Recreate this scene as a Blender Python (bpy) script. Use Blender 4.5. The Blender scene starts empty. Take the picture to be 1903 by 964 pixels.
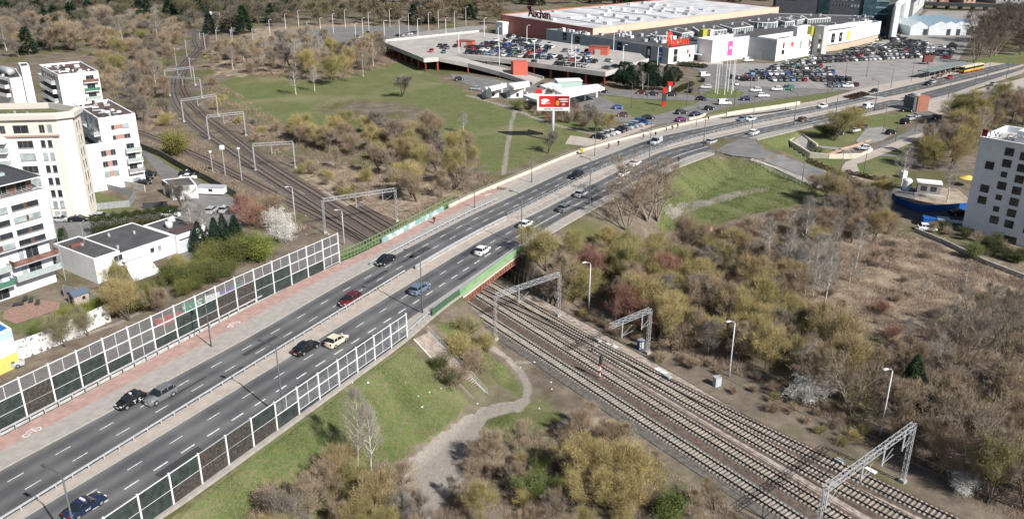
import bpy, bmesh, math, random
import numpy as np
from mathutils import Vector, Matrix

# ------------------------------------------------------------------ camera, light, exposure
scene = bpy.context.scene
COL = scene.collection
CAM_H, PITCH, ROLL, FPX, CX, CY = 60.77, 0.37156, 0.00346, 1555.49, 951.5, 449.66
_c, _s = math.cos(PITCH), math.sin(PITCH)
_cr, _sr = math.cos(ROLL), math.sin(ROLL)
RC = np.array([[_cr, -_sr, 0], [_sr, _cr, 0], [0, 0, 1]]) @ np.array([[1, 0, 0], [0, -_s, -_c], [0, _c, -_s]])
cam_data = bpy.data.cameras.new('camera')
cam = bpy.data.objects.new('camera', cam_data); COL.objects.link(cam)
cam_data.sensor_width = 36.0
cam_data.lens = FPX / 1903 * 36.0
cam_data.shift_y = -(482 - CY) / 1903
cam_data.clip_start = 1.0; cam_data.clip_end = 12000
M = Matrix.Identity(4)
for i in range(3):
    M[i][0] = RC[0][i]; M[i][1] = -RC[1][i]; M[i][2] = -RC[2][i]
M[2][3] = CAM_H
cam.matrix_world = M
scene.camera = cam

SUN_EL, SUN_AZ = math.radians(39.5), math.radians(136.0)     # azimuth clockwise from +Y
world = bpy.data.worlds.new('World'); scene.world = world; world.use_nodes = True
wn = world.node_tree.nodes; wn.clear()
sky = wn.new('ShaderNodeTexSky'); sky.sky_type = 'NISHITA'; sky.sun_disc = False
sky.sun_elevation = SUN_EL; sky.sun_rotation = SUN_AZ; sky.dust_density = 1.6; sky.air_density = 1.0
bg = wn.new('ShaderNodeBackground'); bg.inputs[1].default_value = 0.062
wo = wn.new('ShaderNodeOutputWorld')
world.node_tree.links.new(sky.outputs[0], bg.inputs[0]); world.node_tree.links.new(bg.outputs[0], wo.inputs[0])
sd = bpy.data.lights.new('sun', 'SUN'); sd.energy = 4.9; sd.angle = math.radians(0.5); sd.color = (1.0, 0.975, 0.94)
sun = bpy.data.objects.new('sun', sd); COL.objects.link(sun)
sdir = Vector((math.sin(SUN_AZ) * math.cos(SUN_EL), math.cos(SUN_AZ) * math.cos(SUN_EL), math.sin(SUN_EL)))
sun.rotation_euler = sdir.to_track_quat('Z', 'Y').to_euler(); sun.location = (60, -60, 120)
scene.view_settings.view_transform = 'Standard'; scene.view_settings.look = 'None'
scene.view_settings.exposure = 0.36; scene.view_settings.gamma = 1.0
scene.view_settings.use_curve_mapping = False
try:
    scene.cycles.max_bounces = 4; scene.cycles.diffuse_bounces = 2; scene.cycles.glossy_bounces = 2
    scene.cycles.transparent_max_bounces = 6; scene.cycles.transmission_bounces = 2; scene.cycles.caustics_reflective = False
    scene.cycles.caustics_refractive = False
except Exception: pass

RND = random.Random(7)
# ------------------------------------------------------------------ site survey: photo point -> point on the ground
PHI, PSI = 1.07946783, -0.944676382
DX, DY = math.cos(PHI), math.sin(PHI)          # road direction (straight part)
QX, QY = -math.sin(PSI), math.cos(PSI)         # across the railway
RX, RY = math.cos(PSI), math.sin(PSI)          # along the railway (towards the camera)
def U(px, py, z=0.0):
    d = RC.T @ np.array([(px - CX) / FPX, (py - CY) / FPX, 1.0])
    t = (z - CAM_H) / d[2]
    return (float(t * d[0]), float(t * d[1]))
def smooth(a, b, x):
    t = np.clip((x - a) / (b - a), 0, 1); return t * t * (3 - 2 * t)
def SO(x, y): return x * DX + y * DY, -x * DY + y * DX
def XY(s, o): return s * DX - o * DY, s * DY + o * DX
def zr(s): return -4.5 * smooth(190, 330, s)
def Ur(px, py):                                 # on the main road surface
    z = 0.0
    for _ in range(6):
        x, y = U(px, py, z); z = float(zr(SO(x, y)[0]))
    return x, y
def edge(pts, s0=20, s1=480):
    so = sorted(SO(*Ur(*p)) for p in pts)
    S = np.arange(s0, s1, 2.0)
    o = np.interp(S, [a[0] for a in so], [a[1] for a in so])
    # extend the straight part with the first slope = 0
    k = np.hanning(11); k /= k.sum()
    o2 = np.convolve(np.pad(o, 5, mode='edge'), k, mode='valid')
    o2[-6:] = o[-6:] if False else o2[-6:]
    return S, o2
E0 = edge([(0,815),(480,570),(631,494),(725,447),(850,380),(892,361),(979,325),(1080,283),(1180,256),(1246,239),(1320,222),(1346,215),(1486,193),(1520,188),(1560,178),(1590,168),(1640,158),(1700,146),(1781,130),(1903,103)])
O1 = edge([(0,874),(480,617),(620,534.5),(740,470),(860,406.6),(979.6,351.4),(1046,319.8),(1120,291.6),(1212.8,256.5),(1280,242.1),(1363,225.5),(1446,209.3),(1520,195.5),(1573,184.7),(1629,173),(1773,138.3),(1835.6,125),(1903,111)])
O2 = edge([(29.6,953),(103.7,906),(203,845.5),(620,588),(800,478),(880,433),(941,402.8),(1120,313),(1179.6,293),(1280,258.7),(1401,229.7),(1520,208),(1629,184.7),(1695.8,171),(1747,160),(1812,144.5),(1903,119.6)])
O3 = edge([(48.7,959),(240,844.7),(905,439),(996,396.2),(1095.8,344.7),(1229,281.4),(1280,267.8),(1396,241.3),(1520,214.7),(1629,192),(1700,176),(1903,123.5)])
O4 = edge([(-20,1110),(755,597.8),(955.8,461.7),(1050,403),(1280,291),(1424,248),(1480,237.8),(1589.5,214.6),(1646,203),(1767,175),(1814,158.5),(1903,129)])
E5 = edge([(-40,1160),(302,955),(755,629),(806,581),(849.5,550),(959,468),(1090,392),(1213,329),(1272.5,304.6),(1320,286.7),(1403,259.5),(1520,231),(1589.5,218),(1646,207),(1767,180),(1814,163),(1903,134)])
def at(e, s): return np.interp(s, e[0], e[1])
E0[1][E0[0] < 112] = 97.3
E0 = (E0[0], np.convolve(np.pad(E0[1], 3, mode='edge'), np.ones(7) / 7, mode='valid'))

TR = {'U1': [(-200,560),(-180,500),(-169.1,467.3),(-164.4,443.5),(-157.7,411.8),(-147.6,375.4),(-138.1,349.6),(-126.3,324.7),(-109.9,295.8),(-90.8,266.5),(-75.6,242.0),(-46.6,202.0)],
      'U2': [(-204,550),(-184,492),(-168.8,455.5),(-163.6,425.2),(-157.8,398.8),(-149.5,370.1),(-140.4,344.7),(-128.8,318.4),(-113.9,290.5),(-100.0,268.9),(-85.4,248.2),(-69.7,225.9),(-57.5,209.0)],
      'S': [(-160,300),(-140,286),(-124.8,273.8),(-114.5,264.4),(-97.3,247.1),(-86.9,236.3),(-75.1,223.0),(-67.2,213.8),(-55.9,201.0),(-45.0,188.7),(-30,170.5)],
      'D': [(-40,199.0),(-20,171.5),(-0.8,146.2),(7.2,135.0),(12.9,127.4),(26.9,110.4),(30.6,106.1),(42.3,93.3),(51.8,83.0),(66,68)],
      'C': [(14,125.0),(28.4,105.6),(40.0,90.1),(47.4,82.1),(60,66)],
      'X': [(-10,152.6),(-4.6,145.5),(5.3,136.0),(9.3,131.2),(14,125.0)]}
def qr(q, r): return (q * QX + r * RX, q * QY + r * RY)
TR['B'] = TR['U1'][:-1] + [qr(80.4, r) for r in range(-215, 20, 15)]
TR['A'] = TR['U2'][:-1] + [qr(75.9, r) for r in range(-190, 20, 15)]
def seg_dist(x, y, pl):
    d = np.full(np.shape(x), 1e9)
    for (ax, ay), (bx, by) in zip(pl[:-1], pl[1:]):
        vx, vy = bx - ax, by - ay; L = vx * vx + vy * vy + 1e-9
        t = np.clip(((x - ax) * vx + (y - ay) * vy) / L, 0, 1)
        d = np.minimum(d, np.hypot(x - ax - t * vx, y - ay - t * vy))
    return d
RAMPS2 = []
RAMPS = []                                      # (polyline with z, half width): side roads that leave the embankment
def NG(x, y):
    x = np.asarray(x, float); y = np.asarray(y, float)
    q = x * QX + y * QY
    g = -7.15 + 2.55 * smooth(95, 170, q)
    dt = np.minimum(np.minimum(seg_dist(x, y, TR['U1']), seg_dist(x, y, TR['U2'])), seg_dist(x, y, TR['D']))
    return -7.15 + (g + 7.15) * smooth(7, 28, dt)
QA, QB = 70.0, 90.2
UND = [U(1467,262,-3.4), U(1490,249,-3.4), U(1520,270,-3.4), U(1600,276,-3.4), U(1600,287,-3.4), U(1505,287,-3.4)]
def inpoly(x, y, poly):
    x = np.asarray(x); y = np.asarray(y); r = np.zeros(np.shape(x), bool); n = len(poly)
    for i in range(n):
        x1, y1 = poly[i]; x2, y2 = poly[(i + 1) % n]
        c = ((y1 > y) != (y2 > y)) & (x < (x2 - x1) * (y - y1) / (y2 - y1 + 1e-12) + x1)
        r ^= c
    return r
def TZ(x, y):
    x = np.asarray(x, float); y = np.asarray(y, float)
    n = NG(x, y); s, o = SO(x, y); q = x * QX + y * QY
    out = np.maximum(o - (at(E0, s) + 1.6), (at(E5, s) - 1.4) - o)
    bump = 0.25 * np.sin(x * .23 + 1.3) * np.sin(y * .19)
    h = zr(s) - 0.35 - np.maximum(0, out) * 0.52
    h = np.where(s > 470, -9, h)
    z = np.maximum(n + bump * smooth(0, 6, seg_dist(x, y, [qr(78, -500), qr(78, 60)]) - 14) * 0.5, h)
    for pl, hw in RAMPS + RAMPS2:
        P2 = [(a[0], a[1]) for a in pl]
        best = np.full(np.shape(x), -99.0)
        for (a, b) in zip(pl[:-1], pl[1:]):
            vx, vy = b[0] - a[0], b[1] - a[1]; L = vx * vx + vy * vy + 1e-9
            t = np.clip(((x - a[0]) * vx + (y - a[1]) * vy) / L, 0, 1)
            dd = np.hypot(x - a[0] - t * vx, y - a[1] - t * vy)
            best = np.maximum(best, a[2] + (b[2] - a[2]) * t - 0.25 - 0.45 * np.maximum(0, dd - hw))
        z = np.maximum(z, best)
    cor = (q > QA + .3) & (q < QB - .3) & (s > 60) & (s < 190) & (o < at(E0, s) + 14) & (o > at(E5, s) - 14)
    z = np.where(cor, -7.15, z)
    z = np.where(inpoly(x, y, UND), z - 2.2, z)
    return z
def G(px, py, dz=0.0):                           # photo point -> point on the terrain
    z = -5.5
    for _ in range(14):
        x, y = U(px, py, z); z = z * .4 + float(TZ(x, y)) * .6
    return x, y, z + dz
SZ0, SZ1 = -0.9, -4.55
RAMP_A = [U(1395,278,-.9) + (-.9,), U(1440,292,-1.8) + (-1.8,), U(1500,318,-3.2) + (-3.2,), U(1560,338,-4.3) + (-4.3,), U(1640,352,-4.5) + (-4.5,)]
RAMPS.append((RAMP_A, 5.5))
J0 = U(1372,268,-.6) + (-.55,)
RAMPS.append(([J0, RAMP_A[0]], 8.5))

# ------------------------------------------------------------------ tagging
def tag(o, label=None, cat=None, group=None, kind=None):
    if label: o['label'] = label.replace('  ', ' ')
    if cat: o['category'] = cat
    if group: o['group'] = group
    if kind: o['kind'] = kind
    return o
def empty(name, loc, rz=0, label=None, cat=None, group=None):
    o = bpy.data.objects.new(name, None); o.location = loc; o.rotation_euler = (0, 0, rz)
    o.empty_display_size = .3
    COL.objects.link(o); return tag(o, label, cat, group)
KIDS = {}
def setp(o, parent):
    if parent is not None:
        o.parent = parent; KIDS.setdefault(parent.name, []).append(o)
def copy_tree(o, parent=None, name=None):
    c = o.copy(); COL.objects.link(c)
    if parent is not None: setp(c, parent)
    for ch in KIDS.get(o.name, []): copy_tree(ch, c)
    return c

# ------------------------------------------------------------------ mesh builder
class MB:
    def __init__(s): s.v = []; s.f = []; s.m = []
    def quad(s, a, b, c, d, m=0):
        n = len(s.v); s.v += [a, b, c, d]; s.f.append((n, n + 1, n + 2, n + 3)); s.m.append(m); return s
    def tri(s, a, b, c, m=0):
        n = len(s.v); s.v += [a, b, c]; s.f.append((n, n + 1, n + 2)); s.m.append(m); return s
    def box(s, c, d, rz=0, m=0, bottom=True):
        """centre c (z = bottom), dims d"""
        ca, sa = math.cos(rz), math.sin(rz); n = len(s.v)
        for z in (0, 1):
            for sx, sy in ((-1, -1), (1, -1), (1, 1), (-1, 1)):
                x, y = sx * d[0] / 2, sy * d[1] / 2
                s.v.append((c[0] + x * ca - y * sa, c[1] + x * sa + y * ca, c[2] + z * d[2]))
        F = [(4, 5, 6, 7), (0, 1, 5, 4), (1, 2, 6, 5), (2, 3, 7, 6), (3, 0, 4, 7)] + ([(3, 2, 1, 0)] if bottom else [])
        for f in F: s.f.append(tuple(n + i for i in f)); s.m.append(m)
        return s
    def prism(s, poly, z0, z1, m=0, mtop=None, top=True, bottom=False):
        A = sum(poly[i][0] * poly[(i + 1) % len(poly)][1] - poly[(i + 1) % len(poly)][0] * poly[i][1] for i in range(len(poly)))
        if A < 0: poly = poly[::-1]
        n = len(s.v); k = len(poly)
        zz0 = z0 if isinstance(z0, (list, tuple)) else [z0] * k
        zz1 = z1 if isinstance(z1, (list, tuple)) else [z1] * k
        if A < 0: zz0 = zz0[::-1]; zz1 = zz1[::-1]
        s.v += [(p[0], p[1], z) for p, z in zip(poly, zz0)] + [(p[0], p[1], z) for p, z in zip(poly, zz1)]
        for i in range(k):
            j = (i + 1) % k; s.f.append((n + i, n + j, n + k + j, n + k + i)); s.m.append(m)
        if top: s.f.append(tuple(n + k + i for i in range(k))); s.m.append(m if mtop is None else mtop)
        if bottom: s.f.append(tuple(n + i for i in range(k))[::-1]); s.m.append(m)
        return s
    def bar(s, a, b, w, h=None, m=0):
        """box beam from a to b, width w, height h"""
        h = h or w
        a = Vector(a); b = Vector(b); d = (b - a)
        if d.length < 1e-6: return s
        d.normalize(); up = Vector((0, 0, 1))
        if abs(d.z) > .98: up = Vector((1, 0, 0))
        sd_ = d.cross(up).normalized(); u = sd_.cross(d).normalized(); n = len(s.v)
        for p in (a, b):
            for i, j in ((-1, -1), (1, -1), (1, 1), (-1, 1)):
                s.v.append(tuple(p + sd_ * (i * w / 2) + u * (j * h / 2)))
        for f in ((0, 1, 5, 4), (1, 2, 6, 5), (2, 3, 7, 6), (3, 0, 4, 7), (3, 2, 1, 0), (4, 5, 6, 7)):
            s.f.append(tuple(n + i for i in f)); s.m.append(m)
        return s
    def tube(s, pts, rad, k=8, m=0, cap=True):
        n0 = len(s.v); pts = [Vector(p) for p in pts]
        if not isinstance(rad, (list, tuple)): rad = [rad] * len(pts)
        for i, p in enumerate(pts):
            d = (pts[min(i + 1, len(pts) - 1)] - pts[max(i - 1, 0)])
            d = d.normalized() if d.length > 1e-9 else Vector((0, 0, 1))
            r_ = Vector((1, 0, 0)) if abs(d.x) < .9 else Vector((0, 1, 0))
            a = d.cross(r_).normalized(); b = d.cross(a).normalized()
            for j in range(k):
                t = 2 * math.pi * j / k
                s.v.append(tuple(p + (a * math.cos(t) + b * math.sin(t)) * rad[i]))
        for i in range(len(pts) - 1):
            for j in range(k):
                s.f.append((n0 + i * k + j, n0 + i * k + (j + 1) % k, n0 + (i + 1) * k + (j + 1) % k, n0 + (i + 1) * k + j)); s.m.append(m)
        if cap:
            s.f.append(tuple(n0 + j for j in range(k))[::-1]); s.m.append(m)
            s.f.append(tuple(n0 + (len(pts) - 1) * k + j for j in range(k))); s.m.append(m)
        return s
    def build(s, name, mats, parent=None, smooth_=False, fixn=False):
        me = bpy.data.meshes.new(name)
        off = Vector((0, 0, 0))
        if parent is not None and not getattr(s, 'local', False):
            inv = parent.matrix_basis.inverted()
            s.v = [tuple(inv @ Vector(v)) for v in s.v]
        me.from_pydata(s.v, [], s.f)
        if not isinstance(mats, (list, tuple)): mats = [mats]
        for m in mats: me.materials.append(m)
        if len(mats) > 1: me.polygons.foreach_set('material_index', s.m)
        if fixn:
            bm = bmesh.new(); bm.from_mesh(me); bmesh.ops.recalc_face_normals(bm, faces=bm.faces); bm.to_mesh(me); bm.free()
        if smooth_: me.polygons.foreach_set('use_smooth', [True] * len(me.polygons))
        me.update()
        o = bpy.data.objects.new(name, me); COL.objects.link(o); setp(o, parent)
        return o
def L(): 
    m = MB(); m.local = True; return m

# ------------------------------------------------------------------ materials
MATS = {}
def mat(name, col, rough=.8, noise=0, nscale=1.0, metal=0, spec=.3, coords='pos', col2=None, objcol=False, detail=3, nlo=.35, nhi=.65, alpha=None, rndv=0):
    if name in MATS: return MATS[name]
    m = bpy.data.materials.new(name); m.use_nodes = True; nt = m.node_tree; N = nt.nodes; K = nt.links
    b = N['Principled BSDF']; b.inputs['Roughness'].default_value = rough; b.inputs['Metallic'].default_value = metal
    b.inputs['Specular IOR Level'].default_value = spec
    col = tuple(col) + (1,) if len(col) == 3 else col
    src = None
    if objcol:
        oi = N.new('ShaderNodeObjectInfo'); src = oi.outputs['Color']
    if noise or col2:
        g = N.new('ShaderNodeNewGeometry'); t = N.new('ShaderNodeTexNoise'); t.inputs['Scale'].default_value = nscale; t.inputs['Detail'].default_value = detail
        K.new(g.outputs['Position'], t.inputs['Vector'])
        r = N.new('ShaderNodeMapRange'); r.inputs[1].default_value = nlo; r.inputs[2].default_value = nhi
        K.new(t.outputs['Fac'], r.inputs[0])
        mx = N.new('ShaderNodeMix'); mx.data_type = 'RGBA'
        if col2 is None:
            r.inputs[3].default_value = 1 - noise; r.inputs[4].default_value = 1 + noise
            mx.blend_type = 'MULTIPLY'; mx.inputs[0].default_value = 1
            mx.inputs[6].default_value = col
            if src: K.new(src, mx.inputs[6])
            K.new(r.outputs[0], mx.inputs[7])
        else:
            K.new(r.outputs[0], mx.inputs[0]); mx.inputs[6].default_value = col; mx.inputs[7].default_value = tuple(col2) + (1,)
            if src: K.new(src, mx.inputs[6])
        src = mx.outputs[2]
    if rndv:
        oi = N.new('ShaderNodeObjectInfo'); r2 = N.new('ShaderNodeMapRange'); r2.inputs[3].default_value = 1 - rndv; r2.inputs[4].default_value = 1 + rndv
        K.new(oi.outputs['Random'], r2.inputs[0]); mx2 = N.new('ShaderNodeMix'); mx2.data_type = 'RGBA'; mx2.blend_type = 'MULTIPLY'; mx2.inputs[0].default_value = 1
        if src: K.new(src, mx2.inputs[6])
        else: mx2.inputs[6].default_value = col
        K.new(r2.outputs[0], mx2.inputs[7]); src = mx2.outputs[2]
    if src: K.new(src, b.inputs['Base Color'])
    else: b.inputs['Base Color'].default_value = col
    if alpha is not None: b.inputs['Alpha'].default_value = alpha
    MATS[name] = m; return m
asphalt = mat('asphalt', (.072,.074,.08), .75, .16, .8, detail=6)
asphalt2 = mat('asphalt_worn', (.19,.185,.178), .95, .14, .35, detail=6, spec=.1)
lotasph = mat('parking_asphalt', (.28,.265,.25), .95, .12, .2, detail=5, spec=.1)
paint = mat('road_paint', (.66,.66,.64), .7, .28, 2.2, detail=7)
pave = mat('grey_paving', (.36,.33,.295), .9, .10, .9, detail=6)
pave2 = mat('beige_paving', (.42,.36,.31), .9, .10, .6, detail=6)
pinkp = mat('pink_cycle_paving', (.40,.265,.23), .9, .14, .8, detail=6)
kerbm = mat('kerb_stone', (.38,.36,.33), .9, .1, 2)
conc = mat('concrete', (.42,.40,.37), .9, .15, .8)
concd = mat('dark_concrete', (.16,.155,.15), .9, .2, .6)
whitew = mat('white_render', (.80,.795,.78), .8, .04, .5)
whitem = mat('white_metal', (.78,.78,.77), .5, 0)
greym = mat('grey_metal', (.42,.43,.44), .5, .08, 2)
galv = mat('galvanised_steel', (.50,.51,.52), .45, .12, 3, metal=.25)
darkm = mat('dark_metal', (.05,.055,.055), .6)
glassd = mat('window_glass', (.035,.042,.05), .12, .35, .7, spec=.7)
glassl = mat('pale_window_glass', (.34,.40,.41), .15, .3, .6, spec=.7)
framew = mat('window_frame', (.30,.26,.23), .7)
framewh = mat('white_window_frame', (.72,.72,.70), .6)
rooft = mat('roof_felt', (.085,.083,.085), .9, .18, .4, detail=5)
roofbr = mat('brown_gravel_roof', (.13,.085,.07), .95, .2, 1.5)
greenr = mat('sedum_roof', (.13,.14,.055), .95, .3, 1.2)
tintp = mat('terracotta_panel', (.42,.24,.19), .85, .06, 2)
brickc = mat('cream_brick', (.72,.66,.58), .9, .07, 3)
ORD = 'first second third fourth fifth sixth seventh eighth ninth tenth eleventh twelfth thirteenth fourteenth fifteenth sixteenth seventeenth eighteenth nineteenth twentieth twenty-first twenty-second twenty-third twenty-fourth twenty-fifth twenty-sixth'.split()
wood = mat('dark_wood', (.11,.055,.035), .8, .2, 2)
# ------------------------------------------------------------------ terrain (one sheet)
def zone_poly(pts): return [G(*p)[:2] for p in pts]
MEADOW = zone_poly([(405,150),(425,143),(520,142),(600,152),(660,140),(700,122),(750,112),(800,135),(850,160),(905,185),(960,205),(1010,222),(1060,232),(1110,238),(1100,262),(1040,286),(960,312),(905,338),(880,300),(860,262),(760,250),(640,238),(560,236),(500,232),(440,215),(410,185)])
DRYP = zone_poly([(590,200),(660,186),(730,192),(800,210),(822,218),(780,222),(700,222),(620,215)])
GR1 = zone_poly([(1245,315),(1330,290),(1400,300),(1460,310),(1510,340),(1540,365),(1460,385),(1380,402),(1320,425),(1240,432),(1215,412),(1230,380)])
SAND1 = zone_poly([(1228,385),(1265,372),(1330,362),(1430,345),(1440,352),(1350,375),(1290,392),(1240,410)])
GR2 = zone_poly([(300,990),(430,870),(540,790),(640,715),(760,640),(800,690),(870,735),(850,775),(770,830),(700,905),(640,990)])
GR3 = zone_poly([(800,600),(850,600),(950,690),(985,735),(965,745),(920,700),(850,650)])
GR4 = zone_poly([(905,770),(960,752),(1010,740),(1060,775),(1000,800),(930,820),(890,800)])
PATH1 = zone_poly([(640,1000),(700,915),(770,845),(860,775),(905,752),(950,745),(972,742),(945,768),(905,780),(890,805),(900,850),(850,900),(800,960),(780,1010)])
LAWNS = [zone_poly(p) for p in (
    [(1112,178),(1180,180),(1290,188),(1292,198),(1240,215),(1180,222),(1165,210),(1150,195),(1120,182)],
    [(1305,175),(1320,166),(1350,165),(1385,172),(1382,180),(1345,184),(1312,182)],
    [(1310,214),(1350,200),(1440,186),(1570,165),(1578,166),(1540,182),(1490,192),(1400,204),(1340,218)],
    [(1400,262),(1470,245),(1600,222),(1660,210),(1695,208),(1690,222),(1650,250),(1600,262),(1560,280),(1600,296),(1560,318),(1470,290),(1420,278)],
    [(1540,318),(1640,284),(1700,262),(1660,330),(1600,335)],
    [(1600,215),(1690,208),(1700,215),(1640,250),(1600,240)],
    [(862,152),(905,155),(905,162),(870,164)],
    [(130,350),(170,352),(250,378),(250,392),(165,398)],
    [(0,575),(120,560),(200,565),(140,600),(40,625),(0,600)],
    [(270,285),(330,300),(400,335),(470,370),(450,375),(380,345),(290,300)],
    [(1800,110),(1903,95),(1903,120),(1790,125)],
    [(1150,205),(1030,215),(960,200),(1000,230),(1120,245)])]
STRAW = [zone_poly(p) for p in (
    [(1450,460),(1620,420),(1700,440),(1903,520),(1903,640),(1700,650),(1560,600),(1480,560)],
    [(400,90),(520,100),(560,130),(420,145),(380,120)],
    [(520,345),(640,300),(900,330),(800,385),(700,430),(620,400)],
    [(1000,760),(1130,790),(1180,830),(1100,880),(1000,820)],
    [(440,60),(700,40),(740,80),(640,75),(480,90)])]
PLINE = [([(870,178),(920,192),(965,207),(1010,225),(1060,240),(1110,250)], 1.6), ([(955,208),(950,235),(945,262),(940,290),(936,325)], 1.0),
         ([(905,640),(945,665),(968,690),(982,720),(975,745)], .9), ([(975,745),(960,760)], 1.2), ([(945,665),(985,672)], .7),
         ([(90,640),(150,625),(220,600),(260,580)], .8)]
PLW = [([G(*p)[:2] for p in l], w) for l, w in PLINE]
tans = np.linspace(-.92, .92, 520)
ys = list(np.geomspace(34, 900, 460)) + list(np.geomspace(930, 7000, 40))
TX = np.outer(np.array(ys) + 75, tans); TY = np.outer(ys, np.ones(len(tans)))
TZv = TZ(TX, TY)
def soft(poly_list, w=1.5):
    """0..1 membership with a soft rim: average of jittered tests"""
    a = np.zeros(TX.shape); r = np.random.RandomState(3); n = 5
    for i in range(n):
        jx = r.uniform(-w, w, TX.shape); jy = r.uniform(-w, w, TX.shape); m = np.zeros(TX.shape, bool)
        for p in poly_list: m |= inpoly(TX + jx, TY + jy, p)
        a += m
    return a / n
gz = np.clip(soft([MEADOW], 4) * .72 + soft([GR1, GR2], 1.2) + soft([GR3, GR4], 1) * .75 + soft(LAWNS, .8) * .8, 0, 1)
gz = np.clip(gz - soft([DRYP], 6) * .75, 0, 1)
dz_ = soft([PATH1], .5)
for l, w in PLW: dz_ = np.maximum(dz_, np.clip(1.15 - seg_dist(TX, TY, l) / w * .9, 0, 1))
dz_ = np.clip(dz_ + soft([SAND1], 1.5) * .75, 0, 1)
sz_ = np.clip(soft(STRAW, 8), 0, 1)
ny, nx = TX.shape
verts = np.stack([TX, TY, TZv], -1).reshape(-1, 3)
ii = np.arange(ny * nx).reshape(ny, nx)
quads = np.stack([ii[:-1, :-1], ii[:-1, 1:], ii[1:, 1:], ii[1:, :-1]], -1).reshape(-1, 4)
def np_mesh(name, verts, faces, mats, midx=None, smooth_=False):
    me = bpy.data.meshes.new(name); k = faces.shape[1]
    me.vertices.add(len(verts)); me.vertices.foreach_set('co', np.ascontiguousarray(verts, dtype=np.float32).ravel())
    me.loops.add(len(faces) * k); me.loops.foreach_set('vertex_index', np.ascontiguousarray(faces, dtype=np.int32).ravel())
    me.polygons.add(len(faces)); me.polygons.foreach_set('loop_start', np.arange(0, len(faces) * k, k, dtype=np.int32))
    for m in (mats if isinstance(mats, (list, tuple)) else [mats]): me.materials.append(m)
    if midx is not None: me.polygons.foreach_set('material_index', np.ascontiguousarray(midx, dtype=np.int32))
    me.polygons.foreach_set('use_smooth', np.full(len(faces), smooth_, dtype=bool))
    me.update(calc_edges=True); return me
# ground material
gm = bpy.data.materials.new('ground_soil_and_grass'); gm.use_nodes = True
nt = gm.node_tree; N = nt.nodes; K = nt.links; bs = N['Principled BSDF']; bs.inputs['Roughness'].default_value = 1; bs.inputs['Specular IOR Level'].default_value = .05
at_ = N.new('ShaderNodeAttribute'); at_.attribute_name = 'zone'; sp = N.new('ShaderNodeSeparateColor'); K.new(at_.outputs['Color'], sp.inputs[0])
geo = N.new('ShaderNodeNewGeometry')
def nz(scale, detail=5, rough=.6):
    t = N.new('ShaderNodeTexNoise'); t.inputs['Scale'].default_value = scale; t.inputs['Detail'].default_value = detail; t.inputs['Roughness'].default_value = rough
    K.new(geo.outputs['Position'], t.inputs['Vector']); return t.outputs['Fac']
def mapr(src, a, b, c=0, d=1):
    r = N.new('ShaderNodeMapRange'); r.inputs[1].default_value = a; r.inputs[2].default_value = b; r.inputs[3].default_value = c; r.inputs[4].default_value = d
    K.new(src, r.inputs[0]); return r.outputs[0]
def mixc(f, a, b, mode='MIX'):
    x = N.new('ShaderNodeMix'); x.data_type = 'RGBA'; x.blend_type = mode
    if isinstance(f, float): x.inputs[0].default_value = f
    else: K.new(f, x.inputs[0])
    for i, v in ((6, a), (7, b)):
        if isinstance(v, tuple): x.inputs[i].default_value = v + (1,)
        else: K.new(v, x.inputs[i])
    return x.outputs[2]
def math_(op, a, b):
    x = N.new('ShaderNodeMath'); x.operation = op
    for i, v in ((0, a), (1, b)):
        if isinstance(v, (int, float)): x.inputs[i].default_value = v
        else: K.new(v, x.inputs[i])
    return x.outputs[0]
n_big, n_mid, n_fine, n_vf = nz(.035), nz(.22, 6, .7), nz(1.6, 6, .75), nz(6, 3, .7)
soil = mixc(mapr(n_mid, .38, .62), (.135, .108, .085), (.235, .195, .15))
soil = mixc(mapr(n_big, .5, .62), soil, (.115, .115, .05))
straw = mixc(mapr(n_mid, .4, .6), (.21, .16, .12), (.38, .31, .225))
grass = mixc(mapr(n_mid, .35, .65), (.078, .128, .034), (.125, .165, .055))
grass = mixc(mapr(n_fine, .40, .66), grass, (.20, .17, .10))
grass = mixc(mapr(n_big, .52, .66), grass, (.21, .20, .11))
dirt = mixc(mapr(n_fine, .35, .65), (.27, .24, .21), (.33, .295, .255))
c = mixc(mapr(math_('ADD', sp.outputs[2], math_('MULTIPLY', math_('SUBTRACT', n_mid, .5), 1.2)), .35, .75), soil, straw)
c = mixc(mapr(math_('ADD', sp.outputs[0], math_('MULTIPLY', math_('SUBTRACT', n_fine, .5), 1.3)), .3, .62), c, grass)
c = mixc(mapr(math_('ADD', sp.outputs[1], math_('MULTIPLY', math_('SUBTRACT', n_fine, .5), .8)), .4, .7), c, dirt)
c = mixc(1.0, c, mixc(mapr(n_vf, .3, .7), (.72, .72, .72), (1.25, 1.25, 1.25)), 'MULTIPLY')
K.new(c, bs.inputs['Base Color'])
bp = N.new('ShaderNodeBump'); bp.inputs['Strength'].default_value = .8; bp.inputs['Distance'].default_value = .14
K.new(n_fine, bp.inputs['Height']); K.new(bp.outputs[0], bs.inputs['Normal'])
tme = np_mesh('ground', verts, quads, gm, smooth_=True)
ca = tme.color_attributes.new('zone', 'FLOAT_COLOR', 'POINT')
cc = np.ones((ny * nx, 4), np.float32); cc[:, 0] = gz.ravel(); cc[:, 1] = dz_.ravel(); cc[:, 2] = sz_.ravel()
ca.data.foreach_set('color', cc.ravel())
ground = bpy.data.objects.new('ground', tme); COL.objects.link(ground); tag(ground, kind='structure')

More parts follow.
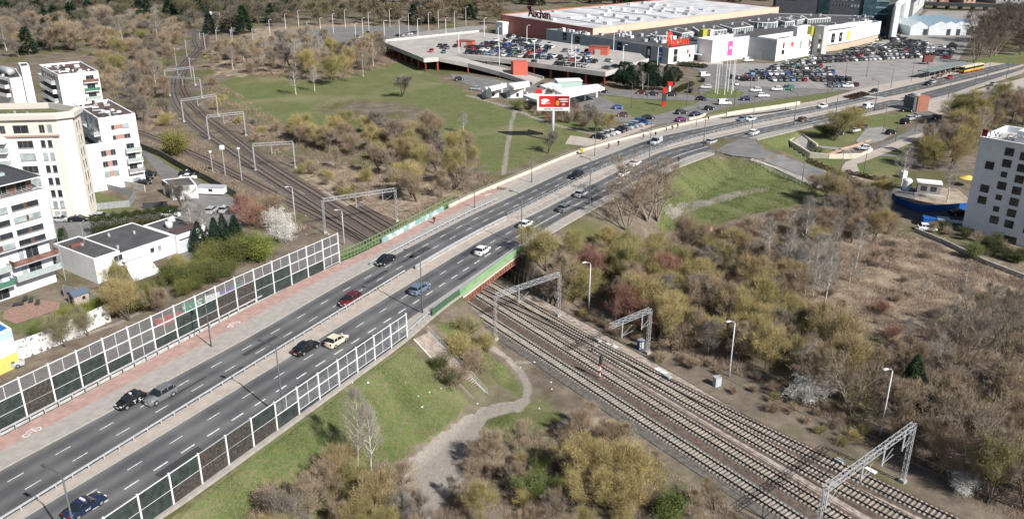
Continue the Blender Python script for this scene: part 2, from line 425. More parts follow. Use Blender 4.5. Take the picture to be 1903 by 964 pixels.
# ------------------------------------------------------------------ main road
def roadmat():
    m = bpy.data.materials.new('road_asphalt_with_tyre_polish'); m.use_nodes = True; nt = m.node_tree; N = nt.nodes; K = nt.links; b = N['Principled BSDF']
    b.inputs['Roughness'].default_value = .7; b.inputs['Specular IOR Level'].default_value = .35
    uv = N.new('ShaderNodeUVMap'); sx = N.new('ShaderNodeSeparateXYZ'); K.new(uv.outputs[0], sx.inputs[0])
    w = N.new('ShaderNodeMath'); w.operation = 'MULTIPLY'; w.inputs[1].default_value = 2 * math.pi * 3; K.new(sx.outputs[0], w.inputs[0])
    c = N.new('ShaderNodeMath'); c.operation = 'COSINE'; K.new(w.outputs[0], c.inputs[0])
    g = N.new('ShaderNodeNewGeometry'); t = N.new('ShaderNodeTexNoise'); t.inputs['Scale'].default_value = .16; t.inputs['Detail'].default_value = 7; K.new(g.outputs['Position'], t.inputs['Vector'])
    ad = N.new('ShaderNodeMath'); ad.operation = 'MULTIPLY_ADD'; ad.inputs[1].default_value = .15; K.new(c.outputs[0], ad.inputs[0]); K.new(t.outputs['Fac'], ad.inputs[2])
    r = N.new('ShaderNodeMapRange'); r.inputs[1].default_value = .3; r.inputs[2].default_value = .75; K.new(ad.outputs[0], r.inputs[0])
    mx = N.new('ShaderNodeMix'); mx.data_type = 'RGBA'; mx.inputs[6].default_value = (.088, .087, .088, 1); mx.inputs[7].default_value = (.165, .162, .159, 1); K.new(r.outputs[0], mx.inputs[0])
    t2 = N.new('ShaderNodeTexNoise'); t2.inputs['Scale'].default_value = 9; K.new(g.outputs['Position'], t2.inputs['Vector'])
    r2 = N.new('ShaderNodeMapRange'); r2.inputs[3].default_value = .8; r2.inputs[4].default_value = 1.2; K.new(t2.outputs['Fac'], r2.inputs[0])
    m2 = N.new('ShaderNodeMix'); m2.data_type = 'RGBA'; m2.blend_type = 'MULTIPLY'; m2.inputs[0].default_value = 1; K.new(mx.outputs[2], m2.inputs[6]); K.new(r2.outputs[0], m2.inputs[7])
    K.new(m2.outputs[2], b.inputs['Base Color']); return m
roadm = roadmat()
def ribbon(name, ea, eb, lift, m, s0=22, s1=470, step=3, fa=0, fb=1, kind='structure', uvm=False, thick=0.0, kf=None):
    S = np.arange(s0, s1 + .01, step); v = []; f = []; uvs = []
    for s in S:
        oa, ob = float(at(ea, s)), float(at(eb, s))
        for k_, fr in enumerate((fa, fb)):
            o = oa + (ob - oa) * fr; x, y = XY(s, o); v.append((x, y, float(zr(s)) + lift))
    for i in range(len(S) - 1): f.append((2 * i + 1, 2 * i + 3, 2 * i + 2, 2 * i))
    n = len(v)
    if thick:
        v += [(a, b, c - thick) for a, b, c in v]
        for i in range(len(S) - 1):
            f.append((2 * i, 2 * i + 2, n + 2 * i + 2, n + 2 * i)); f.append((2 * i + 3, 2 * i + 1, n + 2 * i + 1, n + 2 * i + 3))
        f.append((0, 1, n + 1, n)[::-1]); f.append((n - 2, n - 1, 2 * n - 1, 2 * n - 2))
    me = bpy.data.meshes.new(name); me.from_pydata(v, [], f); me.materials.append(m)
    if uvm:
        ul = me.uv_layers.new(name='UVMap')
        for lp in me.loops:
            vi = lp.vertex_index % n; ul.data[lp.index].uv = (vi % 2, (vi // 2) * .1)
    me.update(); o = bpy.data.objects.new(name, me); COL.objects.link(o)
    return tag(o, kind=kind)
ribbon('road', O1, O2, 0, roadm, uvm=True); ribbon('road', O3, O4, 0, roadm, uvm=True)
def shift(e, d): return (e[0], e[1] + d)
def frac(a, b, f): return (a[0], a[1] + (b[1] - a[1]) * f)
PK = frac(E0, O1, .40)
ribbon('pavement', PK, shift(O1, .15), .125, pave, s1=330, thick=.4)
pkr = ribbon('cycle_path', shift(E0, .4), PK, .121, pinkp, s1=168, thick=.4)
ribbon('pavement', shift(E0, .4), PK, .121, pave2, s0=168, s1=330, thick=.4)
ribbon('pavement', shift(E0, .4), shift(O1, .15), .125, pave2, s0=330, s1=470, thick=.4)
ribbon('kerb', shift(O1, .15), shift(O1, -.03), .13, kerbm, thick=.4)
ribbon('kerb', shift(O2, .03), shift(O2, -.15), .13, kerbm, thick=.4)
ribbon('median_paving', shift(O2, -.15), shift(O3, .15), .125, pave2, thick=.3)
ribbon('kerb', shift(O3, .15), shift(O3, -.03), .13, kerbm, thick=.4)
ribbon('kerb', shift(O4, .03), shift(O4, -.15), .13, kerbm, s1=225, thick=.4)
ribbon('pavement', shift(O4, -.15), shift(E5, -.5), .125, pave, s1=228, thick=.4)
ribbon('pavement', shift(O4, -.03), shift(E5, -.5), .125, pave, s0=252, s1=470, thick=.4)
# lane markings: road paint lying on the asphalt
def along(ea, eb, fr):
    S = np.arange(22, 470, .5); o = at(ea, S) + (at(eb, S) - at(ea, S)) * fr; x, y = XY(S, o)
    d = np.concatenate([[0], np.cumsum(np.hypot(np.diff(x), np.diff(y)))]); return S, x, y, d
mk = MB()
def stripe(ea, eb, fr, period, dash, phase, s0=22, s1=470, w=.14):
    S, x, y, d = along(ea, eb, fr); i0 = np.searchsorted(S, s0); i1 = min(np.searchsorted(S, s1), len(S) - 1)
    a = d[i0] + ((phase - S[i0]) % period if period else 0)
    while a < d[i1]:
        b = min(a + dash, d[i1]); n = max(1, int((b - a) / 3))
        t = np.linspace(a, b, n + 1); px_ = np.interp(t, d, x); py_ = np.interp(t, d, y); ss = np.interp(t, d, S)
        tx = np.gradient(px_) if n > 0 else 0; ty = np.gradient(py_); l = np.hypot(tx, ty); nx_, ny_ = -ty / l * w / 2, tx / l * w / 2
        for i in range(n):
            z0, z1 = float(zr(ss[i])) + .006, float(zr(ss[i + 1])) + .006
            mk.quad((px_[i] + nx_[i], py_[i] + ny_[i], z0), (px_[i] - nx_[i], py_[i] - ny_[i], z0), (px_[i + 1] - nx_[i + 1], py_[i + 1] - ny_[i + 1], z1), (px_[i + 1] + nx_[i + 1], py_[i + 1] + ny_[i + 1], z1))
        a += period if period else 1e9
stripe(O1, O2, .315, 6, 2, 42.8); stripe(O1, O2, .665, 6, 2, 42.95)
stripe(O3, O4, .30, 6, 2, 44.9, s1=345)
stripe(O3, O4, .645, 4, 2, 44.3, s1=143, w=.22)
stripe(O3, O4, .645, 0, 400, 0, s0=146, s1=168, w=.2)
stripe(O3, O4, .645, 4, 2, 44.3, s0=172, s1=212, w=.22)
stripe(O3, O4, .66, 0, 400, 0, s0=214, s1=246, w=.2)
stripe(O3, O4, .645, 6, 2, 44.3, s0=250, s1=350)
stripe(O1, O2, .03, 0, 800, 0, s0=300, s1=340, w=.12)
# zebra crossing at the far junction
for k in range(13):
    for e_a, e_b in ((O1, O2), (O3, O4)):
        o0 = float(at(e_a, 352)); o1 = float(at(e_b, 352)); f_ = (k + .5) / 13; o = o0 + (o1 - o0) * f_
        x, y = XY(352, o); mk.box((x, y, float(zr(352)) + .005), (4, .3, .003), math.atan2(DY, DX) - .5)
o = mk.build('road_markings', paint); tag(o, kind='structure')
# cycle symbols
def bike_symbol(px, py, sc=1.0):
    x, y = Ur(px, py); m = MB(); a = PHI; ca, sa = math.cos(a), math.sin(a); z = .131
    def P(u, v): return (x + (u * ca - v * sa) * sc, y + (u * sa + v * ca) * sc, z)
    for cu in (-.75, .75):
        for k in range(14):
            t0, t1 = 2 * math.pi * k / 14, 2 * math.pi * (k + 1) / 14
            m.quad(P(cu + .32 * math.cos(t0), .32 * math.sin(t0)), P(cu + .48 * math.cos(t0), .48 * math.sin(t0)), P(cu + .48 * math.cos(t1), .48 * math.sin(t1)), P(cu + .32 * math.cos(t1), .32 * math.sin(t1)))
    def ln(a_, b_, w=.1):
        d = (Vector(b_) - Vector(a_)); n_ = Vector((-d.y, d.x)).normalized() * w / 2
        m.quad(P(a_[0] + n_.x, a_[1] + n_.y), P(a_[0] - n_.x, a_[1] - n_.y), P(b_[0] - n_.x, b_[1] - n_.y), P(b_[0] + n_.x, b_[1] + n_.y))
    for a_, b_ in (((-.75, 0), (-.3, .7)), ((-.3, .7), (.5, .65)), ((-.05, 0), (.5, .65)), ((-.75, 0), (-.05, 0)), ((-.05, 0), (-.35, .85)), ((.75, 0), (.45, .95))): ln(a_, b_)
    for i in range(len(m.v)): pass
    o = m.build('cycle_symbol', paint); tag(o, kind='structure')
for p in ((60, 804), (435, 604), (908, 363)): bike_symbol(*p, 1.0)

# ------------------------------------------------------------------ side roads and lots (sheets draped on the ground)
def sheet(name, px, m, lift=.05, z=None, step=6):
    """flat polygon draped on the terrain; concave polygons are triangulated and refined"""
    w = [G(*p)[:2] if z is None else U(p[0], p[1], z) for p in px]
    bm = bmesh.new(); vs = [bm.verts.new((a[0], a[1], 0)) for a in w]; f = bm.faces.new(vs)
    if f.normal.z < 0 or True:
        f.normal_update()
        if f.normal.z < 0: f.normal_flip()
    bmesh.ops.triangulate(bm, faces=[f])
    for _ in range(6):
        L_ = [e for e in bm.edges if e.calc_length() > step]
        if not L_: break
        bmesh.ops.subdivide_edges(bm, edges=L_, cuts=1); bmesh.ops.triangulate(bm, faces=[g for g in bm.faces if len(g.verts) > 3])
    xs = np.array([v.co.x for v in bm.verts]); ys_ = np.array([v.co.y for v in bm.verts])
    zz = TZ(xs, ys_) + lift if z is None else np.full(len(xs), z + lift)
    for v, q_ in zip(bm.verts, zz): v.co.z = float(q_)
    bmesh.ops.recalc_face_normals(bm, faces=bm.faces)
    me = bpy.data.meshes.new(name); bm.to_mesh(me); bm.free(); me.materials.append(m)
    if sum(p.normal.z for p in me.polygons) < 0: me.flip_normals()
    o = bpy.data.objects.new(name, me); COL.objects.link(o); return tag(o, kind='structure')
# left yard street and car parks
sheet('yard_street', [(95,400),(160,410),(250,398),(330,392),(460,385),(470,400),(440,430),(360,440),(300,470),(330,500),(380,470),(400,455),(385,440),(330,402),(200,408),(160,450),(140,465),(105,480),(95,440)], asphalt2, .06)
sheet('parking_lot', [(108,402),(160,412),(210,402),(260,396),(330,388),(355,382),(340,372),(300,330),(262,283),(272,281),(330,318),(385,345),(440,372),(462,385),(440,420),(380,400),(300,402),(225,412),(165,420),(158,450),(115,478)], asphalt2, .07)
sheet('parking_lot', [(365,440),(455,440),(455,485),(380,500),(340,490),(350,470)], asphalt2, .06)
# mall side
sheet('parking_lot', [(1378,160),(1345,120),(1440,118),(1540,106),(1640,76),(1668,70),(1725,20),(1860,22),(1820,60),(1800,80),(1772,128),(1700,146),(1640,160),(1585,168),(1560,166),(1450,163)], lotasph, .05)
sheet('slip_road', [(1175,222),(1230,212),(1290,196),(1305,182),(1298,168),(1310,150),(1300,132),(1262,120),(1345,120),(1378,160),(1450,164),(1560,167),(1585,168),(1560,170),(1500,178),(1440,184),(1400,192),(1355,197),(1330,206),(1310,214),(1280,222),(1230,232),(1205,232)], asphalt2, .09)
sheet('slip_road', [(1165,168),(1290,178),(1292,188),(1180,184),(1110,176),(1060,172),(1062,166)], asphalt2, .12)
sheet('station_forecourt', [(840,148),(870,158),(900,172),(960,182),(1050,196),(1110,216),(1140,226),(1205,232),(1180,222),(1165,210),(1150,196),(1112,178),(1060,168),(985,158),(905,146),(870,140),(838,138)], asphalt2, .10)
sheet('parking_strip', [(1060,252),(1100,258),(1145,250),(1210,226),(1225,230),(1150,258),(1090,272),(1050,268)], pave2, .05)
sheet('forecourt', [(1180,112),(1262,122),(1345,121),(1340,112),(1280,118),(1240,124)], pave2, .08)
sheet('roundabout_island', [(1305,175),(1322,167),(1350,165),(1382,172),(1380,180),(1345,184),(1312,182)], mat('lawn', (.12,.15,.05), 1, .35, .8), .14)
sheet('overflow_lot', [(470,95),(520,60),(600,52),(760,48),(800,58),(720,78),(690,92),(560,88)], asphalt2, .05)
sheet('service_road', [(700,82),(760,62),(860,50),(905,48),(905,55),(860,60),(780,72),(720,86)], lotasph, .08)
# right side junction and roads
def ribbon2(name, L3, w, m, lift=.0, kind='structure'):
    v = []; f = []
    P = [Vector(p) for p in L3]
    Q = []
    for i in range(len(P) - 1):
        n = max(1, int((P[i + 1] - P[i]).length / 3))
        for k in range(n): Q.append(P[i].lerp(P[i + 1], k / n))
    Q.append(P[-1])
    A = np.array([tuple(q) for q in Q]); 
    for _ in range(6): A[1:-1] = (A[:-2] + A[1:-1] * 2 + A[2:]) / 4
    for i in range(len(A)):
        d = A[min(i + 1, len(A) - 1)] - A[max(i - 1, 0)]; l = math.hypot(d[0], d[1]); nx_, ny_ = -d[1] / l * w / 2, d[0] / l * w / 2
        v += [(A[i][0] + nx_, A[i][1] + ny_, A[i][2] + lift), (A[i][0] - nx_, A[i][1] - ny_, A[i][2] + lift)]
    for i in range(len(A) - 1): f.append((2 * i + 1, 2 * i + 3, 2 * i + 2, 2 * i))
    me = bpy.data.meshes.new(name); me.from_pydata(v, [], f); me.materials.append(m); me.update()
    o = bpy.data.objects.new(name, me); COL.objects.link(o); return tag(o, kind=kind)
J = list(RAMP_A)
sheet('side_road', [(1402,276),(1440,286),(1500,308),(1560,328),(1640,341),(1645,360),(1560,353),(1500,333),(1450,312),(1400,294)], asphalt2, .17, step=4)
sheet('pavement', [(1398,295),(1450,313),(1500,334),(1545,352),(1538,357),(1490,338),(1440,314),(1392,299)], pave, .2, step=4)
sheet('side_road', [(1640,344),(1700,352),(1700,372),(1640,360)], asphalt2, .1)
sheet('side_road', [(1655,372),(1700,384),(1760,396),(1800,402),(1800,420),(1720,415),(1660,398)], asphalt, .08)
sheet('junction', [(1330,282),(1352,268),(1395,260),(1408,268),(1425,284),(1425,296),(1395,294),(1360,290)], asphalt2, .16)
sheet('side_road', [(1700,292),(1640,292),(1600,296),(1560,300),(1600,286),(1640,268),(1700,238),(1735,222),(1690,205),(1665,202),(1700,196),(1720,205),(1750,222),(1790,218),(1780,232),(1745,240),(1700,262),(1650,284)], asphalt2, .12)
sheet('footpath', [(1560,318),(1580,300),(1620,282),(1690,254),(1740,240),(1745,246),(1700,264),(1640,288),(1592,306),(1600,330),(1650,340),(1640,346),(1585,336)], pave2, .16)
sheet('plaza', [(1640,205),(1690,196),(1760,182),(1903,145),(1903,180),(1800,200),(1745,214),(1720,205),(1690,205)], pave2, .10)
sheet('car_bay', [(1590,262),(1610,240),(1640,236),(1660,250),(1640,262),(1600,272)], lotasph, .14)
sheet('underpass_floor', [(1473,264),(1490,252),(1518,271),(1598,278),(1598,286),(1507,286)], lotasph, .1)
sheet('bare_yard', [(1690,372),(1690,352),(1710,345),(1780,352),(1800,370),(1795,384),(1740,378)], mat('sandy_soil', (.36,.29,.22), 1, .2, .5), .06)

# ------------------------------------------------------------------ railway
def ballast_m(name, a, b, sc=1.4): return mat(name, a, 1, col2=b, nscale=sc, detail=8, nlo=.38, nhi=.62)
bal_g = ballast_m('grey_ballast', (.10,.092,.08), (.16,.147,.128)); bal_b = ballast_m('rusty_ballast', (.095,.07,.058), (.155,.115,.092)); bal_l = ballast_m('pale_ballast', (.26,.21,.175), (.44,.375,.32))
railm = mat('rail_steel', (.035,.026,.022), .6, metal=.3); slc = mat('concrete_sleeper', (.36,.325,.28), .9, .22, 1.2); sld = mat('dark_sleeper', (.14,.115,.10), .9, .2, 1.5)
def polyl(pl, step):
    P = np.array(pl, float); A = [P[0]]
    d = np.concatenate([[0], np.cumsum(np.hypot(*np.diff(P, axis=0).T))]); t = np.arange(0, d[-1], 2.0)
    X = np.interp(t, d, P[:, 0]); Y = np.interp(t, d, P[:, 1]); k = np.hanning(17); k /= k.sum()
    Xp = np.pad(X, 8, mode='reflect', reflect_type='odd'); Yp = np.pad(Y, 8, mode='reflect', reflect_type='odd')
    X = np.convolve(Xp, k, mode='valid'); Y = np.convolve(Yp, k, mode='valid')
    d = np.concatenate([[0], np.cumsum(np.hypot(np.diff(X), np.diff(Y)))]); t = np.arange(0, d[-1], step)
    return np.stack([np.interp(t, d, X), np.interp(t, d, Y)], 1)
def track_bed(pl, w, m, z):
    A = polyl(pl, 3.0); v = []; f = []
    for i in range(len(A)):
        d = A[min(i + 1, len(A) - 1)] - A[max(i - 1, 0)]; d /= np.hypot(*d); n_ = np.array((-d[1], d[0]))
        for o_, zz in ((w / 2 + .9, -.5), (w / 2, 0), (-w / 2, 0), (-w / 2 - .9, -.5)): v.append((A[i][0] + n_[0] * o_, A[i][1] + n_[1] * o_, z + zz))
    for i in range(len(A) - 1):
        for j in range(3): f.append((4 * i + j + 1, 4 * i + j + 5, 4 * i + j + 4, 4 * i + j)[::-1])
    me = bpy.data.meshes.new('ballast_bed'); me.from_pydata(v, [], f); me.materials.append(m); me.update()
    if sum(p.normal.z for p in me.polygons) < 0: me.flip_normals()
    o = bpy.data.objects.new('ballast_bed', me); COL.objects.link(o); return tag(o, kind='structure')
lab = {'A': ('pair of rails on pale sleepers in grey ballast, track nearest the dirt path', bal_g, slc),
       'B': ('pair of rails on pale sleepers in brown ballast, second track from the dirt path', bal_b, slc),
       'D': ('track beside the thicket on the outer side of the pale ballast, with dark rails', bal_b, slc),
       'C': ('track branching off between the pale ballast and the second track', bal_b, slc),
       'S': ('siding beside the yard fence behind the white garage', bal_b, sld),
       'X': ('short crossover rails in pale ballast just past the bridge', bal_l, sld)}
cube_sl = L(); cube_sl.box((0, 0, -.11), (2.6, .25, .13)); 
for zi, (k_, (lb, bm_, sm)) in enumerate(lab.items()):
    z0 = -7.02 + .005 * zi
    track_bed(TR[k_], {'A': 3.5, 'B': 3.9, 'D': 3.6, 'C': 3.2, 'S': 3.2, 'X': 3.0}[k_], bm_, z0)
    A = polyl(TR[k_], .6); base = A[len(A) // 2]
    t = empty('railway_track', (base[0], base[1], -7), 0, lb, 'railway track', 'railway tracks')
    Rr = polyl(TR[k_], 3.0)
    for sgn in (-1, 1):
        m = MB(); pts = []
        for i in range(len(Rr)):
            d = Rr[min(i + 1, len(Rr) - 1)] - Rr[max(i - 1, 0)]; d /= np.hypot(*d); pts.append((Rr[i][0] - d[1] * .7525 * sgn, Rr[i][1] + d[0] * .7525 * sgn, -6.86))
        for a_, b_ in zip(pts[:-1], pts[1:]): m.bar(a_, b_, .15, .17)
        m.build('rail', railm, t)
    vis = []
    for i in range(len(A) - 1):
        d = A[i + 1] - A[i]; an = math.atan2(d[1], d[0]) - math.pi / 2; vis.append((math.hypot(A[i][0], A[i][1] - 80), A[i][0], A[i][1], an))
    vis.sort(); mesh0 = None; stf = MB(); stn = MB()
    for i, (dd, x, y, an) in enumerate(vis):
        if i < 100 and k_ in 'ABD' :
            if mesh0 is None:
                o = L(); o.box((0, 0, -.11), (2.6, .25, .13)); o = o.build('sleeper', sm); mesh0 = o.data
            else:
                o = bpy.data.objects.new('sleeper', mesh0); COL.objects.link(o)
            setp(o, t); o.location = (x - t.location[0], y - t.location[1], -6.87 + 7 - .05); o.rotation_euler = (0, 0, an)
        elif y < 330: (stn if y < 168 and k_ in 'ABDC' else stf).box((x, y, -7.03), (2.6, .25, .13), an)
    for b_, m_ in ((stf, sld), (stn, sm)):
        if b_.v: so_ = b_.build('sleepers', m_, t); so_['kind'] = 'stuff'
# broad ballast floor between the tracks under and in front of the bridge
v = []
fb = MB()
for r in range(-200, 30, 6):
    for q0, q1, mi in ((73.1, 74, 0), (77.8, 78.5, 1), (82.2, 83.6, 2), (86, 89.2, 2) if r > -125 else (86, 87, 1)):
        a, b, c_, d_ = qr(q0, r), qr(q1, r), qr(q1, r + 6), qr(q0, r + 6)
        fb.quad(a + (-7.06,), b + (-7.06,), c_ + (-7.06,), d_ + (-7.06,), mi)
o = fb.build('ballast_floor', [bal_g, bal_b, bal_l], fixn=True)
if sum(p.normal.z for p in o.data.polygons) < 0: o.data.flip_normals()
tag(o, kind='structure')
# contact and carrier wires along the main tracks
for k_, q0 in (('A', 75.9), ('B', 80.4), ('D', 85.2)):
    a = qr(q0, -215); r = empty('overhead_wire', (*a, -1.5), 0, 'thin overhead wires strung along the %s track' % {'A': 'nearest', 'B': 'second', 'D': 'outer'}[k_], 'wire', 'overhead wires')
    P = polyl(TR[k_], 6.0)
    for nm, z0, sag in (('contact_wire', -1.5, 0), ('carrier_wire', -.1, .5)):
        m = MB()
        for i in range(len(P) - 1): m.bar((*P[i], z0 - sag * math.sin(i * .3) ** 2), (*P[i + 1], z0 - sag * math.sin((i + 1) * .3) ** 2), .045)
        m.build(nm, darkm, r)
# tar patches, manhole cover and dark discs; one paints a lamp head's shadow
rq = random.Random(3); m = MB()
for i in range(26):
    s = rq.uniform(42, 330); e_a, e_b = rq.choice(((O1, O2), (O3, O4))); f_ = rq.choice((.16, .5, .83)); o = float(at(e_a, s)); o += (float(at(e_b, s)) - o) * f_; x, y = XY(s, o); m.box((x, y, float(zr(s)) + .003), (rq.uniform(1.5, 7), rq.uniform(.35, 1.6), .003), PHI - max(0, s - 150) * .0042)
o = m.build('tar_patches', mat('tar_patch', (.055,.055,.058), .8, .1, 2)); tag(o, kind='structure')
for px, py in ((450,684),(700,538),(668,577),(887,429),(1018,357)):
    x, y = Ur(px, py); m = MB(); m.tube([(x, y, .0), (x, y, .135 if px != 668 else .01)], .35, 14); o = m.build('manhole_cover', darkm); tag(o, 'round dark manhole cover set in the road %s' % {450: 'median at the lower left', 700: 'median by the blue estate car', 668: 'surface near the maroon saloon', 887: 'median over the bridge', 1018: 'median past the bridge'}[px], 'manhole cover')
# ------------------------------------------------------------------ bridge
def so3(s, o, z): x, y = XY(s, o); return (x, y, z)
def q_s(e, q):                                   # s where the edge e crosses rail coordinate q
    S = np.arange(60, 190, .25); o = at(e, S); x, y = XY(S, o); return float(np.interp(q, x * QX + y * QY, S))
sL0, sL1 = q_s(E0, QA), q_s(E0, QB); sR0, sR1 = q_s(E5, QA), q_s(E5, QB)
green = mat('green_paint', (.17,.30,.12), .6, .12, .7); greenb = mat('bright_green_panel', (.21,.42,.17), .6, .15, .5); cream = mat('cream_concrete', (.62,.56,.46), .8, .1, .6)
redst = mat('rusty_red_steel', (.27,.12,.09), .7, .25, .8); graf = mat('teal_graffiti', (.22,.38,.37), .8, col2=(.55,.58,.55), nscale=.75, detail=4, nlo=.48, nhi=.54)
whgraf = mat('scribbled_white_wall', (.66,.65,.62), .9, col2=(.12,.12,.13), nscale=1.6, detail=6, nlo=.58, nhi=.62)
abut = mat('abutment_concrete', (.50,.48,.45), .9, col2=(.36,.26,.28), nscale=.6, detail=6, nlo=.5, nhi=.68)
br = empty('road_bridge', so3((sR0 + sR1) / 2, float(at(E5, (sR0 + sR1) / 2)), -1), 0, 'road bridge over the railway with green side panels above a rusty red girder', 'bridge')
m = MB(); P = []
for e in (E5, E0):
    for s in np.linspace(q_s(e, QA - 1.5), q_s(e, QB + 1.5), 12)[::(1 if e is E5 else -1)]:
        P.append(XY(s, float(at(e, s)) + (.2 if e is E5 else -.1)))
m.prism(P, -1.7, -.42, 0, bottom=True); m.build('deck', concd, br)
def edge_pts(e, s0, s1, off, n=14): return [XY(s, float(at(e, s)) + off) for s in np.linspace(s0, s1, n)]
def side_strip(pts, z0, z1, w, m, mi=0):
    for a, b in zip(pts[:-1], pts[1:]): m.bar((a[0], a[1], (z0 + z1) / 2), (b[0], b[1], (z0 + z1) / 2), w, z1 - z0, mi)
sRa, sRb = sR0 - 1.0, sR1 + 1.0
ep = edge_pts(E5, sRa, sRb, -.15)
m = MB(); side_strip(ep, -.95, -.55, .5, m); m.build('edge_beam', cream, br)
m = MB(); side_strip(edge_pts(E5, sRa, sRb, .15), -2.1, -1.0, .25, m); side_strip(edge_pts(E5, sRa, sRb, -.02), -1.42, -1.32, .5, m); side_strip(edge_pts(E5, sRa, sRb, -.02), -2.2, -2.08, .6, m)
for a in edge_pts(E5, sRa, sRb, -.05, 26): m.box((a[0], a[1], -2.1), (.12, .3, 1.1), PHI)
m.build('girder', redst, br)
pp = edge_pts(E5, sRa, sRb, -.42, 27)
for a, b in zip(pp[:-1], pp[1:]):
    m = MB(); m.bar((a[0], a[1], .2), (b[0], b[1], .2), .05, 1.55); m.bar((a[0], a[1], .2), (a[0], a[1] + .001, .2), .09, 1.6); m.build('side_panel', greenb, br)
m = MB(); side_strip(edge_pts(E5, sRa - 8, sRb, .05, 30), 1.12, 1.2, .08, m); side_strip(edge_pts(E5, sRa - 8, sRb, .05, 30), .62, .67, .05, m)
bz = edge_pts(E5, sRa - 8, sRb, .05, 70)
for i, a in enumerate(bz):
    m.bar((a[0], a[1], .1), (a[0], a[1], 1.15), .05)
    if i: m.bar((bz[i - 1][0], bz[i - 1][1], .15), (a[0], a[1], 1.1), .04)
m.build('railing', galv, br)
# abutments along the railway
for qv, nm in ((QA, 'near'), (QB, 'far')):
    a0 = XY(q_s(E5, qv), float(at(E5, q_s(E5, qv)))); a1 = XY(q_s(E0, qv), float(at(E0, q_s(E0, qv))))
    sg = -1 if nm == 'near' else 1; w = 1.2; nrm = (QX * sg * w, QY * sg * w)
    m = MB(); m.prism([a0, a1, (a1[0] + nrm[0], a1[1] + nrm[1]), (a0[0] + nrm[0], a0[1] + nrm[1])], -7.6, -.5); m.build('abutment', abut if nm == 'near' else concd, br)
m = MB(); wp = edge_pts(E5, sR0 - 9.5, sR0 + .2, .0, 8); side_strip(wp, -7.4, -.2, .5, m); m.build('wing_wall', abut, br)
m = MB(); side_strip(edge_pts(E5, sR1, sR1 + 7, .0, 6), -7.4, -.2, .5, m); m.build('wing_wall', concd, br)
m = MB(); side_strip(edge_pts(E5, sR0 - 10, sR0 - 1, -.3, 9), 1.18, 1.26, .08, m)
for a in edge_pts(E5, sR0 - 10, sR0 - 1, -.3, 9): m.bar((a[0], a[1], -.2), (a[0], a[1], 1.2), .07)
side_strip(edge_pts(E5, sR0 - 10, sR0 - 1, -.3, 9), -.1, 1.1, .02, m)
m.build('mesh_railing', mat('dark_green_mesh', (.06,.13,.07), .7, .3, 5), br)
# left side: graffiti parapet and green bridge railing
m = MB(); side_strip(edge_pts(E0, sL0, sL1, .35, 16), -.5, 1.15, .3, m); m.build('graffiti_parapet', graf, br)
m = MB(); side_strip(edge_pts(E0, sL0, sL1, .25, 16), -2.0, -.5, .7, m); m.build('edge_beam', cream, br)
sGa, sGb = 113.5, SO(*Ur(850, 380))[0]
gr = empty('green_railing', so3(sGa, float(at(E0, sGa)) + 1, 0), 0, 'tall green steel railing behind the teal graffiti parapet on the bridge', 'railing')
gp = edge_pts(E0, sGa, sGb, 1.15, 44)
for i, (a, b) in enumerate(zip(gp[:-1], gp[1:])):
    m = MB(); m.bar((a[0], a[1], -.6), (a[0], a[1], 1.9), .1); m.build('post', green, gr)
for z_ in (1.9, 1.0, .15):
    m = MB(); side_strip(gp, z_ - .05, z_ + .05, .09, m); m.build('rail', green, gr)
m = MB()
for a in edge_pts(E0, sGa, sGb, 1.15, 200): m.bar((a[0], a[1], .15), (a[0], a[1], 1.0), .03)
m.build('bars', green, gr)
# white "10" in the graffiti
def text_mesh(name, body, size, mtl, loc, rot, ext=.02, parent=None, align='CENTER', bevel=0, sx=1.0):
    cu = bpy.data.curves.new(name, 'FONT'); cu.body = body; cu.size = size; cu.extrude = ext; cu.align_x = align; cu.align_y = 'CENTER'; cu.offset = bevel
    tmp = bpy.data.objects.new(name + '_curve', cu); COL.objects.link(tmp)
    bpy.context.view_layer.update()
    me = bpy.data.meshes.new_from_object(tmp.evaluated_get(bpy.context.evaluated_depsgraph_get()))
    bpy.data.objects.remove(tmp); bpy.data.curves.remove(cu)
    me.name = name; me.materials.clear(); me.materials.append(mtl)
    o = bpy.data.objects.new(name, me); COL.objects.link(o); o.location = loc; o.rotation_euler = rot; o.scale = (sx, 1, 1)
    if parent is not None:
        o.location = Vector(loc) - parent.location if parent.rotation_euler[2] == 0 else parent.matrix_basis.inverted() @ Vector(loc)
        setp(o, parent)
    return o
wpaint = mat('white_paint', (.78,.78,.76), .7); redp = mat('red_sign_paint', (.60,.025,.02), .5); blackp = mat('black_paint', (.02,.02,.022), .5)
def along_rot(e, s):
    a = XY(s - 1, float(at(e, s - 1))); b = XY(s + 1, float(at(e, s + 1))); return math.atan2(b[1] - a[1], b[0] - a[0])
s10 = sL0 + 5.5; x, y = XY(s10, float(at(E0, s10)) + .19)
text_mesh('graffiti_number', '10', 1.5, wpaint, (x, y, .35), (math.pi / 2, 0, along_rot(E0, s10)), .01, br, bevel=.03)

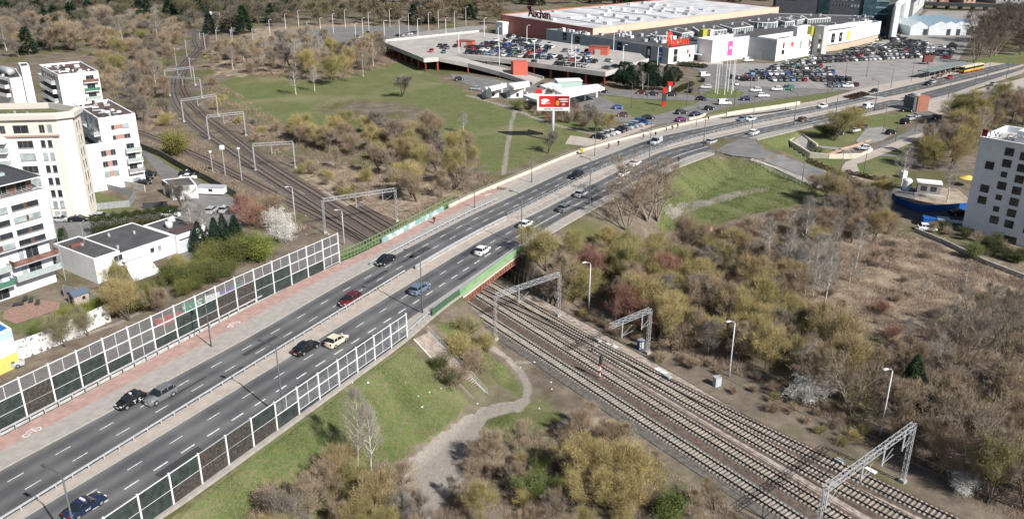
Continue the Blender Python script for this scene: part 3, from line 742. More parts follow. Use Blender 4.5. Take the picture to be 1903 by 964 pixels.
# ------------------------------------------------------------------ noise barriers
pan_d = mat('dark_green_noise_panel', (.035,.047,.042), .8, .3, 1.2); pan_i = mat('ivy_covered_panel', (.03,.032,.028), 1, col2=(.085,.072,.062), nscale=3.2, detail=8); pan_t = None
def glassmat():
    m = bpy.data.materials.new('clear_noise_panel'); m.use_nodes = True; nt = m.node_tree; N = nt.nodes; K = nt.links
    for n_ in list(N):
        if n_.type != 'OUTPUT_MATERIAL': N.remove(n_)
    out = [n_ for n_ in N if n_.type == 'OUTPUT_MATERIAL'][0]
    t = N.new('ShaderNodeBsdfTransparent'); t.inputs[0].default_value = (.80, .81, .82, 1); g = N.new('ShaderNodeBsdfPrincipled'); g.inputs['Base Color'].default_value = (.30, .31, .33, 1); g.inputs['Roughness'].default_value = .15
    x = N.new('ShaderNodeMixShader'); x.inputs[0].default_value = .20; K.new(t.outputs[0], x.inputs[1]); K.new(g.outputs[0], x.inputs[2]); K.new(x.outputs[0], out.inputs[0]); return m
pan_t = glassmat()
birdm = blackp
def barrier(e_o, s0, s1, step, H, bays, label, zb=0.05, side=1):
    """bays: function index -> (opaque rows, clear rows, ivy, base) ; rows share the height"""
    n = int(round((s1 - s0) / step)); S = [s0 + i * step for i in range(n + 1)]
    root = empty('noise_barrier', so3(s0, e_o(s0), 0), 0, label, 'noise barrier', 'roadside noise barriers')
    rr = random.Random(5)
    for i, s in enumerate(S):
        a = so3(s, e_o(s), 0); m = MB(); m.box((a[0], a[1], -.6), (.19, .19, H + .75), PHI); m.build('post', whitem, root)
    m = MB(); side_strip([XY(s, e_o(s)) for s in S], -.7, .12, .36, m); m.build('plinth', mat('pale_plinth', (.50,.50,.47), .9, .15, 1), root)
    for i in range(n):
        op, cl, ivy, base = bays(i, n); rows = op + cl; a = Vector(so3(S[i], e_o(S[i]), 0)); b = Vector(so3(S[i + 1], e_o(S[i + 1]), 0))
        d = (b - a).normalized(); a2 = a + d * .13; b2 = b - d * .13; h0 = .13 + base; rh = (H - h0) / rows
        if base:
            m = MB(); m.bar(a2 + Vector((0, 0, .13 + base / 2)), b2 + Vector((0, 0, .13 + base / 2)), .08, base); m.build('base_panel', pan_d, root)
        for r in range(rows):
            z0 = h0 + r * rh; z1 = z0 + rh; zc = (z0 + z1) / 2
            if r < op:
                m = MB(); m.bar(a2 + Vector((0, 0, zc)), b2 + Vector((0, 0, zc)), .1, rh - .02); m.build('panel', pan_i if ivy > r else pan_d, root)
                m = MB(); m.bar(a2 + Vector((0, 0, z1)), b2 + Vector((0, 0, z1)), .13, .07 if r == op - 1 and cl else .05); m.build('panel_rail', whitem if not ivy > 1 else greym, root)
            else:
                m = MB(); m.bar(a2 + Vector((0, 0, zc)), b2 + Vector((0, 0, zc)), .02, rh - .1); m.build('clear_pane', pan_t, root)
                m = MB(); m.bar(a2 + Vector((0, 0, z1 - .04)), b2 + Vector((0, 0, z1 - .04)), .1, .08); m.bar(a2 + Vector((0, 0, z0 + .03)), b2 + Vector((0, 0, z0 + .03)), .1, .05)
                c = (a + b) / 2; m.bar(c + Vector((0, 0, z0)), c + Vector((0, 0, z1)), .06, .06); m.build('pane_frame', whitem, root)
                m = MB()
                for kx, kz in ((.22, .3), (.3, .72), (.72, .25), (.8, .68)):
                    q_ = a.lerp(b, kx + rr.uniform(-.03, .03)) + Vector((0, 0, z0 + rh * kz))
                    for sg in (-1, 1):
                        nn = Vector((-d.y, d.x, 0)) * .016 * sg
                        m.tri(q_ + nn + Vector((0, 0, -.08)), q_ + nn + d * .17 + Vector((0, 0, .1)), q_ + nn + d * .05 + Vector((0, 0, .02))); m.tri(q_ + nn + Vector((0, 0, -.08)), q_ + nn + d * -.14 + Vector((0, 0, .08)), q_ + nn + d * -.02 + Vector((0, 0, .03)))
                m.build('bird_silhouettes', birdm, root)
    return root
def bL(i, n):
    k = n - 1 - i
    if k == 0: return (0, 3, 0, .2)
    if k == 1: return (1, 2, 0, 0)
    if k == 2: return (1, 2, 0, 0)
    if k in (3, 4): return (2, 1, 0, 0)
    if k in (5, 6): return (2, 1, 2, 0)
    if k in (7, 8): return (2, 1, 1 if k == 7 else 0, 0)
    if k == 9: return (1, 2, 0, 0)
    if k == 10: return (0, 3, 0, .2)
    if k == 11: return (1, 2, 0, 0)
    if k in (12,): return (2, 1, 0, 0)
    return (2, 1, 2 if k in (14, 17, 18) else 0, 0)
oL = lambda s: float(np.interp(s, [40, 65, 90, 112.4], [99.0, 98.8, 98.3, 96.8]))
barrier(oL, 112.4 - 4.02 * 21, 112.4, 4.02, 5.95, bL, 'long noise barrier on the far side of the road beside the pink cycle path', side=1)
def bR(i, n):
    k = n - 1 - i
    if k <= 4: return (0, 2, 0, .35)
    if k in (5,): return (0, 2, 0, .5)
    if k == 6: return (1, 1, 0, 0)
    if k <= 9: return (2, 0, 1 + (k != 7), 0)
    return (2, 0, 1 if k in (10, 13) else 0, 0)
oR = lambda s: 68.6
barrier(oR, 93.9 - 4.07 * 15, 93.9, 4.07, 4.05, bR, 'partly ivy covered noise barrier on the near side above the green embankment', side=-1)

# ------------------------------------------------------------------ guard rails and fences along the road
def guardrail(e, off, s0, s1, label, step=2.0, double=False, mtl=None, conc_=False, zb=.13):
    mtl = mtl or galv; r = empty('guard_rail', so3(s0, float(at(e, s0)) + off, float(zr(s0))), 0, label, 'guard rail', 'steel guard rails')
    pts = [XY(s, float(at(e, s)) + off) + (float(zr(s)),) for s in np.arange(s0, s1, step)]
    for side_ in ((-.14, .14) if double else (0.0,)):
        m = MB()
        for a, b in zip(pts[:-1], pts[1:]):
            n_ = Vector((-(b[1] - a[1]), b[0] - a[0], 0)).normalized() * side_
            m.bar((a[0] + n_.x, a[1] + n_.y, a[2] + zb + .62), (b[0] + n_.x, b[1] + n_.y, b[2] + zb + .62), .07, .26)
        m.build('beam', mtl, r)
    for a in pts:
        m = MB(); m.box((a[0], a[1], a[2] + zb - .2), (.12, .1, .85), PHI); m.build('post', mtl, r)
    if conc_:
        m = MB()
        for a, b in zip(pts[:-1], pts[1:]): m.bar((a[0], a[1], a[2] + zb + .1), (b[0], b[1], b[2] + zb + .1), .5, .22)
        m.build('kerb_block', conc, r)
    return r
guardrail(O2, -.35, 32, 116, 'steel guard rail on posts along the median at the near end of the road', 2.1)
guardrail(O2, -1.0, 116.5, 150, 'double guard rail on a pale kerb along the median over the bridge', 2.0, True, whitem if False else galv, True)
guardrail(O1, .55, SO(*Ur(680,492))[0], 160, 'low dark guard rail between the road and the pavement over the bridge', 2.0, mtl=greym)
guardrail(E0, .75, 28, 112, 'pale guard rail at the foot of the long noise barrier', 2.0)
guardrail(E5, .25, 94, sR0 - 9, 'short guard rail between the near noise barrier and the bridge', 2.0)
def fence(name, e, off, s0, s1, H, step, mtl, label, cat='fence', bars=.5, rails=(.25, 1), zb=.13, group=None, bw=.035):
    r = empty(name, so3(s0, float(at(e, s0)) + off, float(zr(s0))), 0, label, cat, group)
    f = lambda s: XY(s, float(at(e, s)) + off) + (float(zr(s)) + zb,)
    P = [f(s) for s in np.arange(s0, s1, step)]
    for q_ in rails:
        m = MB()
        for a, b in zip(P[:-1], P[1:]): m.bar((a[0], a[1], a[2] + H * q_), (b[0], b[1], b[2] + H * q_), .06)
        m.build('rail', mtl, r)
    if len(P) <= 95:
        for a in P:
            m = MB(); m.bar(a, (a[0], a[1], a[2] + H + .05), .08); m.build('post', mtl, r)
    if bars:
        m = MB()
        for s in np.arange(s0, s1, bars): a = f(s); m.bar((a[0], a[1], a[2] + H * rails[0]), (a[0], a[1], a[2] + H), bw)
        m.build('bars', mtl, r)
    return r
fence('pedestrian_fence', O3, .5, 150, 340, 1.0, 2.2, greym, 'thin grey pedestrian fence along the paved median in the curve', bars=0, rails=(.5, 1))
fence('pedestrian_fence', O2, -.5, 150, 340, .9, 2.4, greym, 'low railing on the far edge of the paved median in the curve', bars=0, rails=(.5, 1))
fence('road_railing', E5, -.3, 188, 226, 1.2, 2.0, galv, 'pale railing above the grass slope before the side road', bars=.5)
fence('road_railing', E5, -.3, 252, 320, 1.2, 2.0, galv, 'pale railing of the near pavement beyond the side road', bars=.5)
# low concrete parapet wall on the far side, from the green railing to the roundabout
r = empty('parapet_wall', so3(sGb, float(at(E0, sGb)) + .5, 0), 0, 'pale low parapet wall edging the far pavement through the curve', 'parapet')
Sx = np.arange(sGb - 3, SO(*Ur(1346, 214))[0], 3.0)
m = MB()
for a, b in zip(Sx[:-1], Sx[1:]):
    p0 = XY(a, float(at(E0, a)) + .5); p1 = XY(b, float(at(E0, b)) + .5); m.bar((*p0, float(zr(a)) + .2), (*p1, float(zr(b)) + .2), .45, 1.0)
m.build('wall', cream, r)
m = MB()
for a, b in zip(Sx[:-1], Sx[1:]):
    p0 = XY(a, float(at(E0, a)) + .5); p1 = XY(b, float(at(E0, b)) + .5)
    m.bar((*p0, float(zr(a)) + 1.15), (*p1, float(zr(b)) + 1.15), .05); m.bar((*p0, float(zr(a)) + .7), (*p0, float(zr(a)) + 1.15), .04)
m.build('handrail', galv, r)
def px_wall(name, pts, H, w, mtl, label, cat='wall', z=None, group=None, zb=-.3, parts=None):
    P = [(G(*p) if z is None else U(p[0], p[1], z) + (z,)) for p in pts]
    r = empty(name, P[0], 0, label, cat, group); m = MB()
    for a, b in zip(P[:-1], P[1:]):
        d = math.hypot(b[0] - a[0], b[1] - a[1]); k = max(1, int(d / 6))
        for i in range(k):
            u = [a[j] + (b[j] - a[j]) * i / k for j in range(3)]; v_ = [a[j] + (b[j] - a[j]) * (i + 1) / k for j in range(3)]
            m.bar((u[0], u[1], u[2] + (H + zb) / 2), (v_[0], v_[1], v_[2] + (H + zb) / 2), w, H - zb)
    m.build('wall', mtl, r); return r, P
px_wall('parapet_wall', [(1350,214),(1400,206),(1450,199),(1486,193)], .9, .4, cream, 'pale parapet wall between the roundabout lawn and the pavement', 'parapet', z=-1.6)
px_wall('parapet_wall', [(1280,224),(1300,220),(1312,214)], .9, .35, cream, 'short pale wall splitting the slip road from the pavement', 'parapet')
rt, _ = px_wall('retaining_wall', [(1467,264),(1488,249),(1519,271)], .5, .5, cream, 'pale V-shaped coping of the sunken ramp in the lawn', 'retaining wall', z=-4.4, zb=-2.8)
px_wall('retaining_wall', [(1467,264),(1505,287),(1540,291),(1600,289),(1620,280)], .7, .5, cream, 'long pale retaining wall on the near side of the sunken ramp', 'retaining wall', z=-4.4, zb=-2.6)
px_wall('retaining_wall', [(1538,284),(1560,280),(1590,272),(1618,262)], .6, .4, mat('terracotta_wall', (.50,.33,.25), .9, .1, 1), 'short terracotta wall beside the parked cars by the big olive tree', 'retaining wall')

# ------------------------------------------------------------------ overhead line gantries
def truss(m, a, b, w, h, n, t=.05):
    a = Vector(a); b = Vector(b); d = (b - a).normalized(); up = Vector((0, 0, 1)) if abs(d.z) < .9 else Vector((RX, RY, 0)); sd_ = d.cross(up).normalized(); up = sd_.cross(d).normalized()
    C = [sd_ * (i * w / 2) + up * (j * h / 2) for i, j in ((-1, -1), (1, -1), (1, 1), (-1, 1))]
    for c in C: m.bar(a + c, b + c, t)
    for k in range(n):
        p, q_ = a.lerp(b, k / n), a.lerp(b, (k + 1) / n)
        for i in range(4):
            j = (i + 1) % 4
            if k % 2: m.bar(p + C[i], q_ + C[j], t * .7)
            else: m.bar(p + C[j], q_ + C[i], t * .7)
def gantry(pL, pR, H, label, legs='LR', lattice=True, drops=(), zb=-7.1):
    a = Vector((pL[0], pL[1], zb)); b = Vector((pR[0], pR[1], zb)); c = (a + b) / 2
    r = empty('overhead_line_gantry', c, 0, label, 'gantry', 'overhead line gantries over the railway')
    L_ = (b - a).length; mt = galv
    if 'L' in legs:
        m = MB(); 
        if lattice: truss(m, a, a + Vector((0, 0, H)), .4, .4, 14, .055)
        else: m.bar(a, a + Vector((0, 0, H)), .3)
        m.build('leg', mt, r); m = MB(); m.box((a.x, a.y, zb - .3), (.8, .8, .7), PSI); m.build('footing', conc, r)
    if 'R' in legs:
        m = MB()
        if lattice: truss(m, b, b + Vector((0, 0, H)), .45, .45, 14, .06)
        else: m.bar(b, b + Vector((0, 0, H)), .3)
        m.build('leg', mt, r); m = MB(); m.box((b.x, b.y, zb - .3), (.8, .8, .7), PSI); m.build('footing', conc, r)
    m = MB(); truss(m, a + Vector((0, 0, H)), b + Vector((0, 0, H)), .55, .7, int(L_ / .75), .055); m.build('beam', mt, r)
    for f in drops:
        p = a.lerp(b, f) + Vector((0, 0, H)); m = MB(); m.bar(p, p - Vector((0, 0, 3.0)), .16); m.build('dropper', mt, r)
        m = MB(); n_ = (b - a).normalized(); m.bar(p - Vector((0, 0, 2.6)), p - Vector((0, 0, 1.4)) + n_ * 2.2, .05); m.bar(p - Vector((0, 0, 2.7)), p - Vector((0, 0, 2.5)) + n_ * 2.6, .05); m.build('catenary_arm', mt, r)
    return r
gantry(U(920.6,629.6,-7), U(1037.6,585.6,-7), 8.3, 'lattice gantry spanning the tracks just in front of the bridge', drops=(.36,))
gb = Vector(U(1203,655,-7) + (0,)); gd = (Vector(U(920.6,629.6,-7) + (0,)) - Vector(U(1037.6,585.6,-7) + (0,))).normalized()
gantry(tuple(gb + gd * 9.2)[:2], tuple(gb)[:2], 8.0, 'half gantry with one leg reaching out from the thicket side', legs='R', drops=(.3, .8))
gc_ = Vector(U(1677,893,-7) + (0,))
gantry(tuple(gc_ + gd * 20.4)[:2], tuple(gc_)[:2], 8.6, 'big lattice gantry at the lower right corner of the scene', drops=(.05, .42, .66, .9))
gantry(U(604,432,-7), U(737,410,-7), 7.9, 'gantry spanning the tracks behind the green railing of the bridge', drops=(.45, .82))
LG = [((475,317),(549,312),'gantry over the tracks left of the brown thicket by the meadow'), ((389,259),(457,251),'second gantry up the line in front of the meadow edge'),
      ((342,226),(406,215),'third gantry up the line where the tracks start to bend'), ((316,178),(376,182),'fourth gantry up the line at the foot of the bend'), ((310,165),(363,158),'farthest gantry before the tracks vanish to the right')]
for (l_, r_, lb) in LG: gantry(U(*l_, -7), U(*r_, -7), 7.6, lb, lattice=False, drops=(.45,))
for px, py, lb in ((328,122,'grey mast left of the tracks above the farthest gantry'),(348,106,'grey mast among bushes beside the bending track'),(356,143,'grey mast between the tracks at the bend'),(374,90,'grey mast far up the line where the tracks turn right'),(382,92,'grey curved-arm mast at the far end of the visible track'),(404,84,'grey mast right of the far tracks'),(431,84,'grey mast by the overflow car park corner'),(471,82,'grey mast on the overflow car park edge'),(433,79,'white-topped mast before the garden plots')):
    x, y = U(px, py, -7); r = empty('catenary_mast', (x, y, -7.1), 0, lb, 'mast', 'masts along the railway'); m = MB(); m.bar((x, y, -7.3), (x, y, 1.6), .28); m.build('pole', galv, r)
    m = MB(); m.bar((x, y, .9), (x + 2.2, y + .6, .9), .1); m.bar((x, y, -.2), (x + 2.2, y + .6, .85), .07); m.build('arm', galv, r)
# white posts by the siding
for px, py, h, lb, dish in ((396,322,6.0,'thin white post by the siding, left one of the pair',0),(419,326,7.5,'white post with a round floodlight head beside the siding',1),(450,337,9,'plain pale pole rising from the siding ballast',0)):
    x, y, z = G(px, py); r = empty('signal_post', (x, y, z), 0, lb, 'post'); m = MB(); m.bar((x, y, z - .2), (x, y, z + h), .2); m.build('pole', galv, r)
    m = MB(); m.box((x, y, z + h), (.6 + dish * .5, .5 + dish * .4, .5 + dish * .6)); m.build('head', whitem, r)

# ------------------------------------------------------------------ lamps
lampm = mat('lamp_grey', (.10,.105,.11), .5); lamph = mat('lamp_head', (.62,.63,.64), .3)
def street_lamp(x, y, z, h, az, label, arm=1.6, head=.9, mtl=None, group='street lamps along the road', white=False, r0=.11):
    mtl = mtl or lampm
    r = empty('street_lamp', (x, y, z), 0, label, 'street lamp', group); ca, sa = math.cos(az), math.sin(az)
    m = MB(); m.tube([(x, y, z - .3), (x, y, z + 1.2), (x, y, z + h)], [r0 * 1.5, r0 * 1.2, r0 * .75], 7); m.build('pole', mtl, r, True)
    m = MB(); m.tube([(x, y, z + h - .02), (x + ca * arm * .25, y + sa * arm * .25, z + h + .3), (x + ca * arm, y + sa * arm, z + h + .5)], .06, 6); m.build('arm', mtl, r)
    m = MB(); c = (x + ca * (arm + .3), y + sa * (arm + .3), z + h + .42); m.box(c, (head, .36, .12), az); m.box((c[0], c[1], c[2] + .12), (head * .6, .24, .06), az); m.build('lamp_head', lamph if white else mtl, r)
    return r
for i, (px, py, off, lb) in enumerate([(785,582,0,'dark street lamp on the near kerb just before the bridge, blue wagon beside it'),(525,0,0,None),(969,455,0,'dark street lamp on the near kerb at the end of the bridge'),(1095,380,0,'dark street lamp rising by the three bare trees at the kerb'),(1205,322,0,'dark street lamp behind the tall bare trees in the curve'),(1307,272,0,'dark street lamp on the near kerb before the side road'),(1397,243,0,'dark street lamp at the mouth of the side road'),(1475,232,0,'dark street lamp on the near kerb past the junction'),(1552,219,0,'dark street lamp behind the big olive tree'),(1625,205,0,'dark street lamp behind the white van in the curve')]):
    if lb is None: continue
    x, y = Ur(px, py); s = SO(x, y)[0]; street_lamp(x, y, float(zr(s)) + .1, 10.2, along_rot(E5, s) + math.pi / 2, lb, 2.2)
x, y = XY(SO(*Ur(536,781))[0], 69.7); street_lamp(x, y, .1, 10.2, PHI + math.pi / 2, 'dark street lamp rising behind the near noise barrier at the first clear pane', 2.2)
x, y = XY(38.5, 69.6); street_lamp(x, y, .1, 10.2, PHI + math.pi / 2, 'dark street lamp at the lower left corner over the blue taxi', 2.2)
for px, py, lb in ((393,645,'slim dark lamp standing on the pink path in front of the long noise barrier'),(882,387,'slim lamp on the far pavement beyond the graffiti parapet'),(988,340,'slim lamp on the beige pavement before the start of the lawn'),(1105,291,'slim lamp on the far pavement by the yellow cargo bike'),(1209,257,'slim lamp on the far pavement behind the silver van'),(1294,236,'slim lamp on the far pavement by the walkers'),(1362,216,'slim lamp on the far pavement near the roundabout'),(1459,205,'slim lamp on the far pavement past the roundabout'),(1535,193,'slim lamp where the far pavement widens')):
    x, y = Ur(px, py); s = SO(x, y)[0]; street_lamp(x, y, float(zr(s)) + .1, 8.6, along_rot(E0, s) - math.pi / 2, lb, .5, .6, r0=.08)
for px, py, h, lb in ((1094,580,9.6,'white-headed lamp on a pale pole in the thicket above the first gantry'),(1355,699,9.4,'white-headed lamp at the thicket edge beside the grey cabinet'),(1635,812,10.6,'white-headed lamp leaning over the dark undergrowth behind the big gantry'),(549,412,8.3,'white-headed lamp on a pale pole between siding and white blossom'),(640,455,7.8,'white-headed lamp in the scrub left of the green railing')):
    x, y, z = G(px, py); street_lamp(x, y, z, h, math.pi + .3, lb, .9, .8, galv, 'lamps along the railway', True)
for i, (px, py, h) in enumerate([(1173,202,9),(1203,182,9),(1276,196,9),(1287,172,9),(1365,196,8.6),(1392,186,8.6),(1462,182,8.6),(1547,166,8.6),(1570,150,9),(1610,143,9),(1655,165,9),(1693,152,9),(1720,150,9),(1762,183,10),(1811,160,10),(1870,146,10),(1835,143,10),(1640,250,9),(1700,245,9),(1664,262,8),(1605,322,8),(1560,336,8),(1490,342,8)]):
    x, y, z = G(px, py); street_lamp(x, y, z, h, 2.4, 'slim grey lamp by the mall roads and far junction, %s in order' % ORD[i], .8, .6, group='slim lamps around the roundabout and junction', r0=.09)
for i, (px, py) in enumerate([(503,76),(532,64),(556,56),(573,80),(597,72),(620,63),(642,54),(662,84),(675,72),(686,60),(725,52),(743,75),(760,62),(797,60),(815,55),(845,58),(866,48)]):
    x, y, z = G(px, py); street_lamp(x, y, z, 11, 0, 'white lamp mast on the overflow car park, %s from the left' % ORD[i], .8, 1.0, whitem, 'lamp masts on the overflow car park', True, .1)
# deck lamp masts stand on the roof deck; built with the mall

# ------------------------------------------------------------------ signs, signal, cabinets
r = empty('railway_signal', U(1115,703,-7) + (-7.1,), 0, 'red and white striped signal post with dark head between the first two tracks', 'signal')
x, y = r.location[:2]
for k in range(5):
    m = MB(); m.box((x, y, -7.1 + k * .55), (.16, .16, .55)); m.build('post_band', redp if k % 2 == 0 else wpaint, r)
m = MB(); m.box((x, y, -4.35), (.5, .35, 1.5), .9); m.build('signal_head', darkm, r); m = MB(); m.box((x, y, -7.2), (.7, .7, .25), .9); m.build('footing', concd, r)
def cabinet(name, px, py, d, col, label, cat, rz=.4, z=None):
    x, y, z = G(px, py); r = empty(name, (x, y, z), 0, label, cat); m = MB(); m.box((x, y, z), d, rz); m.build('body', col, r)
    m = MB(); m.box((x, y, z + d[2]), (d[0] + .12, d[1] + .12, .1), rz); m.build('roof', galv, r)
    m = MB(); dx, dy = math.cos(rz - math.pi / 2) * (d[1] / 2 + .015), math.sin(rz - math.pi / 2) * (d[1] / 2 + .015); m.box((x + dx, y + dy, z + .15), (d[0] * .8, .02, d[2] * .75), rz); m.build('door', mat('cabinet_door', (.48,.50,.51), .6), r); return r
cabinet('relay_cabinet', 1332, 716, (1.1, .8, 1.5), greym, 'light grey relay cabinet at the thicket edge by a white-headed lamp', 'cabinet')
cabinet('relay_cabinet', 1190, 648, (1.0, .7, 1.7), mat('blue_enamel', (.03,.06,.28), .5), 'deep blue cabinet at the foot of the half gantry', 'cabinet')
for px, py, lb, d in ((1133,640,'pale concrete cable slab beside the outer track, upper one of a pair',(1.3,.8,.2)),(1141,644,'pale concrete cable slab beside the outer track, lower one of a pair',(1.3,.8,.2)),(1224,687,'white cable cover plate by the ballast edge, upper one',(1.2,.9,.18)),(1233,692,'white cable cover plate by the ballast edge, lower one',(1.2,.9,.18)),(1618,874,'white cover plate under the big gantry',(1.5,.7,.2))):
    x, y, z = G(px, py); r = empty('cable_cover', (x, y, z), 0, lb, 'cover'); m = MB(); m.box((x, y, z - .05), d, PSI); m.build('slab', whitew, r); m = MB(); m.box((x, y, z + d[2] - .052), (.25, .15, .04), PSI); m.build('grip', galv, r)
for px, py, lb in ((1111,632,'point motor between the rails by the crossover near the cable slabs'),(1240,700,'point motor on the outer track above the pale ballast'),(1560,857,'point motor beside the outer track left of the big gantry')):
    x, y = U(px, py, -6.9); r = empty('point_motor', (x, y, -6.9), 0, lb, 'point motor'); m = MB(); m.box((x, y, -7.0), (1.2, .7, .4), PSI); m.build('housing', galv, r); m = MB(); m.bar((x, y, -6.85), (x - 1.6 * QX, y - 1.6 * QY, -6.85), .08); m.build('rod', darkm, r)
# billboard on its pole
bx, by, bz = G(1027, 262); brr = empty('billboard', (bx, by, bz), 0, 'red and white advertising billboard on a tall grey pole over the lawn path', 'billboard')
zt = 9.6; m = MB(); m.tube([(bx, by, bz - .4), (bx, by, bz + zt)], .42, 12); m.build('pole', galv, brr, True)
ba = math.atan2(by, bx) - math.pi / 2 + .05; ca, sa = math.cos(ba), math.sin(ba)
def bp_(u, w, z): return (bx + u * ca - w * sa, by + u * sa + w * ca, bz + zt + z)
m = MB(); m.box(bp_(0, 0, 0), (10.0, .9, 4.9), ba); m.build('box_frame', whitem, brr)
m = MB(); m.box(bp_(.2, -.47, 1.15), (9.2, .06, 3.4), ba); m.build('poster', redp, brr)
m = MB(); m.box(bp_(2.6, -.505, 1.25), (4.3, .04, 3.1), ba); m.build('dark_poster_field', mat('maroon_poster', (.22,.012,.02), .6), brr)
for u, z, a_, b_, c_ in ((-2.6, 3.2, 2.6, 1.0, wpaint), (-3.0, 2.4, 1.6, .9, wpaint), (-1.7, 2.3, 1.8, .55, mat('pink_poster', (.75,.25,.3), .6)), (3.0, 3.6, 3.2, .35, wpaint), (3.2, 2.9, 2.8, .3, wpaint), (1.2, 2.4, 1.1, 1.6, mat('orange_poster', (.75,.25,.03), .6)), (3.1, 2.0, 1.2, .9, mat('pink_poster', (.75,.25,.3), .6))):
    m = MB(); k = 14; cx_, cz_ = u, z; P = [bp_(cx_ + a_ / 2 * math.cos(2 * math.pi * j / k), -.54, cz_ + b_ / 2 * math.sin(2 * math.pi * j / k)) for j in range(k)]
    n = len(m.v); m.v += P; m.f.append(tuple(range(k))); m.m.append(0); m.build('poster_shape', c_, brr)
text_mesh('poster_lettering', 'zakupy i rozrywka', .8, mat('maroon_poster', (.22,.012,.02), .6), bp_(.1, -.5, .65), (math.pi / 2, 0, ba), .01, brr)
m = MB(); m.box(bp_(4.8, 1.2, -.6), (.4, 2.6, 5.4), ba); m.build('side_board', whitem, brr)
# totem signs and flag poles
def totem(px, py, h, w, label, redtop):
    x, y, z = G(px, py); r = empty('totem_sign', (x, y, z), 0, label, 'sign')
    m = MB(); m.box((x, y, z), (w * (.5 if redtop else 1), .5, h * .72), .1); m.build('post', whitem if redtop else darkm, r)
    m = MB(); m.box((x, y, z + h * .72), (w * 1.5 if redtop else w, .8, h * .28), .1); m.build('top_panel', redp, r)
    if not redtop:
        m = MB(); m.box((x, y - .3, z), (w * 1.04, .1, h * .24), .1); m.build('base_panel', redp, r)
    return r
totem(1244, 176, 5.0, 1.4, 'white totem with a red cap behind the dark cars on the slip road', True)
totem(1233, 197, 6.6, 1.4, 'black and red totem sign on the lawn by the slip road', False)
for i, px in enumerate([(1329,174),(1333,176),(1338,172),(1346,178),(1352,171),(1359,176),(1362,170)]):
    x, y, z = G(*px); r = empty('flag_pole', (x, y, z), 0, 'tall white flag pole on the roundabout grass, %s in order from the left' % ORD[i], 'flag pole', 'flag poles on the roundabout'); m = MB(); m.tube([(x, y, z), (x, y, z + 14)], [.17, .1], 6); m.build('pole', whitem, r); m = MB(); m.tube([(x, y, z + 14), (x, y, z + 14.3)], .2, 6); m.build('finial', whitem, r)
# stairs down the embankment
top = Vector(Ur(782, 622) + (-.1,)); bot = Vector(U(893, 742, -7.0) + (-6.95,)); st = empty('outdoor_stairs', bot, 0, 'worn concrete stairs down the embankment beside the near noise barrier', 'stairs')
d = (bot - top); n = 34; w = 3.0; ang = math.atan2(d.y, d.x)
m = MB()
for i in range(n):
    p = top + d * ((i + .5) / n); m.box((p.x, p.y, p.z - .55), (d.xy.length / n + .02, w, .62), ang)
m.build('steps', mat('worn_step_concrete', (.36,.30,.255), .95, .25, 1.1), st)
for sg in (1, -1):
    nrm = Vector((-math.sin(ang), math.cos(ang), 0)) * (w / 2 + .15) * sg
    m = MB(); m.bar(top + nrm - Vector((0, 0, .1)), bot + nrm - Vector((0, 0, .1)), .3, .5); m.build('side_wall', conc, st)
    if sg == 1 or True:
        m = MB(); rng_ = (0, 1) if sg == 1 else (.62, 1)
        a = top + d * rng_[0] + nrm; b = bot + nrm
        for zz in (1.0, .55): m.bar(a + Vector((0, 0, zz)), b + Vector((0, 0, zz)), .05)
        for k in range(int(14 * (rng_[1] - rng_[0])) + 1):
            p = a.lerp(b, k / (14 * (rng_[1] - rng_[0]))); m.bar(p, p + Vector((0, 0, 1.0)), .05)
        m.build('handrail', galv, st)

fp = [G(1394 + 150 * t, 299 + 58 * t + 8 * math.sin(t * 3.1)) for t in np.linspace(0, 1, 22)]; r = empty('road_railing', fp[0], 0, 'dark post railing following the side road down the grass slope', 'railing')
for a, b in zip(fp[:-1], fp[1:]):
    m = MB(); m.bar((a[0], a[1], a[2] + 1.1), (b[0], b[1], b[2] + 1.1), .07); m.bar((a[0], a[1], a[2] + .6), (b[0], b[1], b[2] + .6), .05); m.bar(a, (a[0], a[1], a[2] + 1.15), .1); m.build('railing_bay', greym, r)
c = G(1320, 440); r = empty('site_sign', c, 0, 'small orange and white sign standing on the grass by the thicket', 'sign'); m = MB(); m.box(c, (.15, .15, 1.6)); m.build('post', galv, r); m = MB(); m.box((c[0], c[1], c[2] + 1.0), (1.1, .12, 1.5), .3); m.build('orange_board', mat('orange_board', (.70,.18,.03), .6), r); m = MB(); m.box((c[0], c[1] - .08, c[2] + 1.3), (.6, .06, .8), .3); m.build('white_patch', wpaint, r)
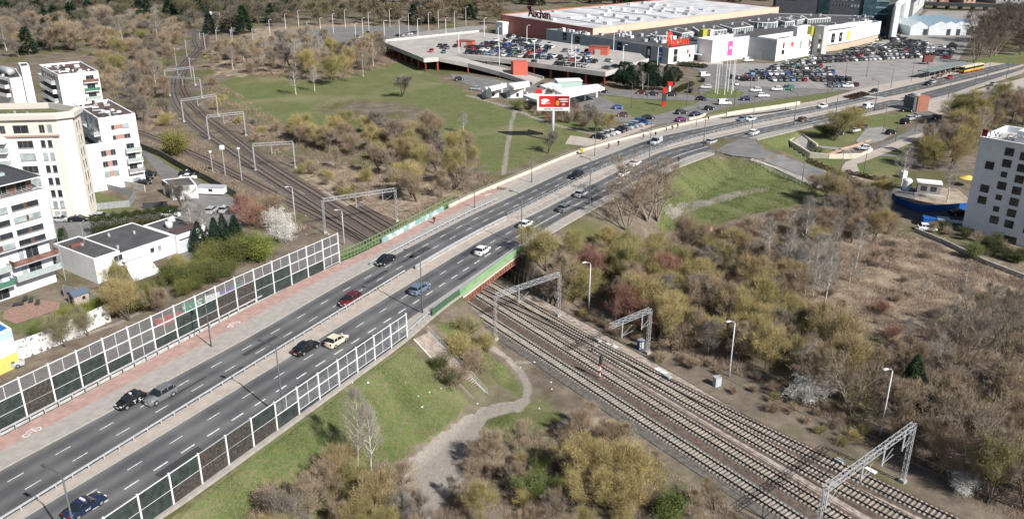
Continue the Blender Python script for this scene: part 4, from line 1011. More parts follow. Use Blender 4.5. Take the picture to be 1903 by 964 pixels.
# ------------------------------------------------------------------ buildings
def orient(poly):
    A = sum(poly[i][0] * poly[(i + 1) % len(poly)][1] - poly[(i + 1) % len(poly)][0] * poly[i][1] for i in range(len(poly)))
    return poly if A > 0 else poly[::-1]
def inset(poly, d):
    poly = orient(poly); n = len(poly); out = []
    for i in range(n):
        p0, p1, p2 = Vector(poly[i - 1]), Vector(poly[i]), Vector(poly[(i + 1) % n])
        a = (p1 - p0).normalized(); b = (p2 - p1).normalized(); na = Vector((-a.y, a.x)); nb = Vector((-b.y, b.x)); bis = (na + nb); bis /= max(.3, bis.dot(na)); out.append(tuple(p1 + bis * d))
    return out
def block(root, poly, z0, z1, wallm, roofm, parapet=.5, wname='wall', rname='roof', cap=None):
    m = MB(); m.prism(poly, z0, z1 - .02, 0, top=False); P = orient(poly); I = inset(poly, .35)
    n = len(P)
    for i in range(n):
        j = (i + 1) % n; a, b, c_, d_ = P[i], P[j], I[j], I[i]
        m.quad((*a, z1), (*b, z1), (*c_, z1), (*d_, z1)); m.quad((*c_, z1), (*c_, z1 - parapet), (*d_, z1 - parapet), (*d_, z1))
        m.quad((*a, z1 - .02), (*b, z1 - .02), (*b, z1), (*a, z1))
    m.build(wname, wallm, root)
    m = MB(); v = [(p[0], p[1], z1 - parapet + .01) for p in I]; m.v = v; m.f = [tuple(range(n))]; m.m = [0]; m.build(rname, roofm, root)
    if cap:
        m = MB()
        for i in range(n): a, b = P[i], P[(i + 1) % n]; m.bar((*a, z1 + .03), (*b, z1 + .03), .5, .08)
        m.build('coping', cap, root)
WR = random.Random(1)
class Face:
    """a wall face from a to b; outward = right-hand side when walking a -> b if out=-1"""
    def __init__(s, a, b, root, out=None, centre=None):
        s.a = Vector((a[0], a[1], 0)); s.b = Vector((b[0], b[1], 0)); s.d = (s.b - s.a).normalized(); s.L = (s.b - s.a).length
        s.n = Vector((s.d.y, -s.d.x, 0)); s.root = root; s.rz = math.atan2(s.d.y, s.d.x)
        if centre is not None and (Vector((centre[0], centre[1], 0)) - s.a).dot(s.n) > 0: s.n = -s.n
    def P(s, t, z, off=0): p = s.a + s.d * t + s.n * off; return (p.x, p.y, z)
    def win(s, t, z, w, h, nl=2, glass=None, fr=None, sill=True):
        """t = left edge, z = bottom"""
        fr = fr or framew; glass = glass or (glassl if WR.random() < .22 else glassd)
        m = MB(); c = s.P(t + w / 2, z, .0); m.box((c[0], c[1], z), (w, .10, h), s.rz, 0)
        gap = .07; pw = (w - gap * (nl + 1)) / nl
        for k in range(nl): p = s.P(t + gap + pw * (k + .5) + gap * k, z + gap, .052); m.box(p, (pw, .012, h - 2 * gap), s.rz, 1)
        if sill: p = s.P(t + w / 2, z - .08, .08); m.box(p, (w + .15, .2, .06), s.rz, 2)
        return m.build('window', [fr, glass, galv], s.root)
    def panel(s, t, z, w, h, mtl, name='panel', off=.02, th=.05):
        m = MB(); m.box(s.P(t + w / 2, z, off), (w, th, h), s.rz); return m.build(name, mtl, s.root)
    def balcony(s, t, z, w, d, railm, slab=None, h=1.05, back=True, dark=None):
        m = MB(); m.box(s.P(t + w / 2, z - .22, d / 2), (w, d, .22), s.rz); o = m.build('balcony', slab or whitew, s.root)
        m = MB(); m.box(s.P(t + w / 2, z, d - .05), (w, .05, h), s.rz); m.box(s.P(t + .04, z, d / 2), (.05, d - .1, h), s.rz); m.box(s.P(t + w - .04, z, d / 2), (.05, d - .1, h), s.rz)
        q_ = m.build('railing', railm, None); q_.parent = o; KIDS.setdefault(o.name, []).append(q_)
        q_.matrix_parent_inverse = (s.root.matrix_basis @ Matrix.Identity(4)).inverted()
        return o
rgl = mat('balcony_glass', (.38,.44,.42), .2, .1, 2); rgrey = mat('balcony_grey', (.30,.31,.30), .7, .15, 2); rgreen = mat('balcony_green_glass', (.07,.19,.13), .25, .1, 2); rbr = mat('balcony_terracotta', (.19,.10,.08), .7, .3, 1)
def clutter(root, poly, z, n, seed, name='roof_unit', mtls=None):
    rr = random.Random(seed); I = inset(poly, 1.6); xs = [p[0] for p in I]; ys_ = [p[1] for p in I]; k = 0
    mtls = mtls or [galv, whitem, darkm]
    ang = math.atan2(poly[1][1] - poly[0][1], poly[1][0] - poly[0][0])
    while k < n:
        x, y = rr.uniform(min(xs), max(xs)), rr.uniform(min(ys_), max(ys_))
        if not bool(inpoly(x, y, I)): n -= .2; continue
        m = MB(); t = rr.random()
        if t < .45: m.box((x, y, z), (rr.uniform(.8, 1.6), rr.uniform(.6, 1.2), rr.uniform(.4, 1.0)), ang)
        elif t < .75: m.bar((x, y, z + .5), (x + math.cos(ang) * rr.uniform(1.5, 3.5), y + math.sin(ang) * rr.uniform(1.5, 3.5), z + .5), .4, .35); m.box((x, y, z), (.2, .2, .5), ang)
        else: m.tube([(x, y, z), (x, y, z + rr.uniform(.5, 1.1))], rr.uniform(.25, .5), 10)
        m.build(name, rr.choice(mtls), root); k += 1
def cen(poly): return (sum(p[0] for p in poly) / len(poly), sum(p[1] for p in poly) / len(poly))
# --- white block with brick-red window panels (B3)
F = Vector((-99.3, 217.3)); u = Vector((-.77, -.64)).normalized(); v_ = Vector((-.64, .77)).normalized()
def PB(a, b): q_ = F + u * a + v_ * b; return (q_.x, q_.y)
b3 = empty('apartment_building', (*PB(6, 10), -7.15), 0, 'white apartment block with terracotta panels between windows, nearest the railway siding', 'building')
tall = [PB(0, 0), PB(9.2, 0), PB(9.2, 24), PB(0, 24)]
block(b3, tall, -7.4, 12.0, whitew, roofbr, .6); low = [PB(9.22, .01), PB(13.4, .01), PB(13.4, 13), PB(9.22, 13)]
block(b3, low, -7.4, 5.6, whitew, rooft, .9, 'low_wing_wall', 'terrace')
f = Face(PB(0, 0), PB(13.4, 0), b3, centre=PB(6, 10))
for fl, z in ((5, 8.6), (4, 5.9)):
    f.win(2.0, z, 1.6, 1.15, 2); f.panel(3.62, z, 2.0, 1.15, tintp); f.win(5.64, z, .8, 1.15, 1)
for z in (2.0, -.9, -3.6):
    f.win(6.3, z, 1.3, 1.5, 2); f.panel(7.62, z, 1.0, 1.5, tintp); f.win(8.64, z, 1.3, 1.5, 2)
for i, z in enumerate((2.4, -.4, -3.2)): 
    f.win(1.5, z, 2.0, 2.0, 2, sill=False); f.balcony(.1, z - .1, 3.9, 1.3, (rgl, rgl, rgrey)[i])
f.win(1.2, -7.0, 2.2, 1.9, 2, sill=False)
g = Face(PB(9.2, 0), PB(9.2, 24), b3, centre=PB(4, 10))
for k in range(3):
    g.win(1.5 + k * 5, 7.6, 2.2, 2.1, 2, sill=False)
g.balcony(.4, 7.5, 11, 1.5, rgl); g.balcony(12, 7.5, 9, 1.4, rgrey)
for k in range(4): g.win(1.5 + k * 5, 10.0, 1.8, 1.0, 2, glass=glassl, sill=False)
h_ = Face(PB(13.4, 0), PB(13.4, 13), b3, centre=PB(9, 5))
for z in (2.4, -.4, -3.2, -6): 
    h_.win(3, z, 3, 2.1, 2); h_.balcony(.3, z - .1, 9, 1.4, rgrey)
sF = Face(PB(0, 0), PB(0, 24), b3, centre=PB(6, 10))
for z in (-6.4, -3.6, -.8, 2.0, 4.8, 7.6):
    for k in range(4): sF.win(2.5 + k * 5.4, z + .4, 1.8, 1.6, 2)
clutter(b3, tall, 11.4, 34, 3)
# --- far white block (B4)
b4 = empty('apartment_building', (-160, 300, -7.15), 0, 'white apartment block behind the sedum roof, brown roof crowded with vents', 'building')
p4 = [(-144.2, 292.7), (-154.4, 285.1), (-171.5, 305.3), (-160.5, 313.5)]
block(b4, p4, -7.4, 10, whitew, roofbr, .6); f = Face(p4[0], p4[1], b4, centre=cen(p4))
for i, z in enumerate((6.7, 3.7, .7, -2.3, -5.2)): f.win(1.7, z, 2.6, 2.1, 2, sill=False); f.balcony(.5, z - .1, 4.8, 1.3, (rbr, rgreen, rgl, rgrey, rgl)[i])
g = Face(p4[1], p4[2], b4, centre=cen(p4))
for i, z in enumerate((6.5, 3.4, .3, -2.7)):
    g.panel(5, z - .2, 19, 2.3, glassd, 'loggia', .01); g.balcony(4.5, z - .3, 19.5, 1.6, (rgl, whitew, rgl, rgl)[i], h=1.2); g.win(1.4, z + .3, 1.0, 1.6, 1)
for k in range(6): g.panel(6 + k * 3.0, 6.4, .9, 2.2, tintp, 'pier', .06)
clutter(b4, p4, 9.4, 30, 5)
b4b = empty('apartment_building', (-172, 280, -7.15), 0, 'white apartment wing with a silver air duct on its roof, left edge', 'building')
q4 = [U(40,143,7.5), U(18,146,7.5), U(-60,128,7.5), U(-20,118,7.5), U(30,128,7.5)]
block(b4b, q4, -7.4, 7.5, whitew, rooft, .5); g = Face(q4[1], q4[2], b4b, centre=cen(q4))
for z in (4.2, 1.2): g.panel(2, z, 12, 2.2, glassd, 'loggia', .01); g.balcony(1.5, z - .1, 13, 1.5, whitew); g.win(.4, z + .3, .9, 1.5, 1)
m = MB(); c = U(15,135,8); m.tube([(c[0] - 8, c[1] + 6, 8.6), (c[0] + 1, c[1] - 1, 8.6), (c[0] + 2.5, c[1] - 2, 8.2)], 1.3, 14); m.build('air_duct', galv, b4b, True); clutter(b4b, q4, 7.0, 9, 8)
b4c = empty('stair_tower', (-168, 296, -7.15), 0, 'small white stair tower standing between the two white blocks', 'building')
q5 = [U(54,122,10.5), U(38,124,10.5), U(33,117,10.5), U(50,116,10.5)]; block(b4c, q5, -7.4, 10.5, whitew, rooft, .3)
# --- cream brick building with sedum roof (B2)
b2 = empty('apartment_building', (-110, 195, -7.15), 0, 'seven storey cream brick and white apartment building with a green sedum roof', 'building')
A0 = Vector((-101.6, 190.2)); uu = (Vector((-116.9, 188.1)) - Vector((-101.5, 190.0))).normalized(); vv = Vector((-.36, .93)).normalized()
def PC(a, b): q_ = A0 + uu * a + vv * b; return (q_.x, q_.y)
p2 = [PC(0, 0), PC(3.2, -1.6), PC(32, -1.6), PC(32, 12), PC(6, 12), PC(-1.2, 5.5)]
block(b2, p2, -7.4, 17.2, brickc, greenr, .25)
m = MB(); pc = orient(inset(p2, -.7)); pi_ = orient(inset(p2, .6)); n = len(pc)
for i in range(n):
    j = (i + 1) % n
    m.quad((*pc[i], 17.2), (*pc[j], 17.2), (*pc[j], 18.2), (*pc[i], 18.2)); m.quad((*pc[i], 18.2), (*pc[j], 18.2), (*pi_[j], 18.5), (*pi_[i], 18.5)); m.quad((*pi_[i], 18.5), (*pi_[j], 18.5), (*pi_[j], 17.0), (*pi_[i], 17.0)); m.quad((*pc[j], 17.2), (*pc[i], 17.2), (*pi_[i], 17.1), (*pi_[j], 17.1), 1)
m.build('cornice', [mat('pale_cornice', (.60,.56,.51), .8), mat('pink_soffit', (.42,.28,.24), .8)], b2)
f = Face(PC(3.2, -1.6), PC(32, -1.6), b2, centre=PC(10, 5))
f.panel(1.6, -4.3, 27.0, 17.4, whitew, 'white_bay', .04, .1)
for k, z in enumerate((10.6, 7.6, 4.6, 1.6, -1.4, -4.1)):
    for t in (1.9, 3.4): w = f.win(t, z, 1.0, 1.75, 1, glass=(glassd, glassl)[k in (1, 5)], sill=True); w.location = w.location + Vector((f.n.x, f.n.y, 0)) * .08
    w = f.win(6.1, z, 3.4, 1.7, 3, glass=(glassd, glassl, glassd, glassl, glassl, glassl)[k]); w.location = w.location + Vector((f.n.x, f.n.y, 0)) * .08
for t, w_ in ((1.4, 1.0), (3.0, 1.2), (6.5, 3.3), (11.5, 1.2), (13.5, 1.6), (18, 3.4)): f.win(t, 14.0, w_, 1.9, 2, sill=False)
m = MB(); m.box(f.P(6, 13.2, .25), (12, .5, .35), f.rz); m.build('ledge', mat('pink_soffit', (.42,.28,.24), .8), b2)
m = MB(); m.box(f.P(16.4, 12.0, .9), (9.6, 1.8, 1.2), f.rz); m.build('terrace_wall', whitew, b2)
for z in (9.9, 6.9, 3.9, .9):
    f.balcony(11.6, z, 8.2, 1.5, rgl); f.win(12.2, z + .1, 3.2, 2.1, 2, sill=False); f.win(16.2, z + .1, .9, 1.9, 1, sill=False); f.win(17.6, z + .1, 1.0, 1.9, 1, sill=False)
for t, z in ((1.9, -6.6), (3.4, -6.6), (6.1, -6.6)): f.win(t, z, 1.1 if t < 5 else 3.2, 1.6, 1 if t < 5 else 3, glass=glassl)
g = Face(PC(0, 0), PC(3.2, -1.6), b2, centre=PC(10, 5)); g2 = Face(PC(-1.2, 5.5), PC(0, 0), b2, centre=PC(10, 5))
for z in (13.8, 10.6, 7.6, 4.6, 1.6, -1.4, -4.2): g2.win(1.6, z, .7, 1.9, 1, fr=brickc); g2.win(3.2, z, .7, 1.9, 1, fr=brickc)
h_ = Face(PC(6, 12), PC(-1.2, 5.5), b2, centre=PC(10, 5))
for z in (10, 7, 4, 1, -2, -5): h_.balcony(1, z, 5, 1.4, rgrey); h_.win(1.5, z + .1, 3, 2, 2, sill=False)
for a_, b_ in ((10, 3), (13, 4.5), (14, 2.2), (17, 5), (20, 3), (24, 5)):
    c = PC(a_, b_); m = MB(); m.box((c[0], c[1], 16.9), (.35, .35, 1.1), 0); m.box((c[0], c[1], 17.0), (1.6, .7, .15), .3); m.build('roof_vent', galv, b2)
# --- near left tower with hip roof (B1)
b1 = empty('apartment_building', (-96, 150, -7.15), 0, 'white block with dark hip roof and strip windows at the left edge', 'building')
c1 = Vector((-88.6, 151.8)); ua = (Vector((-95.7, 148.8)) - Vector((-90.9, 155.9))).normalized(); ub = Vector((-ua.y, ua.x))
if ub.x > 0: ub = -ub
def PD(a, b): q_ = c1 + ua * a + ub * b; return (q_.x, q_.y)
bw = mat('cool_white_render', (.72,.75,.80), .85, .04, .6)
p1 = [PD(0, 0), PD(26, 0), PD(26, 14), PD(0, 14)]
block(b1, p1, 2.2, 12.2, bw, conc, .2); pl = [PD(.9, 1.4), PD(26, 1.4), PD(26, 13), PD(.9, 13)]
m = MB(); m.prism(pl, -7.4, 2.2); m.build('lower_wall', bw, b1)
pp_ = [PD(1.6, 1.8), PD(26, 1.8), PD(26, 12.4), PD(1.6, 12.4)]; m = MB(); m.prism(pp_, 12.2, 14.6); m.build('penthouse_wall', mat('penthouse_brown', (.14,.09,.075), .7, .2, .5), b1)
m = MB(); E_ = [PD(.2, .2), PD(27, .2), PD(27, 13.8), PD(.2, 13.8)]; r1, r2 = PD(8, 7), PD(20, 7); zz = 14.7
e = [(*q_, zz) for q_ in E_]; R1, R2 = (*r1, 18.2), (*r2, 18.2)
m.tri(e[0], R1, e[3]); m.quad(e[0], e[1], R2, R1); m.tri(e[1], e[2], R2); m.quad(e[2], e[3], R1, R2)
m.build('hip_roof', mat('dark_roof_tiles', (.045,.048,.055), .8, .15, 3), b1, fixn=True)
m = MB(); m.prism(inset(E_, -.05), 14.55, 14.72, bottom=True); m.build('eaves', whitem, b1)
for a_ in (6.5, 12): 
    m = MB(); c = PD(a_, 3); m.box((c[0], c[1], 15.8), (1.6, 1.6, .5), math.atan2(ua.y, ua.x)); m.build('roof_window', glassl, b1)
f = Face(PD(0, 0), PD(26, 0), b1, centre=PD(10, 6))
for k, z in enumerate((9.5, 7.1, 4.7, 2.9)):
    if k == 3: z = 2.6
    for j, t in enumerate((1.9, 7.6, 13.6, 19.6)):
        m = MB(); m.box(f.P(t + 2.5, z, -.02), (5.0, .12, 1.15), f.rz, 0)
        gl = (1, 2)[(k + j) % 3 == 1]
        m.box(f.P(t + 1.15, z + .08, .05), (2.2, .02, 1.0), f.rz, gl); m.box(f.P(t + 3.85, z + .08, .05), (2.2, .02, 1.0), f.rz, 1 if j else gl); m.box(f.P(t + 2.5, z + .08, .055), (.42, .02, 1.0), f.rz, 3)
        m.box(f.P(t + 2.5, z - .06, .1), (5.1, .2, .06), f.rz, 0); m.build('window', [framew, glassd, glassl, wood], b1)
pf = Face(PD(1.6, 1.8), PD(26, 1.8), b1, centre=PD(10, 6))
for t in (1.0, 4.6, 8.2, 12): pf.win(t, 12.35, 2.0, 2.0, 2, sill=False); pf.panel(t + 2.4, 12.3, .7, 2.1, wood, 'shutter', .04)
m = MB(); 
for z in (12.8, 13.1): m.bar(f.P(.2, z, -.2), f.P(26, z, -.2), .05)
for t in range(0, 26, 2): m.bar(f.P(t + .2, 12.2, -.2), f.P(t + .2, 13.1, -.2), .05)
m.build('terrace_railing', galv, b1)
f2 = Face(PD(.9, 1.4), PD(26, 1.4), b1, centre=PD(10, 6))
for z, rr_ in ((-.9, rbr), (-3.8, rgl)):
    f2.balcony(-.6, z, 8.5, 1.9, rr_, slab=galv); f2.balcony(8.4, z - .3, 9, 1.9, rgreen if z < -3 else rgl, slab=galv); f2.balcony(17.8, z - .6, 8, 1.8, rgl, slab=galv)
    for t in (2.2, 9.8, 13, 18.5): f2.win(t, z + .05, 2.4, 2.3, 2, sill=False); f2.win(t + 2.8, z + .05, .9, 2.3, 1, glass=glassl, sill=False)
for t in (9, 14): f2.win(t, -7, 2.8, 2.3, 2, sill=False)
for a_ in (0, 26):
    pass
m = MB()
for z in (-3.8, -.9, 2): m.bar((*PD(-.4, .6), z), (*PD(-.4, 8), z), .1)
for b_ in (.6, 4, 8): m.bar((*PD(-.4, b_), -7.2), (*PD(-.4, b_), 10), .1)
m.build('outdoor_frame', galv, b1)
# patio with garden furniture, shed, fences
x, y, z = U(55,578,-7.1) + (-7.1,)
sheet('patio', [(8,578),(60,556),(112,562),(110,575),(30,602),(4,592)], mat('brick_paving', (.30,.19,.15), .9, .15, 2), .08)
for px, py, nm, lb in ((35,568,'garden_table','black garden table on the brick patio'),(47,560,'garden_chair','black wicker chair at the patio table, by the wall'),(58,563,'garden_chair','black wicker chair on the patio, beside the table'),(70,567,'garden_chair','black wicker chair on the patio, nearest the shed fence')):
    x, y, z = G(px, py); r = empty(nm, (x, y, z + .1), 0, lb, nm.split('_')[1]); m = MB(); m.box((x, y, z + .45), ((1.8, 1.1, .1) if 'table' in nm else (.7, .7, .15)), .4); m.build('top' if 'table' in nm else 'seat', darkm, r)
    m = MB(); 
    for sx in (-1, 1):
        for sy in (-1, 1): m.box((x + sx * (.7 if 'table' in nm else .28), y + sy * (.4 if 'table' in nm else .28), z + .08), (.08, .08, .4))
    m.build('legs', darkm, r)
    if 'chair' in nm: m = MB(); m.box((x, y + .3, z + .5), (.7, .1, .6), .4); m.build('backrest', darkm, r)
c = U(148,562,-7.1); sh = empty('garden_shed', (*c, -7.1), 0, 'small pale shed with blue pitched roof next to the tower garden', 'shed'); az = .95
m = MB(); m.box((*c, -7.2), (2.8, 2.3, 2.2), az); m.build('wall', mat('shed_boards', (.42,.34,.31), .9, .1, 3), sh)
ca, sa = math.cos(az), math.sin(az)
def sp_(a_, b_, zz): return (c[0] + a_ * ca - b_ * sa, c[1] + a_ * sa + b_ * ca, zz)
m = MB(); m.quad(sp_(-1.6, -1.4, -5.1), sp_(1.6, -1.4, -5.1), sp_(1.6, 0, -4.3), sp_(-1.6, 0, -4.3)); m.quad(sp_(-1.6, 1.4, -5.1), sp_(1.6, 1.4, -5.1), sp_(1.6, 0, -4.3), sp_(-1.6, 0, -4.3)); m.build('roof', mat('blue_grey_roof', (.10,.13,.18), .6), sh)
m = MB(); m.box(sp_(-1.42, 0, -7.1), (.05, .9, 1.9), az); m.build('door', darkm, sh); m = MB(); m.box(sp_(.4, -1.17, -6.2), (.6, .05, .6), az); m.build('window', glassd, sh)
# --- low white workshop
zt = -2.0
w = [U(*p, zt) for p in ((174,482),(110,460),(150,447),(222,466))]
lw = empty('workshop_building', (*w[0], -7.15), 0, 'low white workshop with dark felt roofs and a roll-up door', 'building')
A_, D_ = Vector(U(174,482,zt)), Vector(U(222,466,zt)); e1 = (D_ - A_).normalized(); e2 = Vector((-e1.y, e1.x)); 
if e2.y < 0: e2 = -e2
def PE(a, b): q_ = A_ + e1 * a + e2 * b; return (q_.x, q_.y)
Wl = (D_ - A_).length
p = [PE(0, 0), PE(Wl, 0), PE(Wl, 14.5), PE(0, 14.5)]; block(lw, p, -7.4, -1.9, whitew, rooft, .15, cap=None)
p = [PE(Wl + .02, 1.2), PE(Wl + 13.0, 1.2), PE(Wl + 13.0, 16), PE(Wl + .02, 16)]; block(lw, p, -7.4, -3.1, whitew, rooft, .12)
p = [PE(Wl + 13.02, .2), PE(Wl + 20.5, .2), PE(Wl + 20.5, 12), PE(Wl + 13.02, 12)]; block(lw, p, -7.4, -3.0, whitew, rooft, .12)
m = MB(); q0, q1, q2, q3 = PE(Wl + 13.6, -.1), PE(Wl + 21, -.1), PE(Wl + 21, 3.4), PE(Wl + 13.6, 3.4); m.quad((*q0, -4.1), (*q1, -4.1), (*q2, -2.6), (*q3, -2.6)); m.tri((*q1, -4.1), (*q1, -4.2), (*q2, -2.6)); m.build('sloped_roof', mat('maroon_roof', (.075,.045,.045), .8, .1, 2), lw)
f = Face(PE(0, 0), PE(Wl, 0), lw, centre=PE(2, 5)); f.win(4.0, -4.0, 1.9, 1.3, 2, fr=framewh); f.win(2.2, -6.6, 1.0, 1.3, 1, fr=framewh); f.win(4.9, -6.4, 1.0, 1.3, 1, fr=framewh)
f = Face(PE(Wl, 1.2), PE(Wl + 13, 1.2), lw, centre=PE(Wl + 5, 5)); f.win(7.2, -5.2, 1.0, 1.1, 1, fr=framewh); f.win(8.9, -5.2, 1.0, 1.1, 1, fr=framewh); f.win(2.0, -6.6, 1.2, 1.5, 1, fr=framewh)
m = MB(); m.box(f.P(2.8, -4.9, .9), (4.2, 1.8, .08), f.rz); m.build('canopy', galv, lw); f.panel(3.4, -7.1, 1.1, 2.1, whitem, 'door', .04)
f = Face(PE(Wl + 13, .2), PE(Wl + 20.5, .2), lw, centre=PE(Wl + 15, 5)); f.panel(.3, -7.1, 2.6, 2.7, mat('pale_shutter', (.52,.56,.58), .6, .06, 4), 'roll_up_door', .04)
for t in (3.5, 4.9, 6.1): f.win(t, -6.6, 1.15, 1.4, 1, fr=framewh)
m = MB(); c = PE(Wl + 15.5, 6); m.tube([(*c, -3), (*c, -1.5)], .75, 12); m.tube([(*c, -1.5), (c[0] + 1.2, c[1] + .4, -1.0)], .65, 10); m.build('ventilation_stack', whitem, lw, True)
for a_, b_ in ((Wl + 2, 4), (Wl + 5, 12), (3, 9), (Wl + 9, 9)): m = MB(); c = PE(a_, b_); m.tube([(*c, -3.1), (*c, -1.6 if a_ < Wl else -2.4)], .28, 8); m.build('roof_vent', galv, lw)
m = MB(); c = PE(2.2, 9.5); m.box((*c, -2), (2.6, .7, .5), .9); m.build('chimney', mat('red_brick', (.20,.08,.06), .9, .2, 3), lw); m = MB(); m.bar((*PE(4, 10), -2), (*PE(4, 10), 2.4), .07); m.bar((*PE(3.4, 10), 2.2), (*PE(4.8, 10.6), 2.2), .05); m.build('aerial', galv, lw)
m = MB(); m.quad((*PE(Wl - 1, -5), -7.0), (*PE(Wl + 5, -5.2), -7.0), (*PE(Wl + 5, -1), -4.6), (*PE(Wl, -1), -4.6)); m.prism([PE(Wl - 1, -5), PE(Wl + 5, -5.2), PE(Wl + 5, -1), PE(Wl, -1)], -7.2, -6.9); m.build('lean_to', whitew, lw)
# --- white garage, dark fences, retaining wall
zt = -3.4
w = [U(*p, zt) for p in ((318,346),(366,344),(352,328),(300,334))]
ga = empty('garage', (*w[0], -7.15), 0, 'small white garage with flat dark roof at the end of the yard', 'garage'); block(ga, w, -7.3, zt, whitew, rooft, .12)
f = Face(w[3], w[0], ga, centre=cen(w)); f.panel(2, -7.1, 3.2, 2.4, darkm, 'door', .03); f.panel(0, -4.9, 7, 1.4, darkm, 'cladding', .04)
hut = empty('prefab_hut', (*U(395,362,-7), -7.1), 0, 'white trailer hut with grey roof beside the yard fence behind the garage', 'hut'); c = U(395,360,-7); m = MB(); m.box((*c, -6.7), (7, 2.4, 1.7), -.1); m.build('wall', whitem, hut); m = MB(); m.box((*c, -5.0), (7.2, 2.6, .18), -.1); m.build('roof', greym, hut); m = MB(); m.box((c[0], c[1] - 1.22, -6.0), (1.0, .05, .7), -.1); m.build('window', glassd, hut)
px_wall('retaining_wall', [(190,338),(270,356)], 1.8, .3, conc, 'pale concrete retaining wall of the garage ramp by the white block', 'retaining wall')
px_wall('garden_fence', [(165,345),(252,366),(242,384),(160,392),(103,396)], 1.7, .08, mat('grey_mesh_fence', (.30,.31,.32), .7, .25, 4), 'grey mesh fence round the small lawn below the cream building', 'fence')
px_wall('railway_wall', [(262,277),(300,292),(345,318),(390,340),(420,357),(442,370)], 1.9, .3, mat('weathered_wall', (.13,.12,.10), .95, .25, 1), 'long dark weathered wall between the yard and the siding', 'wall')
px_wall('gate', [(266,388),(312,384)], 1.5, .06, darkm, 'dark sliding gate across the yard drive', 'gate')
px_wall('mesh_fence', [(185,562),(120,545),(120,552)], 1.8, .06, mat('grey_mesh_fence', (.30,.31,.32), .7, .25, 4), 'grey fence between the workshop and the shed', 'fence')
px_wall('garden_wall', [(24,672),(60,660),(110,640),(180,608),(206,596)], 3.4, .3, whgraf, 'long white wall covered in thin dark graffiti scribbles', 'wall')
gw, P_ = px_wall('graffiti_fence', [(290,608),(340,592)], 1.6, .2, mat('red_graffiti', (.50,.05,.03), .8, col2=(.35,.30,.22), nscale=1.1, detail=5, nlo=.52, nhi=.6), 'low wall sprayed red under the green bushes', 'wall')
px_wall('graffiti_fence', [(340,580),(378,568)], 1.6, .2, mat('green_graffiti', (.03,.28,.10), .8, col2=(.6,.65,.6), nscale=1.2, detail=4, nlo=.55, nhi=.6), 'low wall sprayed green with white letters under the bushes', 'wall')
px_wall('graffiti_fence', [(380,566),(410,556)], 1.6, .2, whitew, 'plain white stretch of low wall between two graffiti', 'wall')
px_wall('graffiti_fence', [(410,556),(458,536)], 1.6, .2, mat('purple_graffiti', (.22,.14,.42), .8, col2=(.03,.25,.09), nscale=.9, detail=4, nlo=.5, nhi=.56), 'low wall sprayed purple on green at the foot of the dark conifers', 'wall')
# --- yellow and white building at the left edge
yb = empty('shop_building', (*U(0,668,-7), -7.1), 0, 'building corner with blue roof, white wall and yellow base at the left edge', 'building')
zt = -.4; w = [U(20,609,zt), U(-40,636,zt), U(-60,610,zt), U(-8,592,zt)]
block(yb, w, -7.3, zt, whitew, mat('blue_roof', (.02,.16,.42), .6), .15); f = Face(w[0], w[1], yb, centre=cen(w)); f.panel(0, -7.2, f.L, 2.6, mat('yellow_paint', (.80,.58,.16), .8, .05, 1), 'yellow_base', .03, .06); f.panel(0, -1.9, f.L, 1.3, mat('pale_blue_band', (.45,.58,.66), .8), 'blue_band', .03, .06)
f = Face(w[0], w[3], yb, centre=cen(w)); f.panel(0, -7.2, f.L, 2.6, MATS['yellow_paint'], 'yellow_base', .03, .06)
# --- tower on the right
rb = empty('office_building', (110, 176, -5), 0, 'white tower block with scattered square windows at the right edge of the view', 'building')
rw = mat('bluish_white_render', (.72,.745,.79), .85, .05, .6)
c0 = Vector((100.4, 175.4)); ra = (Vector((106.1, 169.1)) - c0).normalized(); rbv = Vector((-ra.y, ra.x)); 
if rbv.y < 0: rbv = -rbv
def PF(a, b): q_ = c0 + ra * a + rbv * b; return (q_.x, q_.y)
p = [PF(0, 0), PF(22, 0), PF(22, 15), PF(0, 15)]; rz0, rz1 = -3.4, 17.0
block(rb, p, rz0, rz1, rw, conc, 1.1, cap=whitem); m = MB(); m.prism([PF(2.6, .05), PF(22, .05), PF(22, 15), PF(2.6, 15)], -6.6, rz0); m.build('base_wall', rw, rb)
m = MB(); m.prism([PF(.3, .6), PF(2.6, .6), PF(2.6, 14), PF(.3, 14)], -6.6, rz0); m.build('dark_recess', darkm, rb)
f = Face(PF(0, 0), PF(22, 0), rb, centre=PF(10, 7))
wg = mat('square_window_glass', (.03,.035,.04), .12, .5, .8, spec=.7)
def W(t, z, w=1.75, h=1.7): 
    o = f.win(t, z, w, h, 2, glass=wg, fr=darkm, sill=False)
for t, zz_ in ((2.0, (10.4, 5.2, 2.6)), (5.2, (14.0, 11.5, 6.6, -1.1)), (8.2, (13.6, 11.1, 8.7, 6.2, 3.7, 1.2, -1.3)), (12.0, (13.3, 10.9, 8.4, 5.9, 3.4, .9, -1.6)), (15.4, (13, 10.6, 8.1, 5.6, 3.1, .6, -1.9)), (18.6, (13, 10.6, 8.1, 5.6, 3.1, .6, -1.9))):
    for z in zz_: W(t, z)
for z in (9.3, 4.2, 1.6): W(5.4, z, 1.2, 1.2)
W(8.6, -4.9, 2.6, 1.9)
g = Face(PF(0, 0), PF(0, 15), rb, centre=PF(10, 7))
for z in (-2, 1, 4, 7, 10, 13):
    for t in (2, 6, 10): 
        g.win(t, z, 1.7, 1.6, 2, glass=wg, fr=darkm, sill=False)
m = MB(); c = PF(7, 7); m.box((*c, 15.9), (3.2, 4.5, 2.6), f.rz); m.build('lift_house', rw, rb)
sgn = empty('roof_sign', (*PF(4.5, .3), 17.1), 0, 'row of pale letters J.W. CONS standing on the roof edge of the white tower', 'sign')
